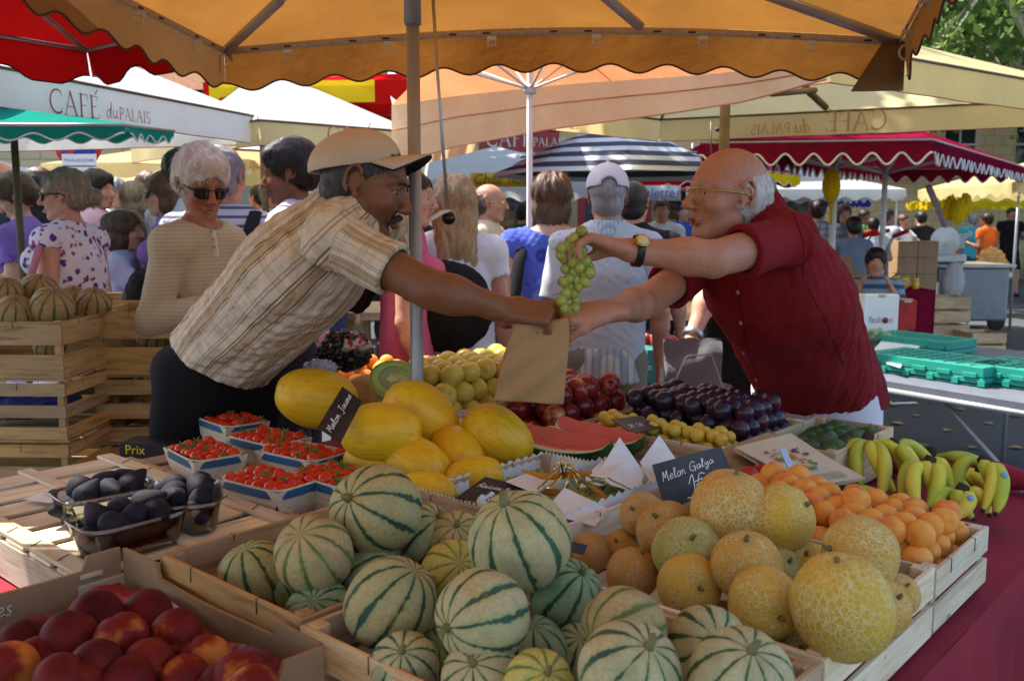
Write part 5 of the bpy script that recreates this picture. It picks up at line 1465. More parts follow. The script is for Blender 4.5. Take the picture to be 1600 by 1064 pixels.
pr = {'printed_orange': ((.55, .18, .03), [(.45, .42, .10), (.52, .5, .09), (.38, .5, .08)]), 'printed_green': ((.12, .26, .05), [(.28, .45, .10), (.62, .62, .11), (.5, .68, .09), (.35, .3, .06)]),
      'printed_violet': ((.14, .06, .09), [(.62, .36, .09), (.7, .42, .08), (.66, .3, .06)]), 'printed_red': ((.55, .05, .03), [(.25, .3, .07), (.2, .38, .06), (.44, .3, .05)]), 'printed_yellow': ((.62, .45, .12), [(.5, .6, .1), (.58, .52, .07)])}
for nme, (c, sp) in pr.items():
    mt = simple(nme, c, .8, .3, vs=90)
    mb = MB()
    for i, (x, y, r) in enumerate(sp):
        for k in range(3):
            xx, yy = x+random.uniform(-.05, .05), y+random.uniform(-.05, .05); rr = r*random.uniform(.3, .6)
            pts = [bf(xx+rr*(1+.25*math.sin(5*a+k))*math.cos(a)*.8, yy+rr*(1+.25*math.sin(4*a+k))*math.sin(a)*.55, .0036+.0004*(i+k*.3)+.0003*len(nme)*.3) for a in [j*2*PI/18 for j in range(18)]]
            mb.add(pts, [tuple(range(18))])
    mb.obj('fruit_print', mt, bgk, True)
mb = MB()
for r_ in range(5):
    y = .83+r_*.028; x = .25
    while x < .85:
        l_ = random.uniform(.02, .06); q = [bf(x, y), bf(x+l_, y), bf(x+l_, y+.009), bf(x, y+.009)]; mb.add(q, [(0, 1, 2, 3)]); x += l_+.015
mb.obj('small_print', simple('green_ink', (.08, .2, .14), .8), bgk, True)
kn = empty('knife', py_(1240, 745, 1.82), 'steel knife stuck point down in the apricots', 'knife')
mb = MB(); a_, b_ = py_(1222, 700, 1.84), py_(1250, 762, 1.80); c_ = py_(1262, 790, 1.79)
mb.bar(a_, b_, .003, .015, V((1, .3, 0))); mb.obj('blade', M_steel, kn, True, bevel=.001)
mb = MB(); mb.bar(b_, c_, .002, .006, V((1, .3, 0))); mb.obj('tip', M_steel, kn, True)
# wire stand
mb = MB(); Yw = 2.72
q = [py_(1048, 622, Yw), py_(1058, 588, Yw), py_(1071, 560, Yw), py_(1075, 556, Yw), (py_(1108, 554, Yw)), py_(1113, 557, Yw), py_(1124, 590, Yw), py_(1140, 640, Yw), py_(1146, 662, Yw)]
mb.tube(q, .0028, 8); ws = mb.obj('wire_stand', M_steel, label='bent steel wire stand rising behind the plums', cat='wire stand')
# black box with yellow print
pb_ = py_(236, 697, 2.40)
bx = empty('printed_box', pb_, 'black box printed Prix in yellow behind the upturned crate', 'box', None, -.12)
mb = MB(); mb.box((0, 0, -.02), (.13, .09, .075)); mb.obj('box_body', M_blackpl, bx, bevel=.003)
me = txtmesh('Prix', .034, lambda x, y: V((x-.02, -.0462, y+.0))); put('lettering', me, M_yel, bx)
mb = MB()
for k in range(3): mb.box((-.02+.008*k, -.0462, -.024-.011*k), (.07-.012*k, .0006, .004))
mb.obj('small_print', simple('dim_yellow_ink', (.3, .24, .04), .7), bx)
# black plastic bag with red and white print
M_bagb = simple('black_film', (.010, .010, .012), .22, .2)
def crump(label, c, r, mat, name='plastic_bag', seed=3, cat='plastic bag', amp=.16, parent=None, **kw):
    rr = np.random.RandomState(seed); W = [(rr.normal(size=3)*s_, rr.rand()*6, a) for s_, a in ((3, 1.), (3, 1.), (6, .6), (6, .6), (11, .35), (12, .3))]
    def fn(t, p):
        n = V((math.cos(p)*math.cos(t), math.cos(p)*math.sin(t), math.sin(p)))
        d = sum(a*(1-2*abs(math.sin(w[0]*n.x+w[1]*n.y+w[2]*n.z+ph))) for w, ph, a in W)*amp*.5
        return V((n.x*r[0], n.y*r[1], n.z*r[2]))*(1+d)
    o = put(name, sphmesh(fn, 72, 44), mat, parent, **kw); o.location = c; setp(o, label, cat)
    return o
def bagprint():
    m, nt, out = newmat('printed_black_film'); co = coords(nt)
    n = noise(nt, co, 16, 2); v = nd(nt, 'TexVoronoi', {'Vector': co, 'Scale': 30.}).outputs['Color']
    f = ramp(nt, n, [(.52, 0.), (.56, 1.)]); h_ = nd(nt, 'SeparateXYZ', {0: co}).outputs[2]
    col = mixc(nt, math_(nt, 'MULTIPLY', f, ramp(nt, h_, [(.0, 0.), (.02, 1.)])), (.01, .01, .012), mixc(nt, ramp(nt, noise(nt, co, 45, 2), [(.5, 0.), (.55, 1.)]), (.42, .02, .03), (.6, .55, .5)))
    surf(nt, out, col, .2); return m
crump('black plastic bag with red and white print by the far apricots', py_(540, 548, 2.75), (.085, .06, .065), bagprint())
crump('crumpled grey white film beside the printed bag', py_(500, 575, 2.65), (.05, .04, .025), simple('grey_film', (.35, .36, .42), .25), seed=8)
# ---------------------------------------------------------------- hand-held things
bag = empty('paper_bag', py_(828, 560, 2.1), 'brown paper bag held open between the two men', 'paper bag')
def bagfn(u, v):
    # loop round the bag; v 0 top .. 1 bottom
    t = u*4; k = int(t) % 4; s = t-int(t) if u < 1 else 0
    c = [(-1, -1), (1, -1), (1, 1), (-1, 1), (-1, -1)]; x = c[k][0]+(c[k+1][0]-c[k][0])*s; y = c[k][1]+(c[k+1][1]-c[k][1])*s
    gus = (1-abs(y))*.25*(1 if abs(x) > .99 else 0)
    L = np.interp(v, [0, .25, 1], [806, 796, 772]); Rr = np.interp(v, [0, .25, 1], [886, 888, 878]); yy = np.interp(v, [0, 1], [492, 622])+(5*math.sin(u*9) if v < .05 else 0)+(x*-6*(1-v) if v < .5 else 0)+x*3*v
    xx = (L+Rr)/2+x*(1-gus)*(Rr-L)/2
    yy += (-10*max(0, y)+3*math.sin(x*3))*max(0, 1-v*4)**2
    p = py_(xx, yy, 2.1); p.y += y*(.038+.012*min(1, v*1.3))+.007*math.sin(x*3+v*6)*math.sin(v*9+x*2+1)
    return p
mb = MB(); mb.grid(bagfn, 96, 40, smooth=True); mb.obj('bag_body', M_kraft, bag, True, solid=.0012)
mb = MB(); mb.grid(lambda u, v: bagfn(.25*u, 1).lerp(bagfn(.75-.25*u, 1), v), 4, 4); mb.obj('bag_bottom', M_kraft, bag, True)
gp = empty('grape_bunch', py_(905, 375, 2.12), 'bunch of green grapes held up over the paper bag', 'grapes')
pts_ = [(908, 362), (898, 372), (886, 386), (880, 402), (890, 398), (900, 392), (878, 388), (894, 410), (908, 402), (884, 420), (896, 425), (906, 418), (914, 428), (889, 436), (903, 438), (880, 440), (892, 448), (904, 448), (919, 418), (916, 408), (884, 458), (896, 460), (876, 470), (888, 472), (898, 470), (880, 482), (892, 484), (886, 462), (912, 440), (901, 404), (890, 378), (876, 398), (908, 392), (922, 426), (898, 482)]
for i, (x, y) in enumerate(pts_):
    for L in (0, 1):
        if L and i % 3: continue
        o = put('grape', ME['grape'], M_grape, gp); wp = py_(x+random.uniform(-2, 2), y, 2.115+.02*L+random.uniform(-.008, .008))
        o.location = wp-V(gp.location); s_ = random.uniform(1.05, 1.3); o.scale = (s_,)*3; o.rotation_euler = (random.uniform(-.5, .5), random.uniform(-.5, .5), 0)
mb = MB(); mb.tube([py_(918, 362, 2.125), py_(905, 385, 2.125), py_(895, 420, 2.125), py_(888, 465, 2.125)], .0022, 6)
for k in range(8): mb.tube([py_(903-k*2, 385+k*10, 2.125), py_(920-k*4+(k % 2)*-30, 392+k*10, 2.12)], .001, 5)
mb.obj('stalk', M_stem, gp, True)
# ================================================================ the two men
def plaid():
    m, nt, out = newmat('plaid_shirt_cloth')
    co = nd(nt, 'Attribute', attribute_name='uvw').outputs['Vector']
    wb = nd(nt, 'TexNoise', {'Vector': co, 'Scale': 9., 'Detail': 2.}).outputs['Fac']
    s = nd(nt, 'SeparateXYZ', {0: co})
    u = math_(nt, 'MULTIPLY_ADD', math_(nt, 'SUBTRACT', wb, .5), .012, s.outputs[0]); v = math_(nt, 'MULTIPLY_ADD', math_(nt, 'SUBTRACT', wb, .5), .010, s.outputs[1])
    fu = math_(nt, 'FRACT', math_(nt, 'DIVIDE', u, .088)); fv = math_(nt, 'FRACT', math_(nt, 'DIVIDE', v, .082))
    def line(x, c, w): return ramp(nt, math_(nt, 'ABSOLUTE', math_(nt, 'SUBTRACT', x, c)), [(w*.7, 1.), (w, 0.)])
    col = ramp(nt, noise(nt, co, 30, 3), [(.3, (.60, .53, .41)), (.7, (.68, .61, .50))])
    col = mixc(nt, math_(nt, 'MULTIPLY', line(fv, .3, .12), .22), col, (.42, .32, .18))
    for c_ in (.2, .4, .62, .7): col = mixc(nt, math_(nt, 'MULTIPLY', line(fv, c_, .016), .3), col, (.25, .17, .10))
    col = mixc(nt, math_(nt, 'MULTIPLY', line(fu, .52, .11), .6), col, (.38, .26, .11))
    for c_, k in ((.12, .5), (.19, .55), (.37, .9), (.43, .8), (.62, .9), (.68, .6), (.86, .35)): col = mixc(nt, math_(nt, 'MULTIPLY', line(fu, c_, .019), k), col, (.17, .095, .05))
    w_ = nd(nt, 'TexNoise', {'Vector': coords(nt), 'Scale': 11., 'Detail': 4., 'Distortion': 1.2}).outputs['Fac']
    surf(nt, out, col, .85, bump(nt, w_, .55, .03)); return m
def J_custom(hip, chest, neck, hd, shl, shr, el, wr, f, hf, hu, k=1.02, bulk=1., legs=None):
    a = lambda p: np.array(p, float)
    hip, chest, neck, hd = a(hip), a(chest), a(neck), a(hd)
    t = nrm(neck-hip); l = nrm(a(shl)-a(shr)); f = nrm(f); z = np.array((0, 0, 1.))
    B = np.array((hip[0], hip[1], 0.))-f*.08; B[2] = 0
    lh = nrm((-f[1], f[0], 0))
    J = dict(k=k, f=f, l=l, z=z, B=B, t=t, hip=hip, chest=chest, neck=neck, head=hd, bulk=bulk, male=True, sh=[a(shl), a(shr)], el=[a(q) for q in el], wr=[a(q) for q in wr], hf=nrm(hf), hu=nrm(hu))
    J['kn'] = [B+z*(hip[2]*.52)+lh*.1*s_+f*.03 for s_ in (1, -1)]; J['an'] = [B+z*.08+lh*.11*s_ for s_ in (1, -1)]; J['hj'] = [hip-z*.05+lh*.09*s_ for s_ in (1, -1)]
    J['tf'] = nrm(np.cross(l, t)); 
    return J
H_grey = hairmat('grey_black_hair', (.025, .022, .02), (.16, .15, .14)); H_dark = hairmat('dark_hair', (.008, .006, .005), (.035, .025, .02))
H_white = hairmat('white_hair', (.48, .47, .45), (.75, .74, .72)); H_brown = hairmat('brown_hair', (.06, .03, .015), (.17, .095, .05)); H_blond = hairmat('blond_hair', (.32, .2, .09), (.62, .46, .26))
H_aub = hairmat('auburn_hair', (.09, .035, .015), (.22, .10, .05)); H_ash = hairmat('ash_blond_hair', (.16, .12, .08), (.36, .29, .2)); H_silver = hairmat('silver_hair', (.2, .2, .21), (.42, .42, .44))
H_plat = hairmat('platinum_hair', (.62, .55, .46), (.88, .82, .72))
# --- left: leaning over the table, cap and plaid shirt
J = J_custom(py_(338, 560, 2.60), py_(478, 420, 2.38), py_(560, 312, 2.30), py_(570, 287, 2.27), py_(600, 362, 2.50), py_(527, 376, 2.16), [py_(648, 446, 2.50), py_(672, 452, 2.06)], [py_(762, 480, 2.26), py_(788, 482, 2.08)],
             (.75, -.66, 0), (.9, -.08, -.27), (.27, 0, .9), 1.0, 1.06)
J['hem'] = (py_(350, 578, 2.5), nrm(np.array(py_(330, 640, 2.5))-np.array(py_(420, 500, 2.5))))
JL = J
root, P, R, hs = figure(J, 'man in a beige cap and plaid shirt leaning over the fruit towards the paper bag', 'dark', hairmat('black_grey_hair', (.012, .011, .010), (.07, .065, .06)), 'buzz', plaid(), .62, bottom=simple('black_trousers', (.008, .008, .010), .8, .2), h=.004, headh=.0035,
    stub=(.06, .04, .03), brow=(.012, .01, .008), seed=4, fold=.0115, tdown=.22, collar=True, armk=1.06, fdirs=1, hands=[None, dict(d=(1, -.05, -.12), n=(.1, .55, -1), side=1, curl=(1.15, 1.2, 1.2, 1.25), spread=.02, thumb=(.75, .35, .6), s=1.0)], ellipse=.72)
# repaint the cloth coordinates: round the body, along the arm on the sleeve
def plaid_uv(root, J):
    for o in root.children:
        if o.name.startswith('shirt'):
            me = o.data; n = len(me.vertices); co = np.zeros(n*3); me.vertices.foreach_get('co', co); v = co.reshape(-1, 3)
            q = v-J['hip']; x = q@J['l']; y = q@J['t']; zf = q@J['tf']
            ang = np.arctan2(x, zf*1.25); u = ang*.175
            out = np.stack([u, y, zf*0], 1)
            for i in (0, 1):
                a, b = J['sh'][i], J['el'][i]; d = nrm(b-a); s = (v-a)@d; e1 = nrm(J['t']-d*np.dot(J['t'], d)); e2 = np.cross(d, e1)
                pr_ = (v-a)-s[:, None]*d; rad = np.linalg.norm(pr_, axis=1)
                m = (s > .035) & (rad < .12) & (s < .4)
                th = np.arctan2(pr_@e2, pr_@e1)
                out[m] = np.stack([th*.072, s, s*0], 1)[m]
            me.attributes['uvw'].data.foreach_set('vector', out.astype(np.float32).ravel())
plaid_uv(root, J)
M_cap = simple('beige_cap_cloth', (.58, .50, .39), .85, .08, bs=.15, bscale=400)
cap(root, J['head']+R[:, 2]*.004-R[:, 0]*.004, R@rotm(0, -29, 0), hs, M_cap, simple('cap_underside', (.02, .02, .022), .7), 1.0, hgt=.080)
mb = MB()   # moustache
for sg in (1, -1):
    mb.tube([V(P(.104, sg*.001, -.053)), V(P(.102, sg*.012, -.054)), V(P(.095, sg*.026, -.062)), V(P(.088, sg*.032, -.072))], [.006, .0068, .0055, .002], 8)
mb.obj('moustache', H_dark, root, True)
for sg in (1, -1):
    mb = MB(); mb.tube([V(P(.1005, sg*.012, .022)), V(P(.1, sg*.03, .0265)), V(P(.088, sg*.05, .02))], [.0035, .0042, .002], 6, flat=.6); mb.obj('eyebrow', H_dark, root, True)
# --- right: bald, glasses, dark red shirt
M_redshirt = simple('dark_red_shirt_cloth', (.19, .010, .014), .8, .10, vs=6, bs=.8, bscale=9)
J = J_custom(py_(1275, 590, 2.88), py_(1212, 450, 2.62), py_(1178, 335, 2.52), py_(1136, 305, 2.47), py_(1232, 374, 2.36), py_(1110, 400, 2.70), [py_(1114, 405, 2.16), py_(1010, 472, 2.42)], [py_(984, 391, 2.13), py_(950, 487, 2.14)],
             (-.72, -.69, 0), (-.93, -.33, .05), (.05, 0, 1), 1.01, 1.24)
J['hem'] = (py_(1300, 645, 2.8), nrm((.12, 0, -1)))
MO = .008
root, P, R, hs = figure(J, 'bald man in glasses and a dark red shirt dropping grapes into the paper bag', 'ruddy', H_white, 'fringe', M_redshirt, .66, bottom=simple('white_trousers', (.62, .62, .66), .8, .06), h=.004, headh=.0035, tdown=.06,
    brow=(.30, .26, .22), seed=11, fold=.0105, collar=True, armk=1.03, fdirs=1, ellipse=.74, hands=[dict(d=(-1, -.02, .28), n=(-.15, -.1, -1), side=-1, curl=(.62, .66, .72, .8), spread=.03, thumb=(.75, .25, .55), s=1.02),
    dict(d=(-1, -.1, -.08), n=(.05, .45, -1), side=1, curl=(.9, 1.0, 1.1, 1.15), spread=.02, thumb=(.85, .35, .35), s=1.0)])
MO = .0012
sunglasses(root, P, clear=True)
# watch on the left wrist
w0 = J['wr'][0]; wd = nrm(J['wr'][0]-J['el'][0]); wt = empty('wristwatch', V(w0), 'gold wristwatch with a black strap on the bald man in glasses', 'watch')
up_ = nrm((0.1, -.75, .6)); up_ = nrm(up_-wd*np.dot(up_, wd)); sd = np.cross(wd, up_); cc = w0-wd*.018
mb = MB(); ring = [V(cc+(up_*math.cos(a)+sd*math.sin(a))*.0345) for a in [i*2*PI/28 for i in range(29)]]
mb.grid(lambda u, v: V(cc+(up_*math.cos(u*2*PI)+sd*math.sin(u*2*PI))*.0355+wd*(v-.5)*.018), 32, 2); mb.obj('strap', M_blackpl, wt, True, solid=.003)
Rw = MX((V(sd), V(wd), V(up_))).transposed()
mb = MB(); mb.lathe([(.001, 0), (.0165, 0), (.0175, .003), (.0165, .006), (.014, .0062)], cc+up_*.036, 24, Rw); ob = mb.obj('case', M_gold, wt, True)
mb = MB(); mb.lathe([(.0138, .0), (.013, .0006)], cc+up_*.0424, 24, Rw); mb.obj('dial', simple('dial_cream', (.65, .55, .3), .3), ob, True)
wt.name = 'wristwatch'
# buttons
sp0 = py_(1160, 500, 2.4)
def front_pts(root, nm, pix):
    """points on a garment's near surface under given pixels"""
    import mathutils.bvhtree as bt
    o = [c for c in root.children if c.name.startswith(nm)][0]
    bv = bt.BVHTree.FromPolygons([v.co.copy() for v in o.data.vertices], [tuple(p.vertices) for p in o.data.polygons])
    out = []
    for x, y in pix:
        d = ray(x, y).normalized(); h_ = bv.ray_cast(V((0, 0, H)), d)
        if h_[0] is not None: out.append((h_[0], h_[1]))
    return out
M_but = simple('shirt_button', (.45, .38, .3), .3)
for p, n in front_pts(root, 'shirt', [(1153, 457), (1158, 505), (1162, 552), (1182, 594)]):
    mb = MB(); mb.lathe([(.001, 0), (.0062, 0), (.0062, .002), (.001, .0022)], p-n*.0005, 14, n.to_track_quat('Z', 'Y').to_matrix()); mb.obj('button', M_but, root, True)

def seam(root, pix, mat, r=.0012, nm='seam'):
    P_ = []
    for (x0, y0), (x1, y1) in zip(pix[:-1], pix[1:]):
        P_ += [(x0+(x1-x0)*k/8, y0+(y1-y0)*k/8) for k in range(8)]
    q = [p-n*.0002 if n.y > 0 else p+n*.0004 for p, n in front_pts(root, 'shirt', P_)]
    if len(q) > 3:
        mb = MB(); mb.tube(q, r, 5); mb.obj(nm, mat, root, True)
M_sm = simple('dark_red_seam', (.07, .006, .008), .9)
seam(root, [(1238, 325), (1256, 380), (1254, 440)], M_sm); seam(root, [(1262, 450), (1290, 500), (1322, 580)], M_sm); seam(root, [(1205, 640), (1300, 652), (1372, 632)], M_sm, .0014); seam(root, [(1150, 440), (1166, 540), (1196, 628)], M_sm)
# ================================================================ awnings and parasols
M_or = fabric('orange_canvas', (.43, .19, .038), .26, .18, stain=(.26, .11, .03)); M_or2 = fabric('brown_orange_canvas', (.30, .17, .07), .15, .1)
M_redc = fabric('red_canvas', (.46, .008, .008), .09); M_crm = fabric('cream_canvas', (.74, .63, .34), .55, .06); M_wht = fabric('offwhite_canvas', (.70, .71, .70), .5, .04)
M_teal = fabric('teal_canvas', (.02, .27, .20), .3, .1); M_burg = fabric('burgundy_canvas', (.17, .008, .028), .08, .1); M_pch = fabric('peach_canvas', (.86, .60, .36), .5, .08, stain=(.7, .33, .12))
M_yelc = fabric('yellow_canvas', (.82, .60, .02), .35); M_pink = fabric('red_orange_canvas', (.76, .28, .12), .5)
M_trimb = simple('brown_binding', (.10, .06, .04), .8); M_trimw = simple('white_binding', (.7, .68, .68), .7); M_trimr = simple('red_binding', (.28, .03, .04), .8)
M_alu = simple('grey_metal_tube', (.36, .37, .39), .42, .1, metal=.35); M_wpole = simple('white_pole', (.6, .6, .57), .5, .1); M_wood2 = simple('brown_wood_pole', (.13, .085, .05), .6, .25); M_strap = simple('webbing_strap', (.42, .36, .28), .8, .15, vs=60)
M_text = simple('wine_print', (.30, .10, .11), .8); M_texts = simple('show_through_print', (.42, .24, .10), .8)
def canopy(name, label, cat, cs, peak, vh=.15, wl=.18, amp=.022, roof=M_or, val=None, trim=M_trimb, tr=.004, pole=None, ribs=True, sag=.04, prof='sin', rib_m=None, sides=(0, 1, 2, 3), group=None, nm_val=None, polemat=M_alu, pole_r=.018, arch=0, flare=.0, hub=None):
    """cs: four corners (x,y,z) in order; peak point; valance scallops on the chosen sides"""
    cs = [V(c) for c in cs]; pk = V(peak); o = empty(name, V((pk.x, pk.y, 0)), label, cat, group)
    cen = sum(cs, V())/4
    def edge(i, u):
        p = cs[i].lerp(cs[(i+1) % 4], u); p = p.copy(); p.z += arch*math.sin(u*PI); return p
    mb = MB()
    for i in range(4):
        def fn(u, v, i=i):
            p = edge(i, u).lerp(pk, v); p.z -= sag*math.sin(v*PI)*math.sin(u*PI)*(.6); return p
        mb.grid(fn, 16, 10, uv=None)
    mb.obj('roof', roof, o, True)
    for i in sides:
        a, b = cs[i], cs[(i+1) % 4]; L = (b-a).length; nrm_ = V(((b-a).y, -(b-a).x, 0)).normalized()
        if nrm_.dot((a+b)/2-cen) < 0: nrm_ = -nrm_
        n = max(1, round(L/wl)); seg = n*12
        def low(u, a=a, b=b, n=n):
            x = (u*n) % 1
            if prof == 'sin': s = .5-.5*math.cos(2*PI*x)
            elif prof == 'flat': s = 0
            else: s = np.interp(x, [0, .12, .3, .7, .88, 1], [0, .1, 1, 1, .1, 0])
            return vh+amp*(2*s-1)
        def vf(u, v, i=i):
            p = edge(i, u); h = low(u)*v
            w = (.008*math.sin(u*L*11+i)+.012*math.sin(u*L*4.3+2*i))*v+flare*v*(1-abs(2*u-1)**4)*0+flare*v
            return p+nrm_*(w+.002)-V((0, 0, h))
        mb = MB(); mb.grid(vf, seg, 5)
        vo = mb.obj('valance', (val[i] if isinstance(val, (list, tuple)) else val) or roof, o, True)
        if trim is not None:
            mb = MB(); mb.tube([vf(k/seg, 1.0) for k in range(seg+1)], tr, 5); mb.obj('binding', trim, vo, True)
    if ribs:
        rm = rib_m or M_alu
        for i in range(4):
            mb = MB(); mb.tube([cs[i]-V((0, 0, .012)), pk-V((0, 0, .03))], .011, 8); mb.obj('rib', rm, o, True)
            mb = MB(); mb.tube([edge(i, k/8)-V((0, 0, .008)) for k in range(9)], .009, 6); mb.obj('edge_bar', rm, o, True)
    if pole:
        for (x, y) in pole:
            mb = MB(); mb.tube([(x, y, 0), (x, y, pk.z-.02 if len(pole) == 1 else cs[0].z)], pole_r, 14); mb.obj('pole', polemat, o, True)
            if hub:
                for k in range(hub[1]):
                    a = 2*PI*(k+.5)/hub[1]; e = V((x+math.cos(a)*hub[2], y+math.sin(a)*hub[2], hub[0]+hub[3]))
                    mb = MB(); mb.tube([(x, y, hub[0]), e], .006, 6); mb.obj('strut', polemat, o, True)
                mb = MB(); mb.tube([(x, y, hub[0]-.03), (x, y, hub[0]+.03)], pole_r*1.7, 12); mb.obj('hub', polemat, o, True)
    return o
def ontext(o, vfn, mat, kind, text, size, n3=None, mirror=False, name='lettering'):
    """lettering laid on a surface: vfn(x metres from start, z up) -> point"""
    mb = MB(); st, tw = strokes(text, kind) if kind == 'ser' else strokes(text, 'hw', .07)
    st2 = []
    for p, w in st:
        q = []
        for i in range(len(p)-1):
            k = max(1, int(math.hypot(p[i+1][0]-p[i][0], p[i+1][1]-p[i][1])/.15))
            q += [(p[i][0]+(p[i+1][0]-p[i][0])*j/k, p[i][1]+(p[i+1][1]-p[i][1])*j/k) for j in range(k)]
        st2.append((q+[p[-1]], w))
    ribbonmesh(mb, st2, lambda x, y: vfn(x*size, y*size)); mb.obj(name, mat, o, True)
    return tw*size
def valtext(o, a, b, off, z0, mat, parts, mirror=False, side=1):
    """parts: (text, kind, size, start x, dz) along the line a->b"""
    a, b = V(a), V(b); d = (b-a).normalized(); n = V((d.y, -d.x, 0))*off
    for text, kind, size, x0, dz in parts:
        ontext(o, lambda x, y: a+d*(x0+x)+n+V((0, 0, z0+dz+y)), mat, kind, text, size)
# the orange awning over the stall
ZE = 2.03
c0, c1 = pz_(350, 75, ZE), pz_(1410, 60, ZE)
big = canopy('market_awning', 'large orange canvas awning over the fruit stall, its grey pole between the two men', 'awning',
   [c0, c1, V((.25, -.4, ZE)), V((-1.45, -.4, ZE))], (-.23, 2.42, 2.33), .13, .178, .014, M_or, [M_or, M_or, M_or, M_or2], M_trimb, .0035, None, False, .03, arch=.05, rib_m=M_alu)
mb = MB(); mb.tube([(-.243, 2.35, 0), (-.243, 2.35, 1.95)], .0165, 18); mb.obj('pole', M_alu, big, True)
mb = MB(); mb.tube([(-.243, 2.35, 1.93), (-.243, 2.35, 2.36)], .021, 18); mb.tube([(-.243, 2.35, 2.0), (-.243, 2.35, 2.04)], .028, 18); mb.obj('pole_sleeve', M_alu, big, True)
for i, (a, b) in enumerate(((c0, (-.23, 2.42, 2.31)), (c1, (-.23, 2.42, 2.31)), (pz_(1000, 34, 2.075), (-.1, 2.42, 2.28)))):
    mb = MB(); a = V(a)-V((0, 0, .015)); b = V(b); mb.tube([a, b], .0125, 12); mb.tube([a, a.lerp(b, .35)], .016, 12); mb.obj('rib', M_alu, big, True)
for i, (a, b) in enumerate(((c0, c1), (c0, V((-1.45, -.4, ZE))), (c1, V((.25, -.4, ZE))))):
    mb = MB(); N = 24
    def ef(u, v, a=a, b=b, i=i):
        p = V(a).lerp(V(b), u); p.z += (.05*math.sin(u*PI) if 1 else 0)-.006-.020*v; d = (V(b)-V(a)).normalized(); n = V((d.y, -d.x, 0)); 
        if n.dot(p-V((-.1, 1.5, 0))) > 0: n = -n
        return p+n*.012
    mb.grid(ef, N, 1); mb.obj('webbing', M_strap, big, True, solid=.002)
    mb = MB()
    L = (V(b)-V(a)).length; k = int(L/.11)
    for j in range(1, k):
        p = ef(j/k, .5); d = (V(b)-V(a)).normalized(); n = V((d.y, -d.x, 0))
        if n.dot(p-V((-.1, 1.5, 0))) > 0: n = -n
        if j % 3: mb.bar(p+n*.002-d*.012, p+n*.002+d*.012, .0012, .006)
    mb.obj('webbing_print', simple('dark_ink', (.06, .05, .05), .8), big, True)
    for j in range(1, int(L/.34)+1):
        u = (j-.35)/(L/.34); 
        if u > .97: break
        p = ef(u, 1); mb = MB(); mb.box(p-V((0, 0, .006)), (.03, .008, .012)); mb.tube([p+V((-.012, 0, -.01)), p+V((-.012, 0, -.03)), p+V((.012, 0, -.03)), p+V((.012, 0, -.01))], .0028, 6)
        mb.obj('curtain_hook', M_wpole, big, True)
for c in (c0, c1):
    mb = MB(); q = V(c)+V((0, -.03, -.05)); mb.tube([q+V((math.cos(a)*.02, 0, math.sin(a)*.022)) for a in [k*2*PI/12 for k in range(13)]], .004, 6); mb.obj('corner_ring', M_wpole, big, True)
# folded corner patch
mb = MB(); mb.grid(lambda u, v: V(c1)+V((-.16*(1-u)*(.4+.6*v), -.008-.02*u, -.012-.155*v)), 6, 6); mb.obj('corner_patch', simple('dark_canvas_patch', (.16, .10, .04), .8), big, True)
# dark lamp clamped overhead on the pole
lp = empty('clamp_lamp', (-.36, 2.1, 2.16), 'black clamp lamp hanging under the orange awning', 'lamp')
mb = MB(); Rq = MX.Rotation(.9, 3, 'Y'); mb.lathe([(.01, -.06), (.045, -.05), (.05, .0), (.03, .05), (.02, .07)], (-.35, 2.0, 2.06-.01), 16, Rq); mb.obj('lamp_housing', M_blackpl, lp, True)
mb = MB(); mb.tube([(-.30, 2.05, 2.07), (-.243, 2.33, 2.12)], .008, 8); mb.obj('clamp_arm', M_blackpl, lp, True)
# thin rod with black ball handle hanging by the pole
mb = MB(); rd = empty('crank_rod', (-.17, 2.3, 1.5), 'thin steel rod with a white hook and black ball end beside the pole', 'rod')
mb.tube([py_(676, -10, 2.28), py_(684, 120, 2.28), py_(700, 335, 2.22)], .0042, 10); mb.obj('rod', M_steel, rd, True)
mb = MB(); mb.tube([py_(701, 342, 2.22), py_(701, 338, 2.22)], .012, 10); mb.ell(py_(701, 341, 2.22), .0165, 18, 12); mb.obj('ball_handle', simple('black_rubber', (.006, .006, .006), .15), rd, True)
mb = MB(); mb.tube([py_(700, 330, 2.22), py_(690, 332, 2.2), py_(676, 341, 2.18), py_(672, 346, 2.18)], [.009, .01, .008, .004], 8, flat=.5); mb.obj('hook', M_wpole, rd, True)
# red awning, upper left
C0 = pz_(135, 76, 2.20); Rr = pz_(300, 38, 2.20); Ll = pz_(-40, 42, 2.20)
canopy('market_awning', 'red awning over the left crowd, its corner dipping behind the orange one', 'awning', [V((-3.3, 1.95, 2.2)), C0, Rr, V((-1.2, 2.1, 2.2))], V((-2.0, 2.9, 2.6)), .14, .36, .024, M_redc, None, simple('navy_binding', (.01, .012, .03), .8), .0035, None, True, prof='trap')
canopy('market_awning', 'unseen brown orange awning added to shade the left end of the stall', 'awning', [V((-3.4, -.5, 2.22)), V((-3.4, 1.93, 2.22)), V((-1.15, 1.93, 2.22)), V((-1.4, -.5, 2.22))], V((-2.3, .7, 2.6)), .10, .2, .015, M_or2, None, None, 0, None, False)  # added out of frame only to keep sun off the near left crates
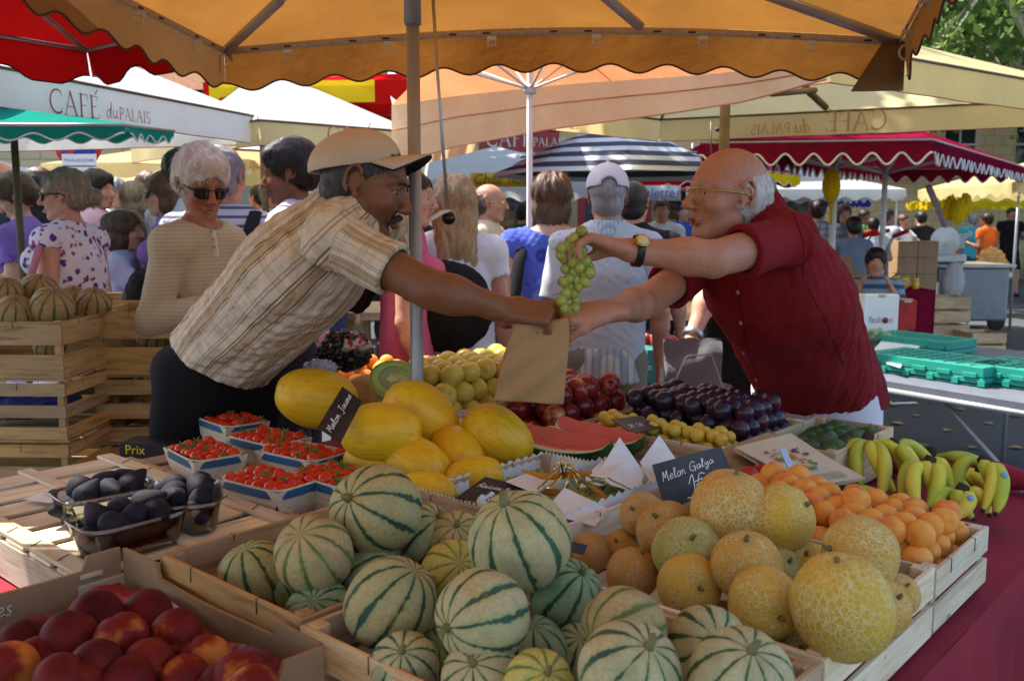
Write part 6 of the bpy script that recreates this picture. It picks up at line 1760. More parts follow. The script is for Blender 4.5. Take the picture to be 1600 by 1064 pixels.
# striped red and yellow awning far behind
ya = [V((-2.4, 7.4, 2.53)), V((.1, 7.2, 2.53)), V((.6, 9.5, 2.53)), V((-2.2, 9.7, 2.53))]
st_ = canopy('market_awning', 'red awning with yellow panels far behind the man in the cap', 'awning', ya, (-1., 8.4, 2.75), .16, .3, .02, M_redc, M_redc, None, 0, None, False, prof='trap')
for x0, x1 in ((-2.35, -2.1), (-1.62, -1.05)):
    mb = MB(); mb.grid(lambda u, v: V((x0+(x1-x0)*u, 7.4-.2*((x0+(x1-x0)*u+2.4)/2.5)-.012, 2.53-.165*v)), 4, 2)
    mb.obj('yellow_panel', M_yelc, st_, True)
# white cafe parasols, left
A = pz_(-60, 160, 1.98+.0); 
def zpt(px, py, z): return pz_(px, py, z)
zb = 1.98
B = zpt(402, 181, 2.16); Ax = zpt(-40, 95, 2.16)
dAB = (B-Ax); ln = dAB.length; dn = V((-dAB.y, dAB.x, 0)).normalized()*2.6
cf = canopy('cafe_parasol', 'off-white cafe parasol behind the left crowd, wine red lettering on its side', 'parasol', [Ax, B, B+dn, Ax+dn], (Ax+B)/2+dn*.5+V((0, 0, .62)), .19, .5, .0, M_wht, None, M_trimr, .003, [tuple(((Ax+B)/2+dn*.5)[:2])], True, prof='flat', rib_m=M_wood2, polemat=M_wood2, pole_r=.03)
s0 = zpt(70, 140, 2.0); 
def on_line(px, a, b):
    """distance along a->b (plan) seen at column px"""
    k = (px-800)/(FOC*CT+ST*330)*1.0
    # x = k*y  along a + t(b-a)
    t = (k*a.y-a.x)/((b.x-a.x)-k*(b.y-a.y)); return t*(b-a).length
xa, xb, xc = on_line(72, Ax, B), on_line(168, Ax, B), on_line(186, Ax, B)
sz = .112
nn = 1 if V((dAB.y, -dAB.x, 0)).dot(-Ax) > 0 else -1
valtext(cf, Ax, B, .03*nn, -.18, M_text, [("CAFE'", 'ser', sz, xa, 0)])
valtext(cf, Ax, B, .03*nn, -.165, M_text, [('du', 'hw', .085, xa+.38, -.0), ('PALAIS', 'ser', .062, xa+.48, .0)])
D_ = zpt(404, 186, 2.12); E_ = zpt(648, 205, 2.12)
dde = (E_-D_); dq = V((-dde.y, dde.x, 0)).normalized()*2.4
cf2 = canopy('cafe_parasol', 'second off-white cafe parasol, behind the dark haired man and the beige cap', 'parasol', [D_, E_, E_+dq, D_+dq], (D_+E_)/2+dq*.5+V((0, 0, .55)), .17, .5, .0, M_wht, M_crm, M_trimr, .003, [tuple(((D_+E_)/2+dq*.5)[:2])], True, prof='flat', rib_m=M_wood2, polemat=M_wood2, pole_r=.03)
xd = on_line(508, D_, E_)
valtext(cf2, D_, E_, .03*(1 if V((dde.y, -dde.x, 0)).dot(-D_) > 0 else -1), -.13, M_text, [("CAFE'", 'ser', .12, xd, 0)])
# yellow lit cream awning low behind
canopy('market_awning', 'small cream awning low behind the old lady and the dark haired man', 'awning', [V((-4.6, 9.2, 2.02)), V((-2.4, 8.6, 2.02)), V((-2., 11, 2.02)), V((-4.4, 11.5, 2.02))], (-3.3, 10, 2.3), .14, .4, .01, M_crm, None, None, 0, [(-3.3, 10)], False)
# teal awning
canopy('market_awning', 'small teal awning with white scalloped binding at the far left', 'awning', [V((-3.6, 3.9, 1.86)), zpt(196, 193, 1.88), V((-1.75, 4.9, 1.93)), V((-3.7, 4.9, 1.93))], (-2.7, 4.5, 2.03), .058, .19, .016, M_teal, None, M_trimw, .004, [(-2.5, 4.75)], True, .02, polemat=M_wood2)
# parasol with steel struts and peach side, centre
F1, F2 = py_(612, 180, 6.0), py_(1292, 92, 3.7)
zp = 2.42
pp = empty('market_parasol', (.13, 4.4, 0), 'peach and red market parasol with thin steel struts behind the orange awning', 'parasol')
def pv(u, v):
    a = F1.lerp(F2, u); low = py_(np.interp(u, [0, .3, .6, 1], [612, 760, 960, 1292]), 0, 1)
    px = np.interp(u, [0, 1], [612, 1292]); Y = a.y
    yb = np.interp(u, [0, .15, .35, .6, .8, 1], [258, 228, 204, 182, 160, 124]); yt = np.interp(u, [0, .15, .4, .7, 1], [165, 150, 132, 118, 98])
    p = py_(px, yt+(yb-yt)*v, Y); p.y += .03*math.sin(u*9)*v+.012*math.sin(u*31)*v
    return p
mb = MB(); mb.grid(pv, 60, 8); mb.obj('valance', M_pch, pp, True)
mb = MB(); mb.tube([pv(k/60, 1) for k in range(61)], .004, 5); mb.obj('binding', simple('peach_binding', (.5, .25, .15), .8), pp, True)
mb = MB(); mb.tube([pv(k/60, .42)+V((0, -.006, 0)) for k in range(61)], .0035, 5); mb.obj('seam', simple('rust_seam', (.5, .18, .08), .8), pp, True)
pk = V((.0825, 4.4, 2.16)); near = [V((.9, 2.9+.7, 2.32)), V((-2.2, 4.6, 2.35))]
mb = MB()
for a, b in ((None, None),):
    mb.grid(lambda u, v: pv(u, 0).lerp(V((.08, 4.4, 2.62)), v), 30, 10)
    mb.grid(lambda u, v: V((1.9, 3.75, 2.4)).lerp(V((-1.6, 4.1, 2.45)), u).lerp(V((.08, 4.4, 2.62)), v), 20, 8)
mb.obj('roof', M_pink, pp, True)
mb = MB(); mb.tube([(.0825, 4.4, 0), (.0825, 4.4, 2.6)], .0145, 14); mb.obj('pole', M_wpole, pp, True)
mb = MB(); mb.tube([(.0825, 4.4, 2.04), (.0825, 4.4, 2.08)], .03, 12); mb.obj('hub', M_wpole, pp, True)
for k, (x, y) in enumerate(((700, 104), (722, 102), (775, 100), (800, 104), (850, 100), (880, 102), (935, 100), (945, 96))):
    e = py_(x, y, 4.4+(.5 if k % 2 else -.3)); mb = MB(); mb.tube([(.0825, 4.4, 2.06), e], .0062, 6); mb.obj('strut', M_wpole, pp, True)
# torn white canvas hanging at left end
mb = MB(); mb.grid(lambda u, v: py_(610+62*u+6*math.sin(v*7), 150+200*v+8*math.sin(u*7), 6.1+.08*math.sin(u*12+v*3)), 24, 20); mb.obj('hanging_canvas', M_wht, label='tattered white canvas hanging behind the cap brim', cat='canvas')
mb = MB(); mb.grid(lambda u, v: py_(668+75*u, 170+85*v-18*u, 6.6+.05*math.sin(u*12+v*3)), 16, 10); mb.obj('hanging_canvas', M_pch, label='pinkish canvas side hanging left of the white pole', cat='canvas')
# cream cafe parasol, right
z = 2.33
cC = zpt(1032, 186, z); cR = zpt(1760, 150, z); cN = zpt(1300, 68, z); cL = cC+(zpt(832, 160, z)-cC)*1.35
cp = canopy('cafe_parasol', 'large cream cafe parasol over the right, mirrored lettering showing through', 'parasol', [cC, cR, cN, cL], (cC+cN)/2+V((0, 0, .6)), .19, .5, 0, M_crm, None, M_trimr, .003, None, True, prof='flat', rib_m=M_wood2)
mb = MB(); pc = (cC+cN)/2; x_ = (1131-800)/1475*6.2; mb.tube([(x_, 6.2, 0), (x_, 6.2, z+.5)], .034, 16); mb.obj('pole', M_wood2, cp, True)
mb = MB(); a = py_(1258, 138, 6.4); b = py_(1290, 168, 7.2); mb.tube([a, b], .025, 8); mb.tube([a+V((.1, .1, 0)), py_(1206, 147, 6.0)], .02, 8); mb.obj('strut', M_wood2, cp, True)
dR = (cR-cC).normalized()
x1 = on_line(1385, cC, cR); x2 = on_line(1208, cC, cR)
nI = V((dR.y, -dR.x, 0)); nI = nI if nI.dot(-cC) > 0 else -nI
for text, kind, size, x0 in (("CAFE'", 'ser', .15, x1), ('du', 'hw', .12, x1-.56), ('PALAIS', 'ser', .078, x1-.72)):
    ontext(cp, lambda x, y: cC+dR*(x0-x)+nI*.03+V((0, 0, -.165+y)), M_texts, kind, text, size)
dL = (cL-cC).normalized(); nI2 = V((dL.y, -dL.x, 0)); nI2 = nI2 if nI2.dot(V((0, 0, 0))-cC) > 0 else -nI2
ontext(cp, lambda x, y: cC+dL*(1.55-x*1.)+nI2*.03+V((0, 0, -.165+y)), M_texts, 'ser', "CAFE'", .15)
mb = MB(); mb.tube([py_(1111, 190, 5.0), py_(1111, 310, 5.0)], .004, 6); mb.ell(py_(1121, 203, 5.0), .012); mb.obj('cord', M_blackpl, label='thin dark cord hanging left of the brown parasol pole', cat='cord')
# burgundy stall awning, right background
zz = 2.10
b0, b1, b2 = zpt(1095, 222, zz), zpt(1457, 217, zz), V((6.9, 12.6, zz+.08)); b3 = b0+(b2-b1)
ba = canopy('market_awning', 'burgundy stall awning with white scalloped binding over the honey stall', 'awning', [b0, b1, b2, b3], (b0+b2)/2+V((0, 0, .35)), .15, .235, .045, M_burg, None, M_trimw, .010, None, True, .05)
for (px, Y) in ((1303, 9.2), (1381, 10.2)):
    x = (px-800)/1465*Y; mb = MB(); mb.tube([(x, Y, 0), (x, Y, 2.3)], .03, 12); mb.obj('pole', M_wpole, ba, True)
    for k in range(6):
        a = k*PI/3+.3; mb = MB(); mb.tube([(x, Y, 1.98), (x+.75*math.cos(a), Y+.75*math.sin(a), 2.14)], .016, 6); mb.obj('strut', M_wpole, ba, True)
mb = MB(); mb.grid(lambda u, v: py_(1252+13*u, 217+10*v, 8.45), 1, 1); mb.obj('white_label', M_cream, ba, True)
crump('yellow plastic bag tied to the left pole of the burgundy awning', py_(1299, 290, 9.05), (.09, .05, .17), M_yelc, amp=.12)
mb = MB(); mb.tube([py_(1299, 315, 9.1), py_(1298, 352, 9.1)], [.05, .02], 8, flat=.3); mb.obj('yellow_ribbon', M_yelc, label='yellow ribbon below the tied bag on the left pole', cat='ribbon')
# black and white striped parasol
m, nt, out = newmat('black_white_stripe_canvas'); co = nd(nt, 'Attribute', attribute_name='uvw').outputs['Vector']; s = nd(nt, 'SeparateXYZ', {0: co}).outputs[0]
f = math_(nt, 'FRACT', math_(nt, 'MULTIPLY', s, 6.)); surf(nt, out, ramp(nt, f, [(.68, (.05, .055, .075)), (.74, (.6, .62, .66))]), .7)
bp = empty('striped_parasol', (.98, 8.9, 0), 'black parasol with white stripes between the peach and burgundy awnings', 'parasol')
mb = MB(); cx_, cy_ = .98, 8.9
def sp_(u, v):
    a = u*2*PI; k = (u*8) % 1; r = 1.18*v*(1-.07*math.sin(k*PI)); return V((cx_+r*math.cos(a), cy_+r*math.sin(a), 2.40-.40*v**1.15-.02*math.floor(v*6)))
mb.grid(sp_, 64, 24, smooth=False, uv=lambda u, v: (v, u, 0)); mb.obj('canopy', m, bp, True)
mb = MB(); mb.tube([(cx_, cy_, 0), (cx_, cy_, 2.4)], .025, 10); mb.obj('pole', M_alu, bp, True)
for k in range(8): mb = MB(); a = k*PI/4; mb.tube([(cx_, cy_, 2.1), (cx_+.9*math.cos(a), cy_+.9*math.sin(a), 2.06)], .01, 6); mb.obj('rib', M_alu, bp, True)
# smaller awnings in the distance
canopy('market_awning', 'red and yellow awning right behind the bald man, over the crepe stall', 'awning', [zpt(975, 281, 2.0), zpt(1135, 259, 2.25), V((4.6, 15, 2.2)), V((1.8, 15.5, 2.2))], (2.8, 13.5, 2.6), .17, .4, .03, M_burg, [M_redc, M_yelc, M_redc, M_redc], M_trimw, .008, [(2.6, 13.6)], True)
for lb, (x, y, w_, d_, z_), mt in (
  ('white awning in the distance right of the bald man', (5.0, 17, 3.0, 3, 2.0), M_wht), ('cream awning in the distance above the meat slicer', (8.0, 14.0, 2.6, 3, 1.98), M_crm), ('cream awning at the right edge beside the tree', (10.2, 16.0, 3.0, 3.5, 2.2), M_wht),
  ('violet blue awning far off between the two white poles', (7.0, 24, 3.2, 3, 2.0), fabric('violet_canvas', (.08, .05, .4), .4)), ('white awning far off in the middle of the market', (3.4, 22, 4, 3, 2.3), M_wht), ('pale blue white stall roof behind the woman in blue', (-.2, 11.5, 3.0, 2.5, 1.92), M_wht),
  ('red awning far off beside the yellow one', (3.8, 19.5, 1.8, 2, 2.25), M_redc), ('yellow awning far off behind the walkers at the right', (11.8, 23, 3, 3, 1.95), M_yelc)):
    canopy('market_awning', lb, 'awning', [V((x-w_/2, y-d_/2, z_)), V((x+w_/2, y-d_/2, z_)), V((x+w_/2, y+d_/2, z_)), V((x-w_/2, y+d_/2, z_))], (x, y, z_+.45), .16, .35, .03, mt, None, None, 0, [(x-w_/2+.1, y-d_/2+.1), (x+w_/2-.1, y-d_/2+.1)], False, group=None)
# ================================================================ ground, buildings, trees
def asphalt():
    m, nt, out = newmat('asphalt'); co = coords(nt)
    n = noise(nt, co, 60, 5, .8); n2 = noise(nt, co, .7, 5); n3 = noise(nt, co, 300, 2)
    col = ramp(nt, n, [(.3, (.045, .05, .06)), (.7, (.10, .105, .115))])
    col = mixc(nt, ramp(nt, n2, [(.4, 0.), (.7, .5)]), col, (.05, .055, .065)); col = mixc(nt, ramp(nt, n3, [(.6, 0.), (.7, .5)]), col, (.2, .2, .2))
    surf(nt, out, col, .85, bump(nt, n, .4, .01)); return m
mb = MB(); mb.grid(lambda u, v: V((-120+240*u, -30+270*v, 0)), 8, 8, smooth=False); mb.obj('ground', asphalt(), kind='structure', label='grey asphalt of the market square')
M_leaf_l = simple('fallen_leaf', (.30, .2, .10), .8, .3)
rr = random.Random(3)
for i in range(14):
    x, y = [(1395, 633), (1402, 662), (1480, 673), (1442, 697), (1545, 662), (1588, 700), (1500, 640), (1520, 700), (1465, 720), (1570, 460), (1590, 560), (1560, 600), (1430, 650), (1585, 650)][i]
    p = pz_(x, y, .006); a = rr.random()*6; s_ = .035+.02*rr.random()
    mb = MB(); mb.grid(lambda u, v: p+V((math.cos(a)*(u-.5)*2*s_-math.sin(a)*(v-.5)*s_*1.3*math.sin(u*PI)*1.2, math.sin(a)*(u-.5)*2*s_+math.cos(a)*(v-.5)*s_*1.3*math.sin(u*PI)*1.2, .006+.012*math.sin(u*PI)*abs(v-.5))), 6, 4)
    mb.obj('fallen_leaf', M_leaf_l, label='dry fallen leaf on the asphalt under the trestle table', cat='leaf', group='fallen leaves')
p = pz_(1412, 630, .006); mb = MB(); mb.box(p+V((0, 0, .003)), (.22, .05, .003), MX.Rotation(.15, 3, 'Z')); mb.obj('paper_scrap', M_cream, label='white paper scrap on the asphalt by the bald man', cat='paper')
p = pz_(1380, 627, .006); mb = MB(); mb.box(p+V((0, 0, .003)), (.1, .1, .003), MX.Rotation(.5, 3, 'Z')); mb.obj('paper_scrap', M_yel, label='yellow scrap on the asphalt by the bald man', cat='paper')
def stonemat(name, c, c2, bw=.6, bh=.3, mort=.012):
    m, nt, out = newmat(name); co = nd(nt, 'Attribute', attribute_name='uvw').outputs['Vector']
    b = nd(nt, 'TexBrick', {'Vector': co, 'Color1': (*c, 1), 'Color2': (*c2, 1), 'Mortar': (*[x*.55 for x in c], 1), 'Scale': 1., 'Mortar Size': mort, 'Brick Width': bw, 'Row Height': bh})
    n = noise(nt, co, 1.3, 6, .7)
    col = mixc(nt, ramp(nt, n, [(.4, 0.), (.75, .45)]), b.outputs[0], tuple(x*.6 for x in c))
    surf(nt, out, col, .9, bump(nt, noise(nt, co, 12, 4), .3, .02)); return m
M_st = stonemat('yellow_limestone', (.60, .49, .30), (.54, .42, .25)); M_st2 = stonemat('pale_plaster', (.62, .55, .42), (.60, .53, .40), 4, 3, .0); M_st3 = stonemat('ochre_plaster', (.55, .43, .22), (.55, .42, .22), 4, 3, .0)
M_shut = simple('grey_shutter', (.32, .34, .36), .6, .1); M_glass = simple('dark_window_glass', (.03, .035, .045), .06, .2); M_trimst = simple('stone_trim', (.58, .50, .36), .8, .1); M_shopred = simple('shop_red', (.26, .02, .025), .4, .1)
M_roof = simple('roof_tile', (.32, .15, .08), .8, .2, vs=20)
def building(label, a, b, h, mat, wins, depth=6, shutters=True, floorh=3.2, ww=1.1, wh=1.9, z1=4.0):
    """facade from a to b (plan), wins columns; real reveals, frames, sills, shutters"""
    a = V((*a, 0)); b = V((*b, 0)); d = (b-a); L = d.length; d.normalize(); n = V((d.y, -d.x, 0))
    if n.dot(-a) < 0: n = -n
    o = empty('building', (a+b)/2, label, 'building')
    mb = MB(); xs = [L*(i+.5)/wins for i in range(wins)]; zs = []
    z = z1
    while z+wh < h-.4: zs.append(z); z += floorh
    # wall strips between openings
    P3 = lambda x, y, z: a+d*x-n*y+V((0, 0, z))
    def panel(x0, x1, z0, z1_): mb.add([P3(x0, 0, z0), P3(x1, 0, z0), P3(x1, 0, z1_), P3(x0, 0, z1_)], [(0, 1, 2, 3)], [(x0, z0, 0), (x1, z0, 0), (x1, z1_, 0), (x0, z1_, 0)])
    zz = [0]
    for z in zs: panel(0, L, zz[-1], z); 
    prev = 0
    mb = MB()
    for z in zs:
        panel(0, L, prev, z)
        xp = 0
        for x in xs: panel(xp, x-ww/2, z, z+wh); xp = x+ww/2
        panel(xp, L, z, z+wh); prev = z+wh
        for x in xs:
            for q in ([(x-ww/2, 0, z), (x-ww/2, .3, z), (x-ww/2, .3, z+wh), (x-ww/2, 0, z+wh)], [(x+ww/2, 0, z), (x+ww/2, .3, z), (x+ww/2, .3, z+wh), (x+ww/2, 0, z+wh)], [(x-ww/2, 0, z+wh), (x-ww/2, .3, z+wh), (x+ww/2, .3, z+wh), (x+ww/2, 0, z+wh)], [(x-ww/2, 0, z), (x-ww/2, .3, z), (x+ww/2, .3, z), (x+ww/2, 0, z)]):
                mb.add([P3(*t) for t in q], [(0, 1, 2, 3)], [(t[0]+t[1], t[2], 0) for t in q])
    panel(0, L, prev, h)
    for (x, s_) in ((0, 1), (L, 1)): mb.add([P3(x, 0, 0), P3(x, depth, 0), P3(x, depth, h), P3(x, 0, h)], [(0, 1, 2, 3)], [(0, 0, 0), (depth, 0, 0), (depth, h, 0), (0, h, 0)])
    mb.add([P3(0, depth, 0), P3(L, depth, 0), P3(L, depth, h), P3(0, depth, h)], [(0, 1, 2, 3)])
    mb.obj('wall', mat, o, True)
    mb = MB(); mb.add([P3(-.4, -.5, h), P3(L+.4, -.5, h), P3(L+.2, depth*.5, h+1.6), P3(-.2, depth*.5, h+1.6), P3(L+.4, depth+.3, h), P3(-.4, depth+.3, h)], [(0, 1, 2, 3), (3, 2, 4, 5), (0, 3, 5), (1, 4, 2)]); mb.obj('roof', M_roof, o, True)
    R3 = MX((d, n, V((0, 0, 1)))).transposed()
    for z in zs:
        for x in xs:
            mb = MB(); c = P3(x, .22, z+wh/2)
            for sx in (-1, 1): mb.box(c+d*sx*(ww/2-.035), (.07, .05, wh), R3)
            mb.box(c, (.05, .05, wh-.14), R3)
            for sz_ in (-1, 0, 1): mb.box(c+V((0, 0, sz_*(wh/2-.035))), (ww-.14, .045, .07), R3)
            w = mb.obj('window', M_wpole, o, True)
            mb = MB(); mb.box(c-n*.03, (ww, .01, wh), R3); mb.obj('pane', M_glass, w, True)
            mb = MB(); mb.box(P3(x, -.05, z-.07), (ww+.3, .16, .11), R3); mb.obj('sill', M_trimst, w, True)
            if shutters:
                for sx in (-1, 1):
                    mb = MB(); cc = P3(x+sx*(ww/2+ww/4+.03), -.03, z+wh/2); mb.box(cc, (ww/2, .04, wh), R3)
                    for k in range(12): mb.box(cc+n*.024+V((0, 0, -wh/2+.12+k*(wh-.24)/11)), (ww/2-.1, .012, .05), R3)
                    mb.obj('shutter', M_shut, w, True)
    mb = MB(); mb.box(P3(L/2, -.1, h-.15), (L+.3, .3, .28), R3); mb.obj('cornice', M_trimst, o, True)
    return o, P3, R3
building('tall pale plaster building with grey shutters behind the left parasols', (-13, 17), (-2.6, 20), 12, M_st2, 4, z1=3.3, floorh=3.5)
building('yellow stone building low behind the left crowd', (-14, 13.5), (-4.6, 14.6), 3.4, M_st, 3, z1=20, depth=2)
cafe, P3, R3 = building('cafe building with a dark red shop front and sign behind the white pole', (-2.2, 19), (6.5, 19.5), 11, M_st3, 5, z1=5., floorh=3.2)
mb = MB()
for i in range(5):
    mb.box(P3(.9+i*1.7, -.06, 1.4), (1.5, .12, 2.8), R3)
mb.obj('shop_front', M_shopred, cafe, True)
for i in range(5):
    mb = MB(); mb.box(P3(.9+i*1.7, -.125, 1.4), (1.2, .02, 2.2), R3); mb.obj('shop_window', M_glass, cafe, True)
sg = empty('shop_sign', V((.4, 15.5, 2.6)), 'dark red cafe sign with white lettering seen right of the peach parasol', 'sign')
mb = MB(); s1, s2 = py_(748, 217, 15), py_(874, 217, 15); mb.bar(s1, s2, .05, .42); mb.obj('panel', M_shopred, sg, True)
yk = lambda x, y: V((x, 14.96, y))
ontext(sg, lambda x, y: V((s1.x+.12+x, 14.965, s1.z-.12+y)), M_wpole, 'ser', 'CAFE', .24); ontext(sg, lambda x, y: V((s1.x+.86+x, 14.965, s1.z-.12+y)), M_wpole, 'ser', 'PALAIS', .13)
M_ywall = simple('yellow_fascia', (.65, .48, .04), .5)
def stallsign(label, x0, x1, y0, y1, Y, mat, text, tmat, size, cat='sign', name='stall_sign'):
    a, b, c, d = py_(x0, y0, Y), py_(x1, y0, Y), py_(x1, y1, Y), py_(x0, y1, Y)
    mb = MB(); mb.grid(lambda u, v: a.lerp(b, u).lerp(d.lerp(c, u), v)+V((0, .02*math.sin(u*7), 0)), 10, 2); o = mb.obj(name, mat, label=label, cat=cat, solid=.01)
    cx = (a+c)/2; put('lettering', txtmesh(text, size, lambda x, y: V((cx.x+x, Y-.035, cx.z+y)), .15), tmat, o, True)
    return o
stallsign('yellow fascia of the stall behind the woman in blue', 735, 860, 270, 292, 10.0, M_ywall, 'Chez nous le', simple('olive_ink', (.2, .14, .02), .8), .15)
stallsign('red butcher sign above the crepe banner', 968, 1122, 258, 275, 14.0, M_shopred, 'Boucherie Charcuterie', M_wpole, .15)
stallsign('white crepe banner with violet lettering behind the man in the white cap', 988, 1064, 290, 314, 10.5, M_wht, 'Galettes', simple('violet_ink', (.18, .15, .4), .8), .15)
stallsign('white cloth banner right of the crepe banner', 1072, 1110, 292, 318, 11, M_wht, 'Menu', simple('violet_ink', (.18, .15, .4), .8), .12)
# plane trees
def barkmat():
    m, nt, out = newmat('plane_bark'); co = coords(nt, scale=(1, 1, .5))
    v = nd(nt, 'TexNoise', {'Vector': co, 'Scale': 6., 'Detail': 3., 'Distortion': .8}).outputs['Fac']
    surf(nt, out, ramp(nt, v, [(.35, (.5, .5, .38)), (.5, (.30, .29, .2)), (.6, (.55, .53, .42)), (.75, (.22, .2, .14))]), .9, bump(nt, v, .5, .02)); return m
M_bark = barkmat()
def leafmat(name, c):
    m, nt, out = newmat(name); r = nd(nt, 'Attribute', attribute_name='uvw').outputs['Vector']; n = noise(nt, r, .9, 3)
    col = ramp(nt, n, [(.3, tuple(x*.6 for x in c)), (.5, c), (.75, tuple(x*1.7 for x in c))])
    d = nd(nt, 'BsdfDiffuse', {'Color': col}); t = nd(nt, 'BsdfTranslucent', {'Color': col})
    nt.links.new(nd(nt, 'MixShader', {0: .5, 1: d.outputs[0], 2: t.outputs[0]}).outputs[0], out.inputs[0]); return m
M_lf = leafmat('plane_leaves', (.16, .25, .07))
def tree(label, x, y, h, r, cz, seed, nl=9000, tr=.28, ls=.13):
    rg = np.random.RandomState(seed); o = empty('plane_tree', (x, y, 0), label, 'tree')
    mb = MB(); top = V((x+.3, y, cz)); mb.tube([(x, y, 0), (x+.05, y, cz*.3), (x+.15, y+.1, cz*.6), top], [tr*1.25, tr, tr*.8, tr*.5], 14)
    tips = []
    for k in range(11):
        a = k*2.4; s_ = V((x+.1, y, cz*(.45+.05*k))); e = V((x+r*.75*math.cos(a)*rg.uniform(.5, 1.), y+r*.75*math.sin(a)*rg.uniform(.5, 1.), cz+rg.uniform(-.2, .6)*r)); m_ = s_.lerp(e, .5)+V((0, 0, .5))
        mb.tube([s_, m_, e], [tr*.42, tr*.25, tr*.07], 8); tips.append(e); tips.append(m_)
        for j in range(3): e2 = e+V(rg.normal(size=3)*r*.25); mb.tube([m_, e2], [tr*.15, tr*.03], 5); tips.append(e2)
    mb.obj('trunk', M_bark, o, True)
    cl = []
    for k in range(70):
        b = V(tips[rg.randint(len(tips))]); cl.append((np.array(b+V(rg.normal(size=3)*r*.12)), r*rg.uniform(.13, .27)))
    i = rg.randint(len(cl), size=nl); C = np.array([c[0] for c in cl])[i]; Rr_ = np.array([c[1] for c in cl])[i]
    dv = rg.normal(size=(nl, 3)); dv /= np.linalg.norm(dv, axis=1)[:, None]; P_ = C+dv*(Rr_*rg.rand(nl)**.45)[:, None]*np.array([1.2, 1.2, .8])
    u = rg.normal(size=(nl, 3)); u /= np.linalg.norm(u, axis=1)[:, None]; w = np.cross(u, rg.normal(size=(nl, 3))); w /= np.linalg.norm(w, axis=1)[:, None]
    s_ = (ls*rg.uniform(.6, 1.3, nl))[:, None]
    v0 = np.stack([P_-u*s_, P_+w*s_*.6, P_+u*s_, P_-w*s_*.6], 1).reshape(-1, 3); f = np.arange(nl*4).reshape(-1, 4)
    put('crown', mkmesh(v0, f, False, uvw=np.repeat(C+rg.normal(size=(nl, 3))*.3, 4, 0)), M_lf, o, True)
    return o
tree('mottled plane tree standing behind the cafe parasols at the left', -2.15, 11.5, 8, 3.2, 6.8, 3, 7000, .24)
tree('leafy plane tree filling the upper right corner', 10.2, 17.0, 9, 4.6, 5.9, 4, 13000, .3, .10)
tree('plane tree with a forked trunk farther back at the right', 13.5, 24.0, 10, 5, 6.0, 5, 12000, .35, .15)
tree('plane tree far behind at the right edge', 19., 26.0, 10, 5.5, 5.6, 8, 9000, .35, .16)
tree('plane tree shading the market from the right', 7.5, 9.5, 9, 3.6, 8.2, 9, 8000, .3)
building('yellow stone building with tall windows behind the burgundy awning', (6.8, 31), (20, 30), 10, M_st, 6, z1=3.0, shutters=False)
building('ochre building closing the far end of the market street', (-2, 38), (7.5, 38), 10, M_st3, 4, z1=3.0)
building('pale building at the far right behind the trees', (21, 28), (36, 22), 11, M_st2, 6, z1=3.0)
# street lamp
lm = empty('street_lamp', py_(467, 140, 13.5), 'old wall lantern below the red awning, left of the plane trunk', 'street lamp')
c = py_(467, 142, 13.5); mb = MB(); mb.lathe([(.06, -.26), (.13, .1), (.14, .12)], c, 6, smooth=False); mb.obj('glass_body', simple('lantern_glass', (.35, .38, .42), .2), lm, True)
mb = MB(); mb.lathe([(.17, .12), (.1, .22), (.04, .28), (.05, .32), (.01, .38)], c, 8, smooth=False); mb.lathe([(.03, -.32), (.07, -.27), (.07, -.25)], c, 8); mb.obj('lantern_cap', M_blackpl, lm, True)
mb = MB(); mb.tube([c+V((0, 0, -.3)), c+V((.3, .2, -.55)), c+V((1.0, 1.5, -.35)), c+V((1.1, 4.5, -.3))], .03, 8); mb.obj('bracket', M_blackpl, lm, True)
# round no-stopping sign with plates
ps = empty('traffic_sign', (-3.9, 8.3, 0), 'round red and blue no parking sign with two white plates at the left', 'sign')
mb = MB(); pp_ = py_(124, 240, 8.3); mb.tube([(pp_.x, 8.34, 0), (pp_.x, 8.34, pp_.z+.35)], .03, 10); mb.obj('post', M_alu, ps, True)
cs_ = py_(122, 226, 8.28); Rf = MX.Rotation(PI/2, 3, 'X')
for nm_, r0, zo, mt in (('rim', .21, 0, simple('sign_red', (.55, .02, .02), .4)), ('disc', .16, .006, simple('sign_blue', (.02, .06, .35), .4))):
    mb = MB(); mb.lathe([(.001, zo), (r0, zo), (r0, zo+.004), (.001, zo+.0045)], cs_, 28, Rf); mb.obj(nm_, mt, ps, True)
mb = MB(); mb.bar(cs_+V((-.12, -.014, -.12)), cs_+V((.12, -.014, .12)), .004, .05); mb.obj('slash', simple('sign_red', (.5, 0, 0)), ps, True)
for k, (yy, tx) in enumerate(((251, 'TOUS LES JOURS'), (269, 'DE 7H A 14H'))):
    a_ = py_(124, yy, 8.26); mb = MB(); mb.box(a_, (.30, .008, .11)); q = mb.obj('plate', M_cream, ps, True)
    put('lettering', txtmesh(tx, .036, lambda x, y: V((a_.x+x, a_.y-.006, a_.z+y))), M_blackpl, q, True)
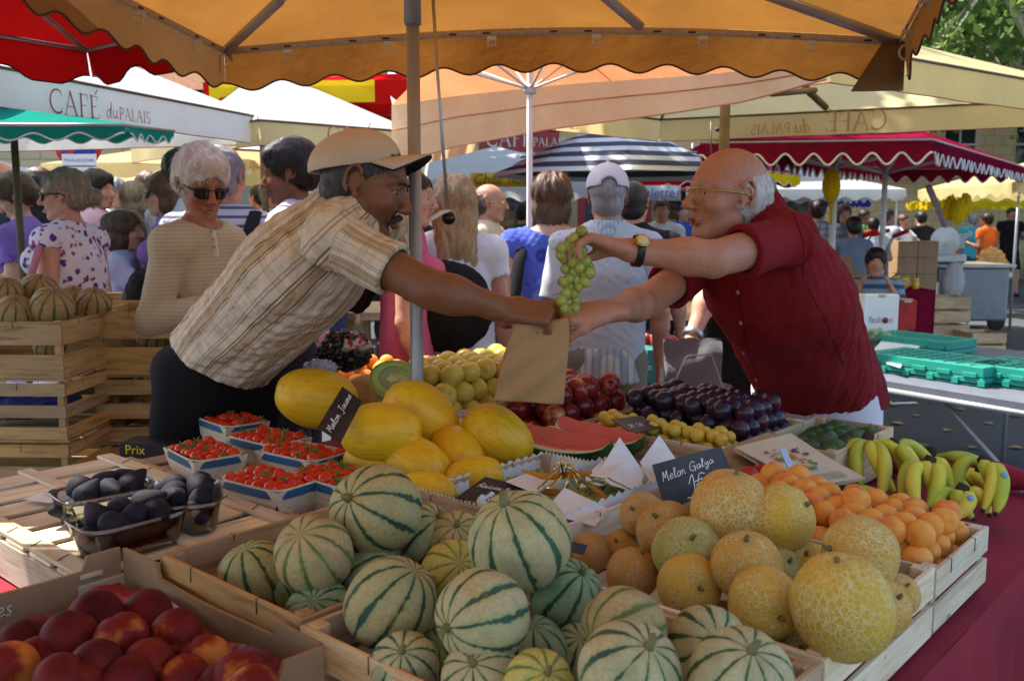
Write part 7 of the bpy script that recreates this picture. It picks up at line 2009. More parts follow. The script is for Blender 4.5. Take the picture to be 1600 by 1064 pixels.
# van at the left
vn = empty('van', (-6.4, 9.6, 0), 'silver van parked behind the left crowd', 'van')
mb = MB(); vx = [(-9.3, 0), (-9.3, 1.75), (-8.9, 2.0), (-5.2, 2.02), (-4.75, 1.85), (-4.35, 1.25), (-3.5, 1.0), (-3.4, .35)]
for y0 in (9.6,):
    pr_ = [(-9.3, .35), (-9.3, 1.8), (-9.0, 2.02), (-5.3, 2.04), (-4.9, 1.92), (-4.3, 1.3), (-3.5, 1.05), (-3.35, .35)]
    vs = [V((x, 9.6, z)) for x, z in pr_]+[V((x, 11.4, z)) for x, z in pr_]; n_ = len(pr_)
    mb.add(vs, [tuple(range(n_)), tuple(range(2*n_-1, n_-1, -1))]+[(i, (i+1) % n_, n_+(i+1) % n_, n_+i) for i in range(n_)])
mb.obj('body', simple('silver_paint', (.5, .53, .58), .25, .04, metal=.3), vn, True, bevel=.06)
for x0, x1 in ((-8.8, -7.4), (-7.3, -6.0), (-5.9, -4.9)):
    mb = MB(); mb.add([V((x0, 9.585, 1.25)), V((x1+(.3 if x1 > -5 else 0), 9.585, 1.25)), V((x1, 9.585, 1.85)), V((x0, 9.585, 1.85))], [(0, 1, 2, 3)]); mb.obj('window', M_glass, vn, True, solid=.01)
for x in (-8.4, -4.4):
    mb = MB(); mb.lathe([(.2, -.1), (.33, -.09), (.34, 0), (.33, .09), (.2, .1)], (x, 9.65, .34), 24, Rf); w_ = mb.obj('wheel', M_blackpl, vn, True)
    mb = MB(); mb.lathe([(.001, .1), (.2, .105), (.2, .09)], (x, 9.65, .34), 16, Rf); mb.obj('hubcap', M_steel, w_, True)
# ================================================================ crates of melons at the left
W_crt = woodmat('weathered_crate_wood', (.46, .32, .15), (.24, .15, .06))
def stack(a, b, w, zs, label, wood, nm=None, Y=None):
    pass
def wcrate(label, c, w, d, h, rz, wood, planks=2, group=None):
    o = crate(label, 0, d, 0, w, 0, h, wood, planks, gap=.028, th=.009, group=group); o.location = c; o.rotation_euler = (0, 0, rz); return o
LS = [(-1.62, 3.02, 6, 'front stack, far left', -.03), (-1.44, 3.62, 5, 'middle stack', .02), (-1.17, 3.3, 5, 'stack touching the old lady', .05)]
hh = .192
for si, (x, y, n, nm_, rz) in enumerate(LS):
    z0 = 1.155-n*hh if si == 0 else 1.165-n*hh-.02
    z0 = 0.0; hs_ = (1.155 if si == 0 else 1.17 if si == 1 else 1.16)/n
    for k in range(n):
        wcrate('old wooden crate of the %s, %s' % (nm_, 'topmost' if k == n-1 else 'number %s from the ground' % ['one', 'two', 'three', 'four', 'five'][k]), (x, y, k*hs_), .50, .40, hs_-.004, rz, W_crt, 3 if k < n-1 else 2, 'stacked melon crates')
    if si == 0:
        crump('blue film showing through the slats of the front stack', (x, y, hs_*4+.09), (.2, .15, .05), simple('blue_film', (.06, .07, .25), .4))
M_dull = stripemelon('dull_melon_rind', (.38, .27, .12), (.05, .07, .03), (.34, .22, .08))
for i, (px, py, r, Y, lb) in enumerate([(10, 457, 22, 3.0, 'ribbed melon at the far left edge on the front stack'), (24, 490, 27, 2.92, 'ribbed melon lying lowest left on the front stack'), (61, 455, 26, 3.1, 'ribbed melon with a brown scar on the front stack'), (82, 480, 30, 2.95, 'roundest ribbed melon in the middle of the front stack'), (114, 470, 22, 3.12, 'ribbed melon tucked behind on the front stack'), (146, 475, 25, 3.1, 'ribbed melon at the right end of the front stack'), (148, 508, 21, 3.5, 'ribbed melon inside the middle crate, left'), (188, 508, 22, 3.5, 'ribbed melon inside the middle crate, right'), (242, 496, 20, 3.35, 'ribbed melon peeping over the crate by the old lady'), (78, 540, 22, 3.0, 'ribbed melon seen through the slats of the top crate'), (110, 485, 16, 3.25, 'small ribbed melon between the larger ones'), (240, 530, 24, 3.32, 'ribbed melon behind the slats by the old lady')]):
    p = py_(px, py, Y); D = (p-V((0, 0, H))).length
    fruit('ribbed_melon', ME['striped'][0], M_dull, p, axis_rot(pixaxis(px, py, r, px+r*.3, py-r*.8)), r*D/FOC/.07, lb, 'melon', 'melons on the stacked crates', ST_big)
# ================================================================ trestle table with green crates
tt = empty('trestle_table', (2.2, 3.9, 0), 'grey metal trestle table carrying the green crates', 'table')
z = .66
q0, q1, q2, q3 = pz_(1372, 598, z), pz_(1750, 660, z), pz_(1690, 560, z), pz_(1330, 528, z)
def qf(u, v, dz=0): p = q0.lerp(q1, u).lerp(q3.lerp(q2, u), v); return V((p.x, p.y, z+dz))
mb = MB(); mb.grid(lambda u, v: qf(u, v), 4, 4, smooth=False); mb.obj('tabletop', simple('grey_laminate', (.13, .14, .17), .5, .1), tt, True, solid=.03)
for (u, v) in ((.02, .05), (.72, .04), (.72, .96), (.02, .96)):
    mb = MB(); p = qf(u, v, -.02); mb.tube([p, V((p.x, p.y, 0))], .014, 8); mb.obj('leg', M_alu, tt, True)
mb = MB(); mb.tube([qf(.30, .05, -.02), V((*qf(.70, .05)[:2], .25))], .009, 8); mb.obj('brace', M_alu, tt, True)
mb = MB(); mb.tube([qf(.0, .0, -.03), qf(1, 0, -.03)], .014, 8); mb.obj('rail', M_alu, tt, True)
M_grn = simple('green_plastic', (.02, .27, .20), .4, .08)
gdir = (q1-q0).normalized(); gang = math.atan2(gdir.y, gdir.x)
def foldcrate(label, c, w, d, h, rz):
    o = empty('folding_crate', c, label, 'crate', 'green folding crates', rz)
    mb = MB(); mb.box((0, 0, h*.3), (w, d, h*.28)); mb.box((0, 0, h*.05), (w*.97, d*.96, h*.1)); mb.obj('base', M_grn, o, bevel=.004)
    mb = MB()
    for sy in (-1, 1): mb.box((0, sy*(d/2-.012), h*.72), (w, .024, h*.5))
    for sx in (-1, 1): mb.box((sx*(w/2-.012), 0, h*.72), (.024, d-.05, h*.5))
    mb.obj('frame', M_grn, o, bevel=.004)
    mb = MB()
    for i in range(9):
        for j in range(6): mb.box((-w/2+.05+i*(w-.1)/8, -d/2+.05+j*(d-.1)/5, h*.93), ((w-.1)/8-.02, (d-.1)/5-.018, .006))
    mb.box((0, 0, h*.86), (w-.04, d-.04, .006)); mb.obj('lid', M_grn, o)
    mb = MB()
    for i in range(5): x = -w/2+w*(i+.5)/5; mb.box((x, -d/2-.006, h*.55), (.07, .012, h*.22)); mb.box((x+.06, -d/2-.004, h*.2), (.035, .008, h*.3))
    mb.obj('latch', M_grn, o, bevel=.002)
    return o
for lb, u, v, dz, w_, d_ in (('green folding plastic crate nearest, on the trestle table', .34, .25, .0, .60, .36), ('green folding plastic crate farther back on the trestle table', .30, .72, .0, .5, .30), ('green folding plastic crate at the right end of the trestle table', .76, .3, 0, .5, .40)):
    foldcrate(lb, qf(u, v, .016+dz), w_*1.1, d_, .10, gang)
M_board = simple('white_board', (.66, .67, .68), .5, .05)
mb = MB(); w0_, w1_, w2_, w3_ = pz_(1365, 560, .70), pz_(1400, 578, .70), pz_(1455, 545, .70), pz_(1375, 530, .70)
mb.add([w0_, w1_, w2_, w3_], [(0, 1, 2, 3)]); mb.obj('white_board', M_board, label='white cardboard sheet on the trestle table beside the bald man', cat='cardboard', solid=.012)
mb = MB(); mb.add([w0_+V((-.1, -.16, .03)), w1_+V((-.02, -.1, .03)), w2_+V((-.12, -.12, .03)), w3_+V((0, -.1, .03))], [(0, 1, 2, 3)]); mb.obj('white_board', M_board, label='second white cardboard sheet slightly above the first', cat='cardboard', solid=.01)
# boxes behind
def cbox(label, px0, px1, pyb, Y, h, d, mat, rz=0., name='cardboard_box', txt=None, z=None):
    a, b = py_(px0, pyb, Y), py_(px1, pyb, Y); w = b.x-a.x; c = (a+b)/2; zb = a.z if z is None else z
    o = empty(name, (c.x, Y+d/2, zb), label, 'box', None, rz)
    mb = MB(); mb.box((0, 0, h/2), (w, d, h)); mb.obj('carton', mat, o, bevel=.004)
    mb = MB(); mb.box((0, 0, h+.001), (w*.98, .05, .002)); mb.box((0, -d/2-.0012, h*.97), (.05, .002, h*.06)); mb.obj('tape', M_strap, o)
    return o, w
cx_ = cbox('white box with a red dot printed fashion beside the bald man', 1348, 1402, 530, 6.0, .29, .12, M_cream, name='printed_box')
o, w_ = cx_
put('lettering', txtmesh('fashi  n', .062, lambda x, y: V((x*.9, -.0615, .125+y))), simple('grey_print', (.2, .2, .22)), o)
mb = MB(); mb.lathe([(.001, 0), (.02, 0), (.02, .001)], (.028, -.0615, .123), 18, MX.Rotation(PI/2, 3, 'X')); mb.obj('red_dot', M_shopred, o)
o, w_ = cbox('red printed carton right of the white fashion box', 1402, 1430, 531, 6.02, .26, .16, simple('printed_red_carton', (.45, .03, .03), .5, c2=(.06, .03, .02), c2s=9.), name='printed_box')
tubm = empty('plastic_tub', py_(1372, 538, 5.7), 'clear plastic tub of green plums beside the bald man', 'tub'); 
c = V((py_(1372, 538, 5.7).x, 5.7, .678)); zc = c.z
mb = MB(); mb.box((c.x, 5.7, zc+.045), (.19, .15, .09)); mb.obj('tub_wall', M_clear, tubm, True)
M_gpl = simple('green_plum_skin', (.2, .3, .12), .4, .25)
for i in range(40): fruit('green_plum', ME['mirab'], M_gpl, (c.x+random.uniform(-.075, .075), 5.7+random.uniform(-.055, .055), zc+.02+.095*random.random()), None, 1.1, 'small green plum in the clear tub beside the bald man', 'plum', 'green plums')
# wooden crates on the ground, right
for lb, px, pyb, Y, n in (('tall light wooden crate stack standing on the asphalt', 1468, 512, 10.6, 1), ('low light wooden crate in front of the tall stack', 1474, 545, 10.0, 1), ('small light wooden crate right of the others', 1541, 546, 10.2, 1)):
    x = (px-800)/1460*Y
    if n: 
        h_ = {1468: .62, 1474: .2, 1541: .26}[px]; w_ = {1468: .62, 1474: .60, 1541: .38}[px]
        wcrate(lb, (x, Y, 0.0 if px != 1468 else .0), w_, .4, h_, .05, W_pale, 4 if px == 1468 else 2, 'light crates on the asphalt')
# cartons, honey stall
for k in range(4):
    for j in range(2):
        cbox('small brown carton, %s row, %s column of the pile by the slicer' % (['lowest', 'second', 'third', 'top'][k], ['left', 'right'][j]), 1400+j*32, 1431+j*32, 452, 12.0, .21, .3, M_card, z=.36+k*.215)
cbox('low brown crate base under the carton pile', 1398, 1465, 470, 11.95, .35, .4, M_cardin, z=0)
cbox('large brown carton on the honey stall', 1288, 1332, 420, 9.0, .3, .3, M_card, z=.82); cbox('brown carton lying behind the large one on the honey stall', 1290, 1342, 420, 9.5, .16, .3, M_cardin, z=.82)
hs2 = empty('stall_table', (3.4, 9.4, 0), 'honey stall table with a burgundy cloth', 'table')
mb = MB(); mb.box((3.35, 9.4, .78), (1.3, 1.2, .06)); mb.obj('tabletop', W_pale, hs2, True)
mb = MB(); mb.grid(lambda u, v: V((2.7+1.32*u, 8.79-.02*math.sin(u*30)*v, .815-.7*v)), 60, 4); mb.grid(lambda u, v: V((4.02+.02*math.sin(u*30)*v, 8.79+1.2*u, .815-.7*v)), 50, 4); mb.grid(lambda u, v: V((2.7+1.32*u, 8.79+1.2*v, .815)), 4, 4)
mb.obj('table_cloth', M_burg, hs2, True)
M_hon = simple('honey_jar', (.55, .33, .05), .2, .2, rnd=.2)
for i in range(34):
    x, y = 2.95+(i % 9)*.115, 8.9+(i//9)*.22; zz_ = .818
    o = empty('honey_jar', (x, y, zz_), 'small honey jar with a yellow lid on the honey stall', 'jar', 'honey jars')
    mb = MB(); mb.lathe([(.03, 0), (.035, .01), (.035, .07), (.028, .08)], n=10); mb.obj('glass', M_hon, o)
    mb = MB(); mb.lathe([(.03, .08), (.03, .1), (.001, .101)], n=10); mb.obj('lid', M_yel, o)
# hand trucks, slicer counter
def handtruck(label, x, y, rz, m, lean=.2):
    o = empty('hand_truck', (x, y, 0), label, 'hand truck', None, rz)
    for sx in (-.2, .2): mb = MB(); mb.tube([(sx, 0, .1), (sx, lean, 1.15), (sx, lean-.1, 1.3)], .02, 8); mb.obj('rail', m, o)
    for k in range(4): mb = MB(); zz_ = .3+k*.26; mb.tube([(-.2, lean*(zz_-.1)/1.05, zz_), (.2, lean*(zz_-.1)/1.05, zz_)], .014, 6); mb.obj('rung', m, o)
    mb = MB(); mb.box((0, -.12, .04), (.42, .25, .01)); mb.obj('toe_plate', m, o)
    for sx in (-.26, .26): mb = MB(); mb.lathe([(.05, -.03), (.11, -.03), (.12, 0), (.11, .03), (.05, .03)], (sx, .05, .12), 16, MX.Rotation(PI/2, 3, 'Y')); mb.obj('wheel', M_blackpl, o)
    for sx in (-.2, .2): mb = MB(); mb.tube([(sx, lean-.1, 1.3), (sx, lean-.32, 1.36)], .025, 8); mb.obj('grip', simple('red_grip', (.5, .03, .02), .5), o)
handtruck('dark steel hand truck with red grips near the carton pile', 4.45, 10.9, .8, simple('blue_grey_steel', (.10, .13, .18), .4), .45)
handtruck('grey hand truck standing upright by the squatting man', 4.05, 10.4, .3, M_alu, .05)
ct = empty('stall_counter', (6.2, 12.6, 0), 'grey steel market counter behind the carton pile', 'counter')
mb = MB(); mb.box((6.15, 12.8, .5), (.95, .9, .72)); mb.obj('body', simple('counter_grey', (.25, .27, .29), .35, .1, metal=.5), ct, True, bevel=.03)
mb = MB(); mb.box((6.15, 12.8, .88), (1.05, 1.0, .04)); mb.obj('worktop', M_steel, ct, True)
for sx in (-.35, .35): mb = MB(); mb.lathe([(.05, -.03), (.11, -.03), (.12, 0), (.11, .03), (.05, .03)], (6.15+sx, 12.4, .125), 16, Rf, smooth=False); mb.obj('wheel', M_blackpl, ct, True)
sl_ = empty('meat_slicer', (5.8, 12.6, .9), 'grey metal meat slicer with a round blade on the steel counter', 'slicer')
mb = MB(); mb.box((5.8, 12.6, .97), (.55, .35, .12)); mb.obj('body', M_steel, sl_, True, bevel=.03)
mb = MB(); mb.lathe([(.001, -.02), (.2, -.01), (.2, .01), (.001, .02)], (5.8, 12.5, 1.2), 28, Rf, smooth=False); mb.obj('blade', M_steel, sl_, True)
mb = MB(); mb.box((5.95, 12.62, 1.2), (.3, .12, .2)); mb.tube([(5.9, 12.6, 1.1), (6.2, 12.6, 1.32)], .035, 8); mb.obj('carriage', M_alu, sl_, True, bevel=.02)
mb = MB(); mb.bar(py_(1450, 290, 12.3), py_(1478, 355, 12.3), .12, .04, V((1, 0, 0))); mb.obj('tilted_panel', simple('violet_grey_panel', (.32, .26, .3), .4), label='tilted printed panel hanging above the slicer', cat='panel')
crump('white sack with a yellow print hanging on the steel counter', py_(1490, 440, 12.1), (.14, .1, .26), M_wht, amp=.12); crump('brown sack leaning at the end of the steel counter', py_(1548, 425, 14.5), (.26, .2, .4), M_kraft, amp=.12)
cbox('low cream box on the asphalt under the brown sack', 1525, 1562, 455, 14.2, .3, .3, M_cream, z=0)
for i, (px, py, Y) in enumerate([(1485, 325, 11.5), (1498, 330, 11.4), (1508, 322, 11.7)]): crump('yellow carrier bag hanging %s under the cream awning' % ['left', 'in the middle', 'right'][i], py_(px, py, Y), (.09, .05, .16), M_yelc, amp=.1, seed=i)
# goods on the middle stall behind the two men
st2 = empty('stall_table', (.9, 6.6, 0), 'stall table behind the woman in blue carrying boxes of fruit', 'table')
mb = MB(); mb.box((.3, 6.6, .83), (3.0, .9, .05)); mb.obj('tabletop', W_pale, st2, True)
for x in (-1.1, 1.7): 
    for y in (6.25, 6.95): mb = MB(); mb.box((x, y, .4), (.05, .05, .8)); mb.obj('leg', W_old, st2, True)
for i, (x, y) in enumerate(((-.35, 6.35), (.15, 6.35), (-.1, 6.8), (.45, 6.8), (.75, 6.4))):
    wcrate('small crate of red fruit on the stall table, %s' % ['left front', 'middle front', 'left back', 'right back', 'right front'][i], (x, y, .858), .42, .3, .1, 0, W_pale, 1)
    for k in range(20): fruit('nectarine', ME['peach'], M_nect, (x+random.uniform(-.17, .17), y+random.uniform(-.11, .11), .858+.06+random.uniform(0, .07)), None, .8, 'red fruit in the small crates on the middle stall', 'nectarine', 'red fruit on the middle stall')
for i, (px0, px1, pyb, Y, h_, mt) in enumerate([(1012, 1062, 520, 4.3, .16, simple('green_carton', (.06, .22, .2), .5)), (1008, 1072, 565, 4.2, .15, simple('navy_carton', (.012, .016, .03), .5)), (1005, 1060, 640, 4.3, .2, simple('dark_carton', (.02, .02, .022), .5))]):
    z0_ = [.70, .54, .30][i]; o, w_ = cbox('%s printed fruit carton of the pile between the two men' % ['green', 'dark blue', 'black'][i], px0, px1, pyb, Y, h_, .35, mt, z=z0_, name='printed_box')
    put('lettering', txtmesh(['Le Verger', 'Au Verger', 'TERDIL'][i], .05, lambda x, y: V((x, -.177, h_*.5+y))), [M_cream, M_cream, simple('green_print', (.1, .35, .05))][i], o)
    if i == 0:
        for k in range(8): fruit('nectarine', ME['peach'], M_nect, (o.location.x+random.uniform(-.06, .06), 4.45+random.uniform(-.1, .1), .70+h_+.03), None, .8, 'orange red fruit on the green carton', 'nectarine', 'fruit on the green carton')
mb = MB(); mb.box((.64, 4.45, .15), (.5, .4, .3)); mb.obj('wooden_plinth', W_old, label='wooden plinth under the pile of printed cartons', cat='plinth')
# ================================================================ the crowd
def flor(name, base, cols, sc_=30., th=.5):
    m, nt, out = newmat(name); co = coords(nt); col = base
    col = mixc(nt, noise(nt, co, 8), base, tuple(x*.85 for x in base))
    for i, c in enumerate(cols):
        o_ = nd(nt, 'Mapping', {'Vector': co, 'Location': (i*3.1, i, 0)}).outputs[0]
        v = nd(nt, 'TexVoronoi', {'Vector': nd(nt, 'VectorMath', {0: o_, 1: nd(nt, 'VectorMath', {0: nd(nt, 'TexNoise', {'Vector': o_, 'Scale': sc_*1.2}).outputs['Color'], 'Scale': .03}, operation='SCALE').outputs[0]}, operation='ADD').outputs[0], 'Scale': sc_*(.7+.3*i)}).outputs['Distance']
        col = mixc(nt, ramp(nt, v, [(.26, 1.), (.34, 0.)]), col, c)
    surf(nt, out, col, .8); return m
def stripes(name, c1, c2, f, w=.25, axis=1):
    m, nt, out = newmat(name); co = nd(nt, 'Attribute', attribute_name='uvw').outputs['Vector']; s = nd(nt, 'SeparateXYZ', {0: co}).outputs[axis]
    fr = math_(nt, 'FRACT', math_(nt, 'MULTIPLY', s, f)); col = ramp(nt, math_(nt, 'ABSOLUTE', math_(nt, 'SUBTRACT', fr, .5)), [(w*.9, c2), (w, c1)])
    surf(nt, out, col, .8, bump(nt, noise(nt, coords(nt), 12), .4, .02)); return m
def check(name, c1, c2, f):
    m, nt, out = newmat(name); co = nd(nt, 'Attribute', attribute_name='uvw').outputs['Vector']; s = nd(nt, 'SeparateXYZ', {0: co}); col = c1
    for ax in (0, 1):
        fr = math_(nt, 'FRACT', math_(nt, 'MULTIPLY', s.outputs[ax], f)); col = mixc(nt, ramp(nt, math_(nt, 'ABSOLUTE', math_(nt, 'SUBTRACT', fr, .5)), [(.16, .5), (.2, 0.)]), col, c2)
    surf(nt, out, col, .8); return m
def cl(name, c, **k): return simple(name, c, .85, .1, vs=7, bs=.4, bscale=16, **k)
def wheretop(px, py_top, Y): return py_(px, py_top, Y)
def crowd(label, px, top, Y, yaw, skin='fair', hair=None, hs='short', topm=None, tsl=.5, bot=None, bst='trousers', h=.012, hc=None, look=None, **k):
    k.setdefault('fold', .0095); k.setdefault('fdirs', 1)
    """px,top: pixel of the crown of the head at distance Y"""
    p = py_(px, top, Y); hgt = p.z/1.0; hgt = max(1.1 if k.get('child') else 1.5, min(1.95, hgt)); k.pop('child', None)
    st_k = {q: k.pop(q) for q in ('lean', 'bulk', 'arms', 'male') if q in k}
    a = math.radians(yaw)
    J = stand(p.x-math.cos(a)*.04, Y, yaw, hgt/1.0, look=look, **st_k)
    # shift so the crown matches
    dx = p.x-J['head'][0]
    for key in ('B', 'hip', 'chest', 'neck', 'head'): J[key] = J[key]+np.array((dx, 0, 0))
    for key in ('sh', 'el', 'wr', 'kn', 'an', 'hj'): J[key] = [q+np.array((dx, 0, 0)) for q in J[key]]
    r = figure(J, label, skin, hair, hs, topm, tsl, bottom=bot, bstyle=bst, h=h, **k)
    return r, J
M_jean = cl('denim', (.04, .06, .12)); M_blk = cl('black_cloth', (.012, .012, .014)); M_kh = cl('khaki_cloth', (.20, .175, .125)); M_whc = cl('white_cloth', (.66, .67, .70)); M_bge = cl('beige_cloth', (.52, .44, .32))
def strap(root, pts, mat=None, r=.018, name='strap'):
    mb = MB(); mb.tube(pts, r, 8, flat=.35); mb.obj(name, mat or M_blk, root, True)
# old lady
(r, P, R, q), J = crowd('tanned old lady with white hair and sunglasses in a sand coloured long sleeved top', 314, 232, 3.3, -25, 'lady', H_plat, 'puff', stripes('sand_rib_knit', (.46, .385, .25), (.395, .325, .205), 75., .17), 1.9, cl('brown_cloth', (.10, .07, .05)), h=.0065, headh=.005, look=(.62, -.75, -.34), male=False, bulk=.68, arms=('bend', 'bend'), lip=(.42, .14, .10), seed=21, fold=.005, fdirs=1, neckcut=.035)
sunglasses(r, P)
pl_ = front_pts(r, 'shirt', [(330+1.0*i, 356+6*i) for i in range(9)])
if len(pl_) > 4:
    mb = MB(); mb.tube([p-V((0, .002, 0)) for p, n in pl_], .013, 8, flat=.35); mb.obj('placket', cl('sand_placket', (.62, .55, .42)), r, True)
    for p, n in pl_[1:7:2]: mb = MB(); mb.ell(p+n*.004+V((0, -.006, 0)), .005, 8, 6); mb.obj('button', M_but, r, True)
mb = MB(); mb.tube([V(J['neck']+np.array(v)) for v in [(-.06*math.cos(a)*1.+0*a, 0, 0) for a in ()]] or [V(P(.02, .055, -.125)), V(P(.06, .045, -.16)), V(P(.085, 0, -.18)), V(P(.06, -.045, -.16)), V(P(.02, -.055, -.125))], .0035, 8); mb.obj('necklace', M_cream, r, True)
# people left, front to back
(r, P, R, q), J = crowd('woman in a white dress with violet flowers and sunglasses, facing left', 97, 262, 4.3, 172, 'ruddy', H_ash, 'bun', flor('violet_flower_cloth', (.62, .58, .62), [(.07, .03, .22), (.25, .06, .12)], 30.), .12, flor('violet_flower_cloth2', (.62, .58, .62), [(.07, .03, .22), (.25, .06, .12)], 30.), 'skirt', h=.009, male=False, bulk=1.18, arms=('bend', 'down'), neckcut=.02, seed=31, bust=True, look=(-1, -.25, -.08))
sunglasses(r, P)
crump('pink flowered handbag on the shoulder of the woman in the flowered dress', V(J['sh'][0])+V((-.02, -.22, -.38)), (.15, .07, .17), flor('pink_flower_cloth', (.50, .40, .36), [(.30, .05, .12), (.22, .08, .10)], 22.), name='handbag', cat='bag', amp=.06)
strap(r, [V(J['sh'][0])+V((0, -.02, .05)), V(J['sh'][0])+V((.0, -.12, -.1)), V(J['sh'][0])+V((-.02, -.2, -.25))], cl('pink_leather', (.35, .12, .14)))
(r, P, R, q), J = crowd('woman with curly auburn hair in a violet shirt looking down to the left', 25, 272, 5.2, 185, 'fair', H_brown, 'puff', cl('violet_jersey', (.22, .13, .46)), .6, flor('blue_flower_cloth', (.35, .36, .45), [(.05, .06, .2)], 30.), 'skirt', h=.012, male=False, bulk=1.15, arms=('bend', 'bend'), lean=.12, seed=32, bust=True, look=(-.9, -.3, -.5))
crowd('man in a dark navy shirt cut by the left edge of the photo', -5, 250, 5.6, 60, 'ruddy', H_dark, 'fringe', cl('navy_cloth', (.015, .02, .04)), .6, M_bge, h=.013, seed=33)
crowd('dark haired woman facing the camera behind the violet shirt', 43, 270, 7.2, -95, 'ruddy', H_dark, 'long', M_blk, .5, M_jean, h=.013, male=False, seed=34)
crowd('short dark haired woman in a pale pink shirt facing right', 152, 268, 6.3, -8, 'ruddy', H_dark, 'puff', cl('pale_pink_cloth', (.60, .42, .55)), .6, M_jean, h=.012, male=False, bulk=1.1, seed=35)
(r, P, R, q), J = crowd('grey haired man in glasses and a white shirt behind the pink shirt', 181, 278, 7.6, -20, 'ruddy', H_silver, 'short', M_whc, .5, M_kh, h=.013, seed=36)
crowd('person in a salmon red shirt between the dark haired heads', 132, 300, 7.9, 90, 'ruddy', H_brown, 'short', cl('salmon_cloth', (.55, .10, .08)), .5, M_jean, h=.015, seed=58)
crowd('woman with a grey blond bob in a blue denim dress seen from behind', 208, 283, 6.4, 95, 'fair', H_ash, 'bob', cl('denim_blue_cloth', (.06, .10, .22)), .3, cl('denim_blue_cloth', (.06, .10, .22)), 'skirt', h=.012, male=False, seed=37)
crowd('girl with a brown bob in a lilac white T-shirt facing right', 192, 328, 4.9, 10, 'fair', H_brown, 'bob', cl('lilac_jersey', (.50, .46, .66)), .55, M_jean, h=.010, male=False, bulk=.8, arms=('down', 'fwd'), child=True, seed=38, headh=.007)
(r, P, R, q), J = crowd('woman with auburn hair and sunglasses in a violet blouse, hand at her mouth', 258, 264, 4.9, 192, 'fair', H_aub, 'bob', cl('violet_blouse', (.28, .14, .40)), .35, M_jean, h=.010, male=False, seed=39, arms=('down', 'up'), look=(-1, -.25, -.05), bust=True)
sunglasses(r, P)
crump('black shoulder bag hanging behind the girl in the T-shirt', py_(236, 470, 3.7), (.11, .08, .14), M_blk, name='handbag', cat='bag', amp=.05)
# behind the old lady
(r, P, R, q), J = crowd('grey haired man in a striped polo seen from behind, dark strap on his shoulder', 345, 231, 4.0, 80, 'ruddy', H_silver, 'short', stripes('grey_stripe_cloth', (.50, .50, .56), (.10, .10, .16), 26., .17), .7, M_kh, h=.010, bulk=1.28, seed=40)
sh = V(J['sh'][1]); strap(r, [sh+V((-.05, .08, .03)), sh+V((-.05, -.03, .07)), sh+V((-.05, -.13, -.02)), sh+V((-.06, -.15, -.25))], r=.03)
crowd('black haired person partly hidden behind the old lady', 288, 232, 4.9, 60, 'ruddy', H_dark, 'short', M_whc, .5, M_jean, h=.012, seed=41)
(r, P, R, q), J = crowd('dark haired man with a moustache and sunglasses on his head, facing left', 452, 224, 4.0, 178, 'dark', H_dark, 'puff', flor('pink_print_cloth', (.62, .55, .66), [(.5, .2, .35)], 40.), .6, M_jean, h=.0085, headh=.006, seed=42, look=(-1, -.12, -.12), stub=(.05, .035, .03), brow=(.01, .01, .01))
mb = MB(); mb.tube([V(P(.06, -.08, .06)), V(P(.085, -.04, .085)), V(P(.09, 0, .09)), V(P(.085, .04, .085)), V(P(.06, .08, .06))], [.004, .011, .006, .011, .004], 8, flat=.5); mb.obj('sunglasses', M_dark_gl, r, True)
crowd('grey haired head seen between the dark haired man and the cap', 493, 268, 6.0, 90, 'fair', H_silver, 'bun', M_whc, .5, M_jean, h=.013, male=False, seed=43)
# centre
(r, P, R, q), J = crowd('dark haired girl in a pink T-shirt with a rucksack, facing right, behind the pole', 640, 262, 3.75, 8, 'fair', H_dark, 'pony', cl('pink_jersey', (.62, .12, .20)), .4, M_blk, 'mini', h=.009, headh=.007, male=False, seed=44, bust=True, look=(1, -.15, -.05))
crump('black rucksack on the back of the girl in pink', V(J['chest'])+V((-.2, 0, .06)), (.09, .15, .2), M_blk, name='rucksack', cat='bag', amp=.05)
(r, P, R, q), J = crowd('girl with long blond hair in a white T-shirt seen from behind', 708, 272, 3.9, 100, 'fair', H_blond, 'long', M_whc, .4, M_jean, 'mini', h=.009, headh=.007, male=False, seed=45)
crump('large black shoulder bag across the back of the blond girl', V(J['hip'])+V((-.02, -.18, .22)), (.19, .08, .19), M_blk, name='handbag', cat='bag', amp=.05)
strap(r, [V(J['sh'][1])+V((-.05, 0, .05)), V(J['sh'][1])+V((-.08, -.09, -.05)), V(J['hip'])+V((-.05, -.16, .35))], cl('blue_white_cord', (.2, .22, .4)), .012)
(r, P, R, q), J = crowd('balding man in glasses and a beige shirt eating a sandwich, facing right', 766, 287, 6.0, -15, 'ruddy', H_grey, 'fringe', M_bge, .55, M_bge, h=.011, seed=46, arms=('fwd', 'bend'), bulk=1.1)
sunglasses(r, P, clear=True)
strap(r, [V(J['sh'][1])+V((0, .05, .05)), V(J['sh'][1])+V((.02, -.08, -.05)), V(J['hip'])+V((.1, -.17, .2))], M_blk, .012)
mb = MB(); w_ = V(J['wr'][0]); mb.tube([w_+V((.02, -.02, .02)), w_+V((.03, -.03, .12)), w_+V((.05, -.03, .2))], [.03, .035, .02], 10); mb.obj('sandwich', simple('bread_crust', (.5, .28, .1), .8), label='baguette sandwich held by the man in the beige shirt', cat='sandwich')
(r, P, R, q), J = crowd('woman with short brown hair in a sleeveless blue top seen from behind', 862, 268, 4.2, 92, 'fair', H_brown, 'bob', flor('blue_printed_cloth', (.07, .11, .50), [(.03, .03, .22), (.12, .18, .6)], 12.), .0, M_jean, h=.008, headh=.006, male=False, bulk=1.12, seed=47, neckcut=.055)
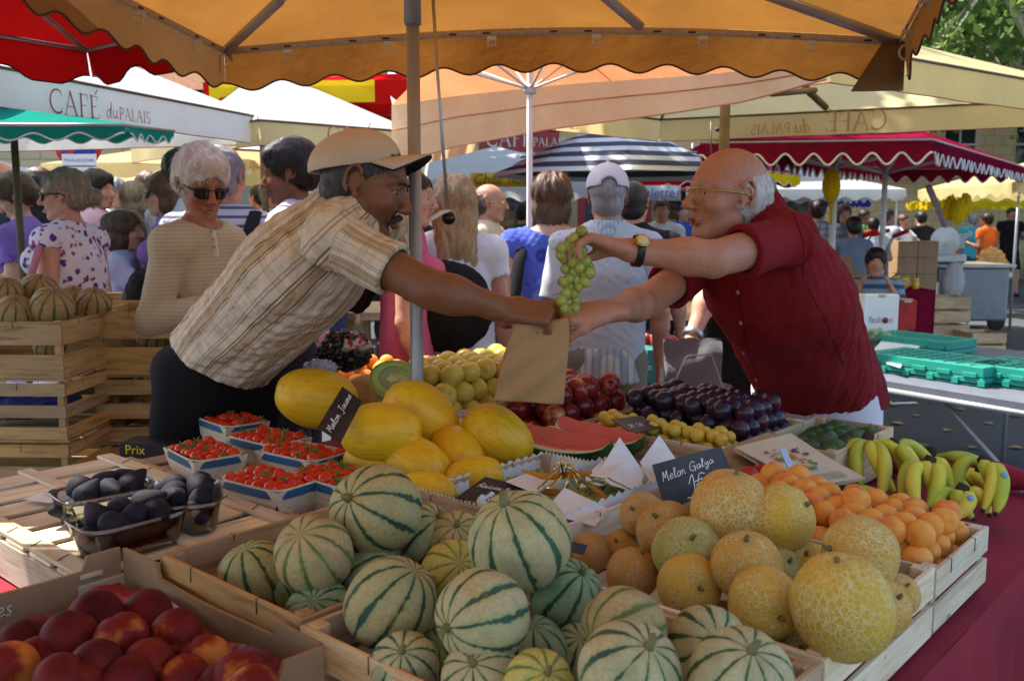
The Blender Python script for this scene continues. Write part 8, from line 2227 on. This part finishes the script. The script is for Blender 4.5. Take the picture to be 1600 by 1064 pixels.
sh = V(J['sh'][0]); strap(r, [sh+V((.05, 0, .06)), sh+V((.02, -.12, -.08)), sh+V((-.02, -.17, -.45)), sh+V((-.04, -.14, -.6))], M_blk, .026)
crump('brown leather handbag beside the woman in blue', V(J['hip'])+V((-.22, -.12, .02)), (.10, .09, .13), cl('brown_leather', (.10, .045, .03)), name='handbag', cat='bag', amp=.08)
crump('white plastic carrier bag hanging beside the woman in blue', py_(757, 555, 4.0), (.09, .06, .17), simple('white_film', (.62, .62, .68), .35), amp=.14)
(r, P, R, q), J = crowd('man in a white cap and pale shirt over a checked one, seen from behind', 950, 262, 3.95, 88, 'ruddy', H_silver, 'buzz', cl('pale_linen_cloth', (.44, .48, .52)), .0, M_kh, 'shorts', h=.008, headh=.006, seed=48, bulk=.98, tdown=.0, fold=.010, arms=('down', 'down'))
cap(r, J['head'], R, q, cl('white_cap_cloth', (.60, .56, .58)), None, .9, hgt=.1, h=.005, back=True)
for i in (0, 1):
    G = SDF(); a, b = J['sh'][i], J['el'][i]; G.cone(a, a+(b-a)*.85, .064, .072, .02, cut=True, fold=folds(.008, 30, 5))
    v2, f2 = G.mesh(.008); put('sleeve', mkmesh(v2, f2, uvw=v2), cl('pale_linen_cloth', (.5, .51, .5)), r, True)
G = SDF(); G.cone(J['hip']-np.array((0, 0, .04)), J['hip']-np.array((0, 0, .135)), .165, .172, .02, flat=.72, fn=J['f'], cut=True, fold=folds(.006, 30, 2)); v2, f2 = G.mesh(.01); put('checked_hem', mkmesh(v2, f2, uvw=v2), check('blue_check_cloth', (.50, .52, .48), (.12, .18, .24), 34.), r, True)
G = SDF(); G.cone(J['neck']-np.array((0, 0, .02)), J['neck']+np.array((0, 0, .035)), .085, .068, .01, cut=True); v2, f2 = G.mesh(.006); put('collar', mkmesh(v2, f2, uvw=v2), check('blue_check_cloth2', (.42, .50, .52), (.15, .25, .32), 60.), r, True)
crowd('man in a black T-shirt behind the white cap, half hidden', 992, 283, 4.9, 70, 'ruddy', H_dark, 'buzz', M_blk, .7, M_jean, h=.010, seed=49, bulk=1.2)
(r, P, R, q), J = crowd('person in black with grey shorts standing behind the bald man, grey bag in hand', 1176, 270, 3.35, 100, 'fair', H_brown, 'short', M_blk, .3, cl('grey_cloth', (.19, .18, .165)), 'mini', h=.009, seed=50, bulk=1.15, arms=(tuple(py_(1102, 440, 3.25)), tuple(0 for _ in ())) if False else ((tuple(py_(1110, 455, 3.25)), tuple(py_(1082, 530, 3.15))), 'down'))
mb = MB(); w_ = V(J['wr'][0]); wdv = (V(J['wr'][0])-V(J['el'][0])).normalized(); mb.lathe([(.034, -.012), (.037, -.008), (.037, .008), (.034, .012)], w_-wdv*.02, 18, wdv.to_track_quat('Z', 'Y').to_matrix()); mb.obj('wristwatch', M_steel, label='white steel wristwatch on the hand carrying the grey bag', cat='watch')
bgp = py_(1080, 590, 3.1); mb = MB(); mb.grid(lambda u, v: bgp+V(((abs(((u*2) % 2)-1)*2-1)*.10*(1-.1*v), (.03 if u < .5 else -.03)*(math.sin(v*PI*.9)+.2)+.008*math.sin(v*14+u*9), .13-.26*v+.006*math.sin(u*30)*(1-v))), 32, 16); mb.obj('carrier_bag', cl('grey_bag_film', (.16, .17, .19)), label='grey carrier bag carried behind the plums', cat='bag')
# fillers of the crowd
for i, (lb, px, top, Y, yaw, hr, hst, tm, sk_, ml) in enumerate([
 ('tall woman in a mustard top far behind the flowered dress', 118, 276, 9.2, 30, H_dark, 'bob', cl('mustard_cloth', (.45, .28, .05)), 'ruddy', False),
 ('man in pale blue behind the woman with the hand at her mouth', 232, 268, 8.2, -40, H_brown, 'short', cl('sky_cloth', (.30, .42, .58)), 'ruddy', True),
 ('grey haired woman in white far behind the old lady', 272, 280, 9.0, 200, H_silver, 'bob', M_whc, 'fair', False),
 ('man in dark grey at the very left behind the violet shirt', 62, 262, 8.4, 20, H_brown, 'short', cl('charcoal_cloth', (.05, .05, .06)), 'ruddy', True),
 ('woman in red far behind between the pale parasols', 402, 288, 9.5, 150, H_dark, 'pony', cl('crimson_cloth', (.4, .03, .05)), 'ruddy', False),
 ('man in a light shirt far behind the dark haired man', 424, 282, 8.8, -30, H_grey, 'short', cl('ivory_cloth', (.6, .56, .48)), 'ruddy', True),
 ('woman in turquoise far behind the blond girl', 738, 300, 9.4, 60, H_aub, 'bob', cl('aqua_cloth', (.1, .35, .38)), 'fair', False),
 ('person in dark clothes far behind the girl in pink', 610, 292, 8.3, 100, H_dark, 'short', M_blk, 'ruddy', True)]):
    crowd(lb, px, top, Y, yaw, sk_, hr, hst, tm, .5, [M_jean, M_blk, M_kh][i % 3], h=.015, fine=False, male=ml, seed=160+i, arms=(['down', 'bend', 'fwd'][i % 3], ['bend', 'down', 'down'][i % 3]), group='shoppers in the background')
# right background
BG = [('man in a checked shirt under the burgundy awning', 1281, 313, 10.4, 60, H_dark, 'short', check('grey_check_cloth', (.35, .36, .38), (.05, .05, .07), 14.), 'ruddy', True),
 ('woman in grey facing the camera by the left white pole', 1318, 318, 10.8, -90, H_brown, 'long', cl('grey_top_cloth', (.12, .13, .15)), 'ruddy', False),
 ('black haired woman in blue grey behind the honey jars', 1335, 342, 9.9, 90, H_dark, 'puff', cl('blue_grey_cloth', (.16, .2, .27)), 'ruddy', False),
 ('dark haired person in a white top between the white poles', 1365, 340, 12.0, 90, H_dark, 'short', M_whc, 'ruddy', True),
 ('person in a green top far off between the white poles', 1351, 328, 15, -60, H_dark, 'short', cl('green_cloth', (.1, .35, .12)), 'dark', True),
 ('person in a pale checked shirt bending at the right white pole', 1388, 325, 12.5, 20, H_grey, 'short', cl('pale_blue_cloth', (.34, .38, .46)), 'ruddy', True),
 ('man in a turquoise shirt under the far yellow awning', 1521, 334, 17, 90, H_silver, 'short', cl('turquoise_cloth', (.05, .33, .45)), 'ruddy', True),
 ('person in an orange tank top at the end of the counter', 1543, 333, 15.5, 120, H_dark, 'short', cl('orange_cloth', (.65, .12, .03)), 'dark', True),
 ('person in white near the carton pile', 1412, 335, 14.5, -60, H_brown, 'short', M_whc, 'ruddy', True),
 ('dark clad shopper in front of the meat stall', 1440, 330, 15, 100, H_dark, 'short', M_blk, 'ruddy', True),
 ('woman in violet far off in the middle of the street', 1216, 318, 15, -100, H_brown, 'bob', cl('mauve_cloth', (.3, .2, .35)), 'fair', False),
 ('person in blue far off beside the violet one', 1068, 318, 12.5, -80, H_dark, 'short', cl('royal_blue_cloth', (.04, .08, .35)), 'ruddy', True),
 ('person in brown far off behind the crepe banner', 1050, 322, 14, 95, H_brown, 'short', cl('brown_top_cloth', (.14, .09, .06)), 'ruddy', True),
 ('man far off in a straw hat and white shirt by the crepe banner', 1034, 312, 10, -100, H_brown, 'short', M_whc, 'ruddy', True),
 ('shopper in a white top behind the beige shirt', 792, 322, 9.0, 80, H_ash, 'bob', M_whc, 'fair', False),
 ('shopper in dark green far behind the white pole', 818, 318, 11, 60, H_dark, 'short', cl('dark_green_cloth', (.03, .08, .05)), 'ruddy', True),
 ('person in yellow far off under the white awnings', 1240, 325, 18, -70, H_dark, 'short', cl('yellow_cloth', (.6, .45, .08)), 'dark', True),
 ('person in red far off under the white awnings', 1190, 322, 17, 90, H_brown, 'short', cl('red_top_cloth', (.4, .03, .04)), 'ruddy', True)]
for i, (lb, px, top, Y, yaw, hr, hst, tm, sk_, ml) in enumerate(BG):
    crowd(lb, px, top, Y, yaw, sk_, hr, hst, tm, .5, [M_jean, M_blk, M_kh][i % 3], h=.018, fine=False, male=ml, seed=60+i, arms=(['down', 'bend', 'fwd'][i % 3], ['bend', 'down', 'down'][i % 3]), group='shoppers in the background')
mb = MB(); p = py_(1098, 318, 10.0); 
# walker in black
J = stand((1580-800)/1463*18.6, 18.6, -100, 1.74, arms=('bend', 'down')); J['an'][0] += J['f']*.22; J['an'][1] -= J['f']*.2; J['kn'][0] += J['f']*.15
r, P, R, q = figure(J, 'man in a black T-shirt and black shorts walking at the right edge', 'ruddy', H_dark, 'short', M_blk, .5, bottom=M_blk, bstyle='shorts', h=.014, seed=90, fine=False)
# squatting man drinking
J = stand((1372-800)/1463*8.6, 8.6, -110, 1.72, z0=-.52, arms=('up', 'up'))
J['hj'] = [J['hip']-J['z']*.03+J['l']*.09*s_ for s_ in (1, -1)]; J['kn'] = [J['hip']+J['f']*.35+J['z']*.08+J['l']*.14*s_ for s_ in (1, -1)]; J['an'] = [J['hip']+J['f']*.05-J['z']*.33+J['l']*.12*s_ for s_ in (1, -1)]; J['B'][2] = 0
figure(J, 'man squatting in a blue striped shirt, hands to his face, by the honey stall', 'ruddy', H_dark, 'puff', stripes('blue_stripe_cloth', (.22, .30, .40), (.05, .09, .16), 12.), .6, bottom=M_jean, h=.012, seed=91, fine=False)
# ================================================================ camera, light, world
cam = bpy.data.cameras.new('camera'); co_ = bpy.data.objects.new('camera', cam); COL.objects.link(co_)
co_.location = (0, 0, H); co_.rotation_euler = (PI/2-TH, 0, 0)
cam.sensor_width = 36; cam.lens = 36*FOC/1600; cam.clip_end = 500; cam.clip_start = .02
cam.dof.use_dof = True; cam.dof.focus_distance = 2.0; cam.dof.aperture_fstop = 8.0
sc.camera = co_
w = bpy.data.worlds.new('World'); sc.world = w; w.use_nodes = True
nt = w.node_tree; nt.nodes.clear()
SUN_EL, SUN_AZ = 58, -62          # azimuth from +Y towards +X
sk = nt.nodes.new('ShaderNodeTexSky'); sk.sky_type = 'NISHITA'; sk.sun_disc = False
sk.sun_elevation = math.radians(SUN_EL); sk.sun_rotation = math.radians(SUN_AZ); sk.dust_density = 2.0
bg = nt.nodes.new('ShaderNodeBackground'); bg.inputs[1].default_value = .15
ow = nt.nodes.new('ShaderNodeOutputWorld')
nt.links.new(sk.outputs[0], bg.inputs[0]); nt.links.new(bg.outputs[0], ow.inputs[0])
sl = bpy.data.lights.new('sun', 'SUN'); sl.energy = 4.0; sl.angle = math.radians(.5); sl.color = (1, .95, .86)
so = bpy.data.objects.new('sun', sl); COL.objects.link(so)
az, el = math.radians(SUN_AZ), math.radians(SUN_EL)
d = V((math.sin(az)*math.cos(el), math.cos(az)*math.cos(el), math.sin(el)))
so.rotation_euler = d.to_track_quat('Z', 'Y').to_euler(); so.location = d*30
sc.view_settings.view_transform = 'Standard'; sc.view_settings.look = 'None'; sc.view_settings.gamma = 1
sc.view_settings.exposure = 1.5
sc.cycles.max_bounces = 8; sc.cycles.transparent_max_bounces = 12
sc.cycles.sample_clamp_indirect = 6
try:
    sc.cycles.use_denoising = True
except Exception: pass
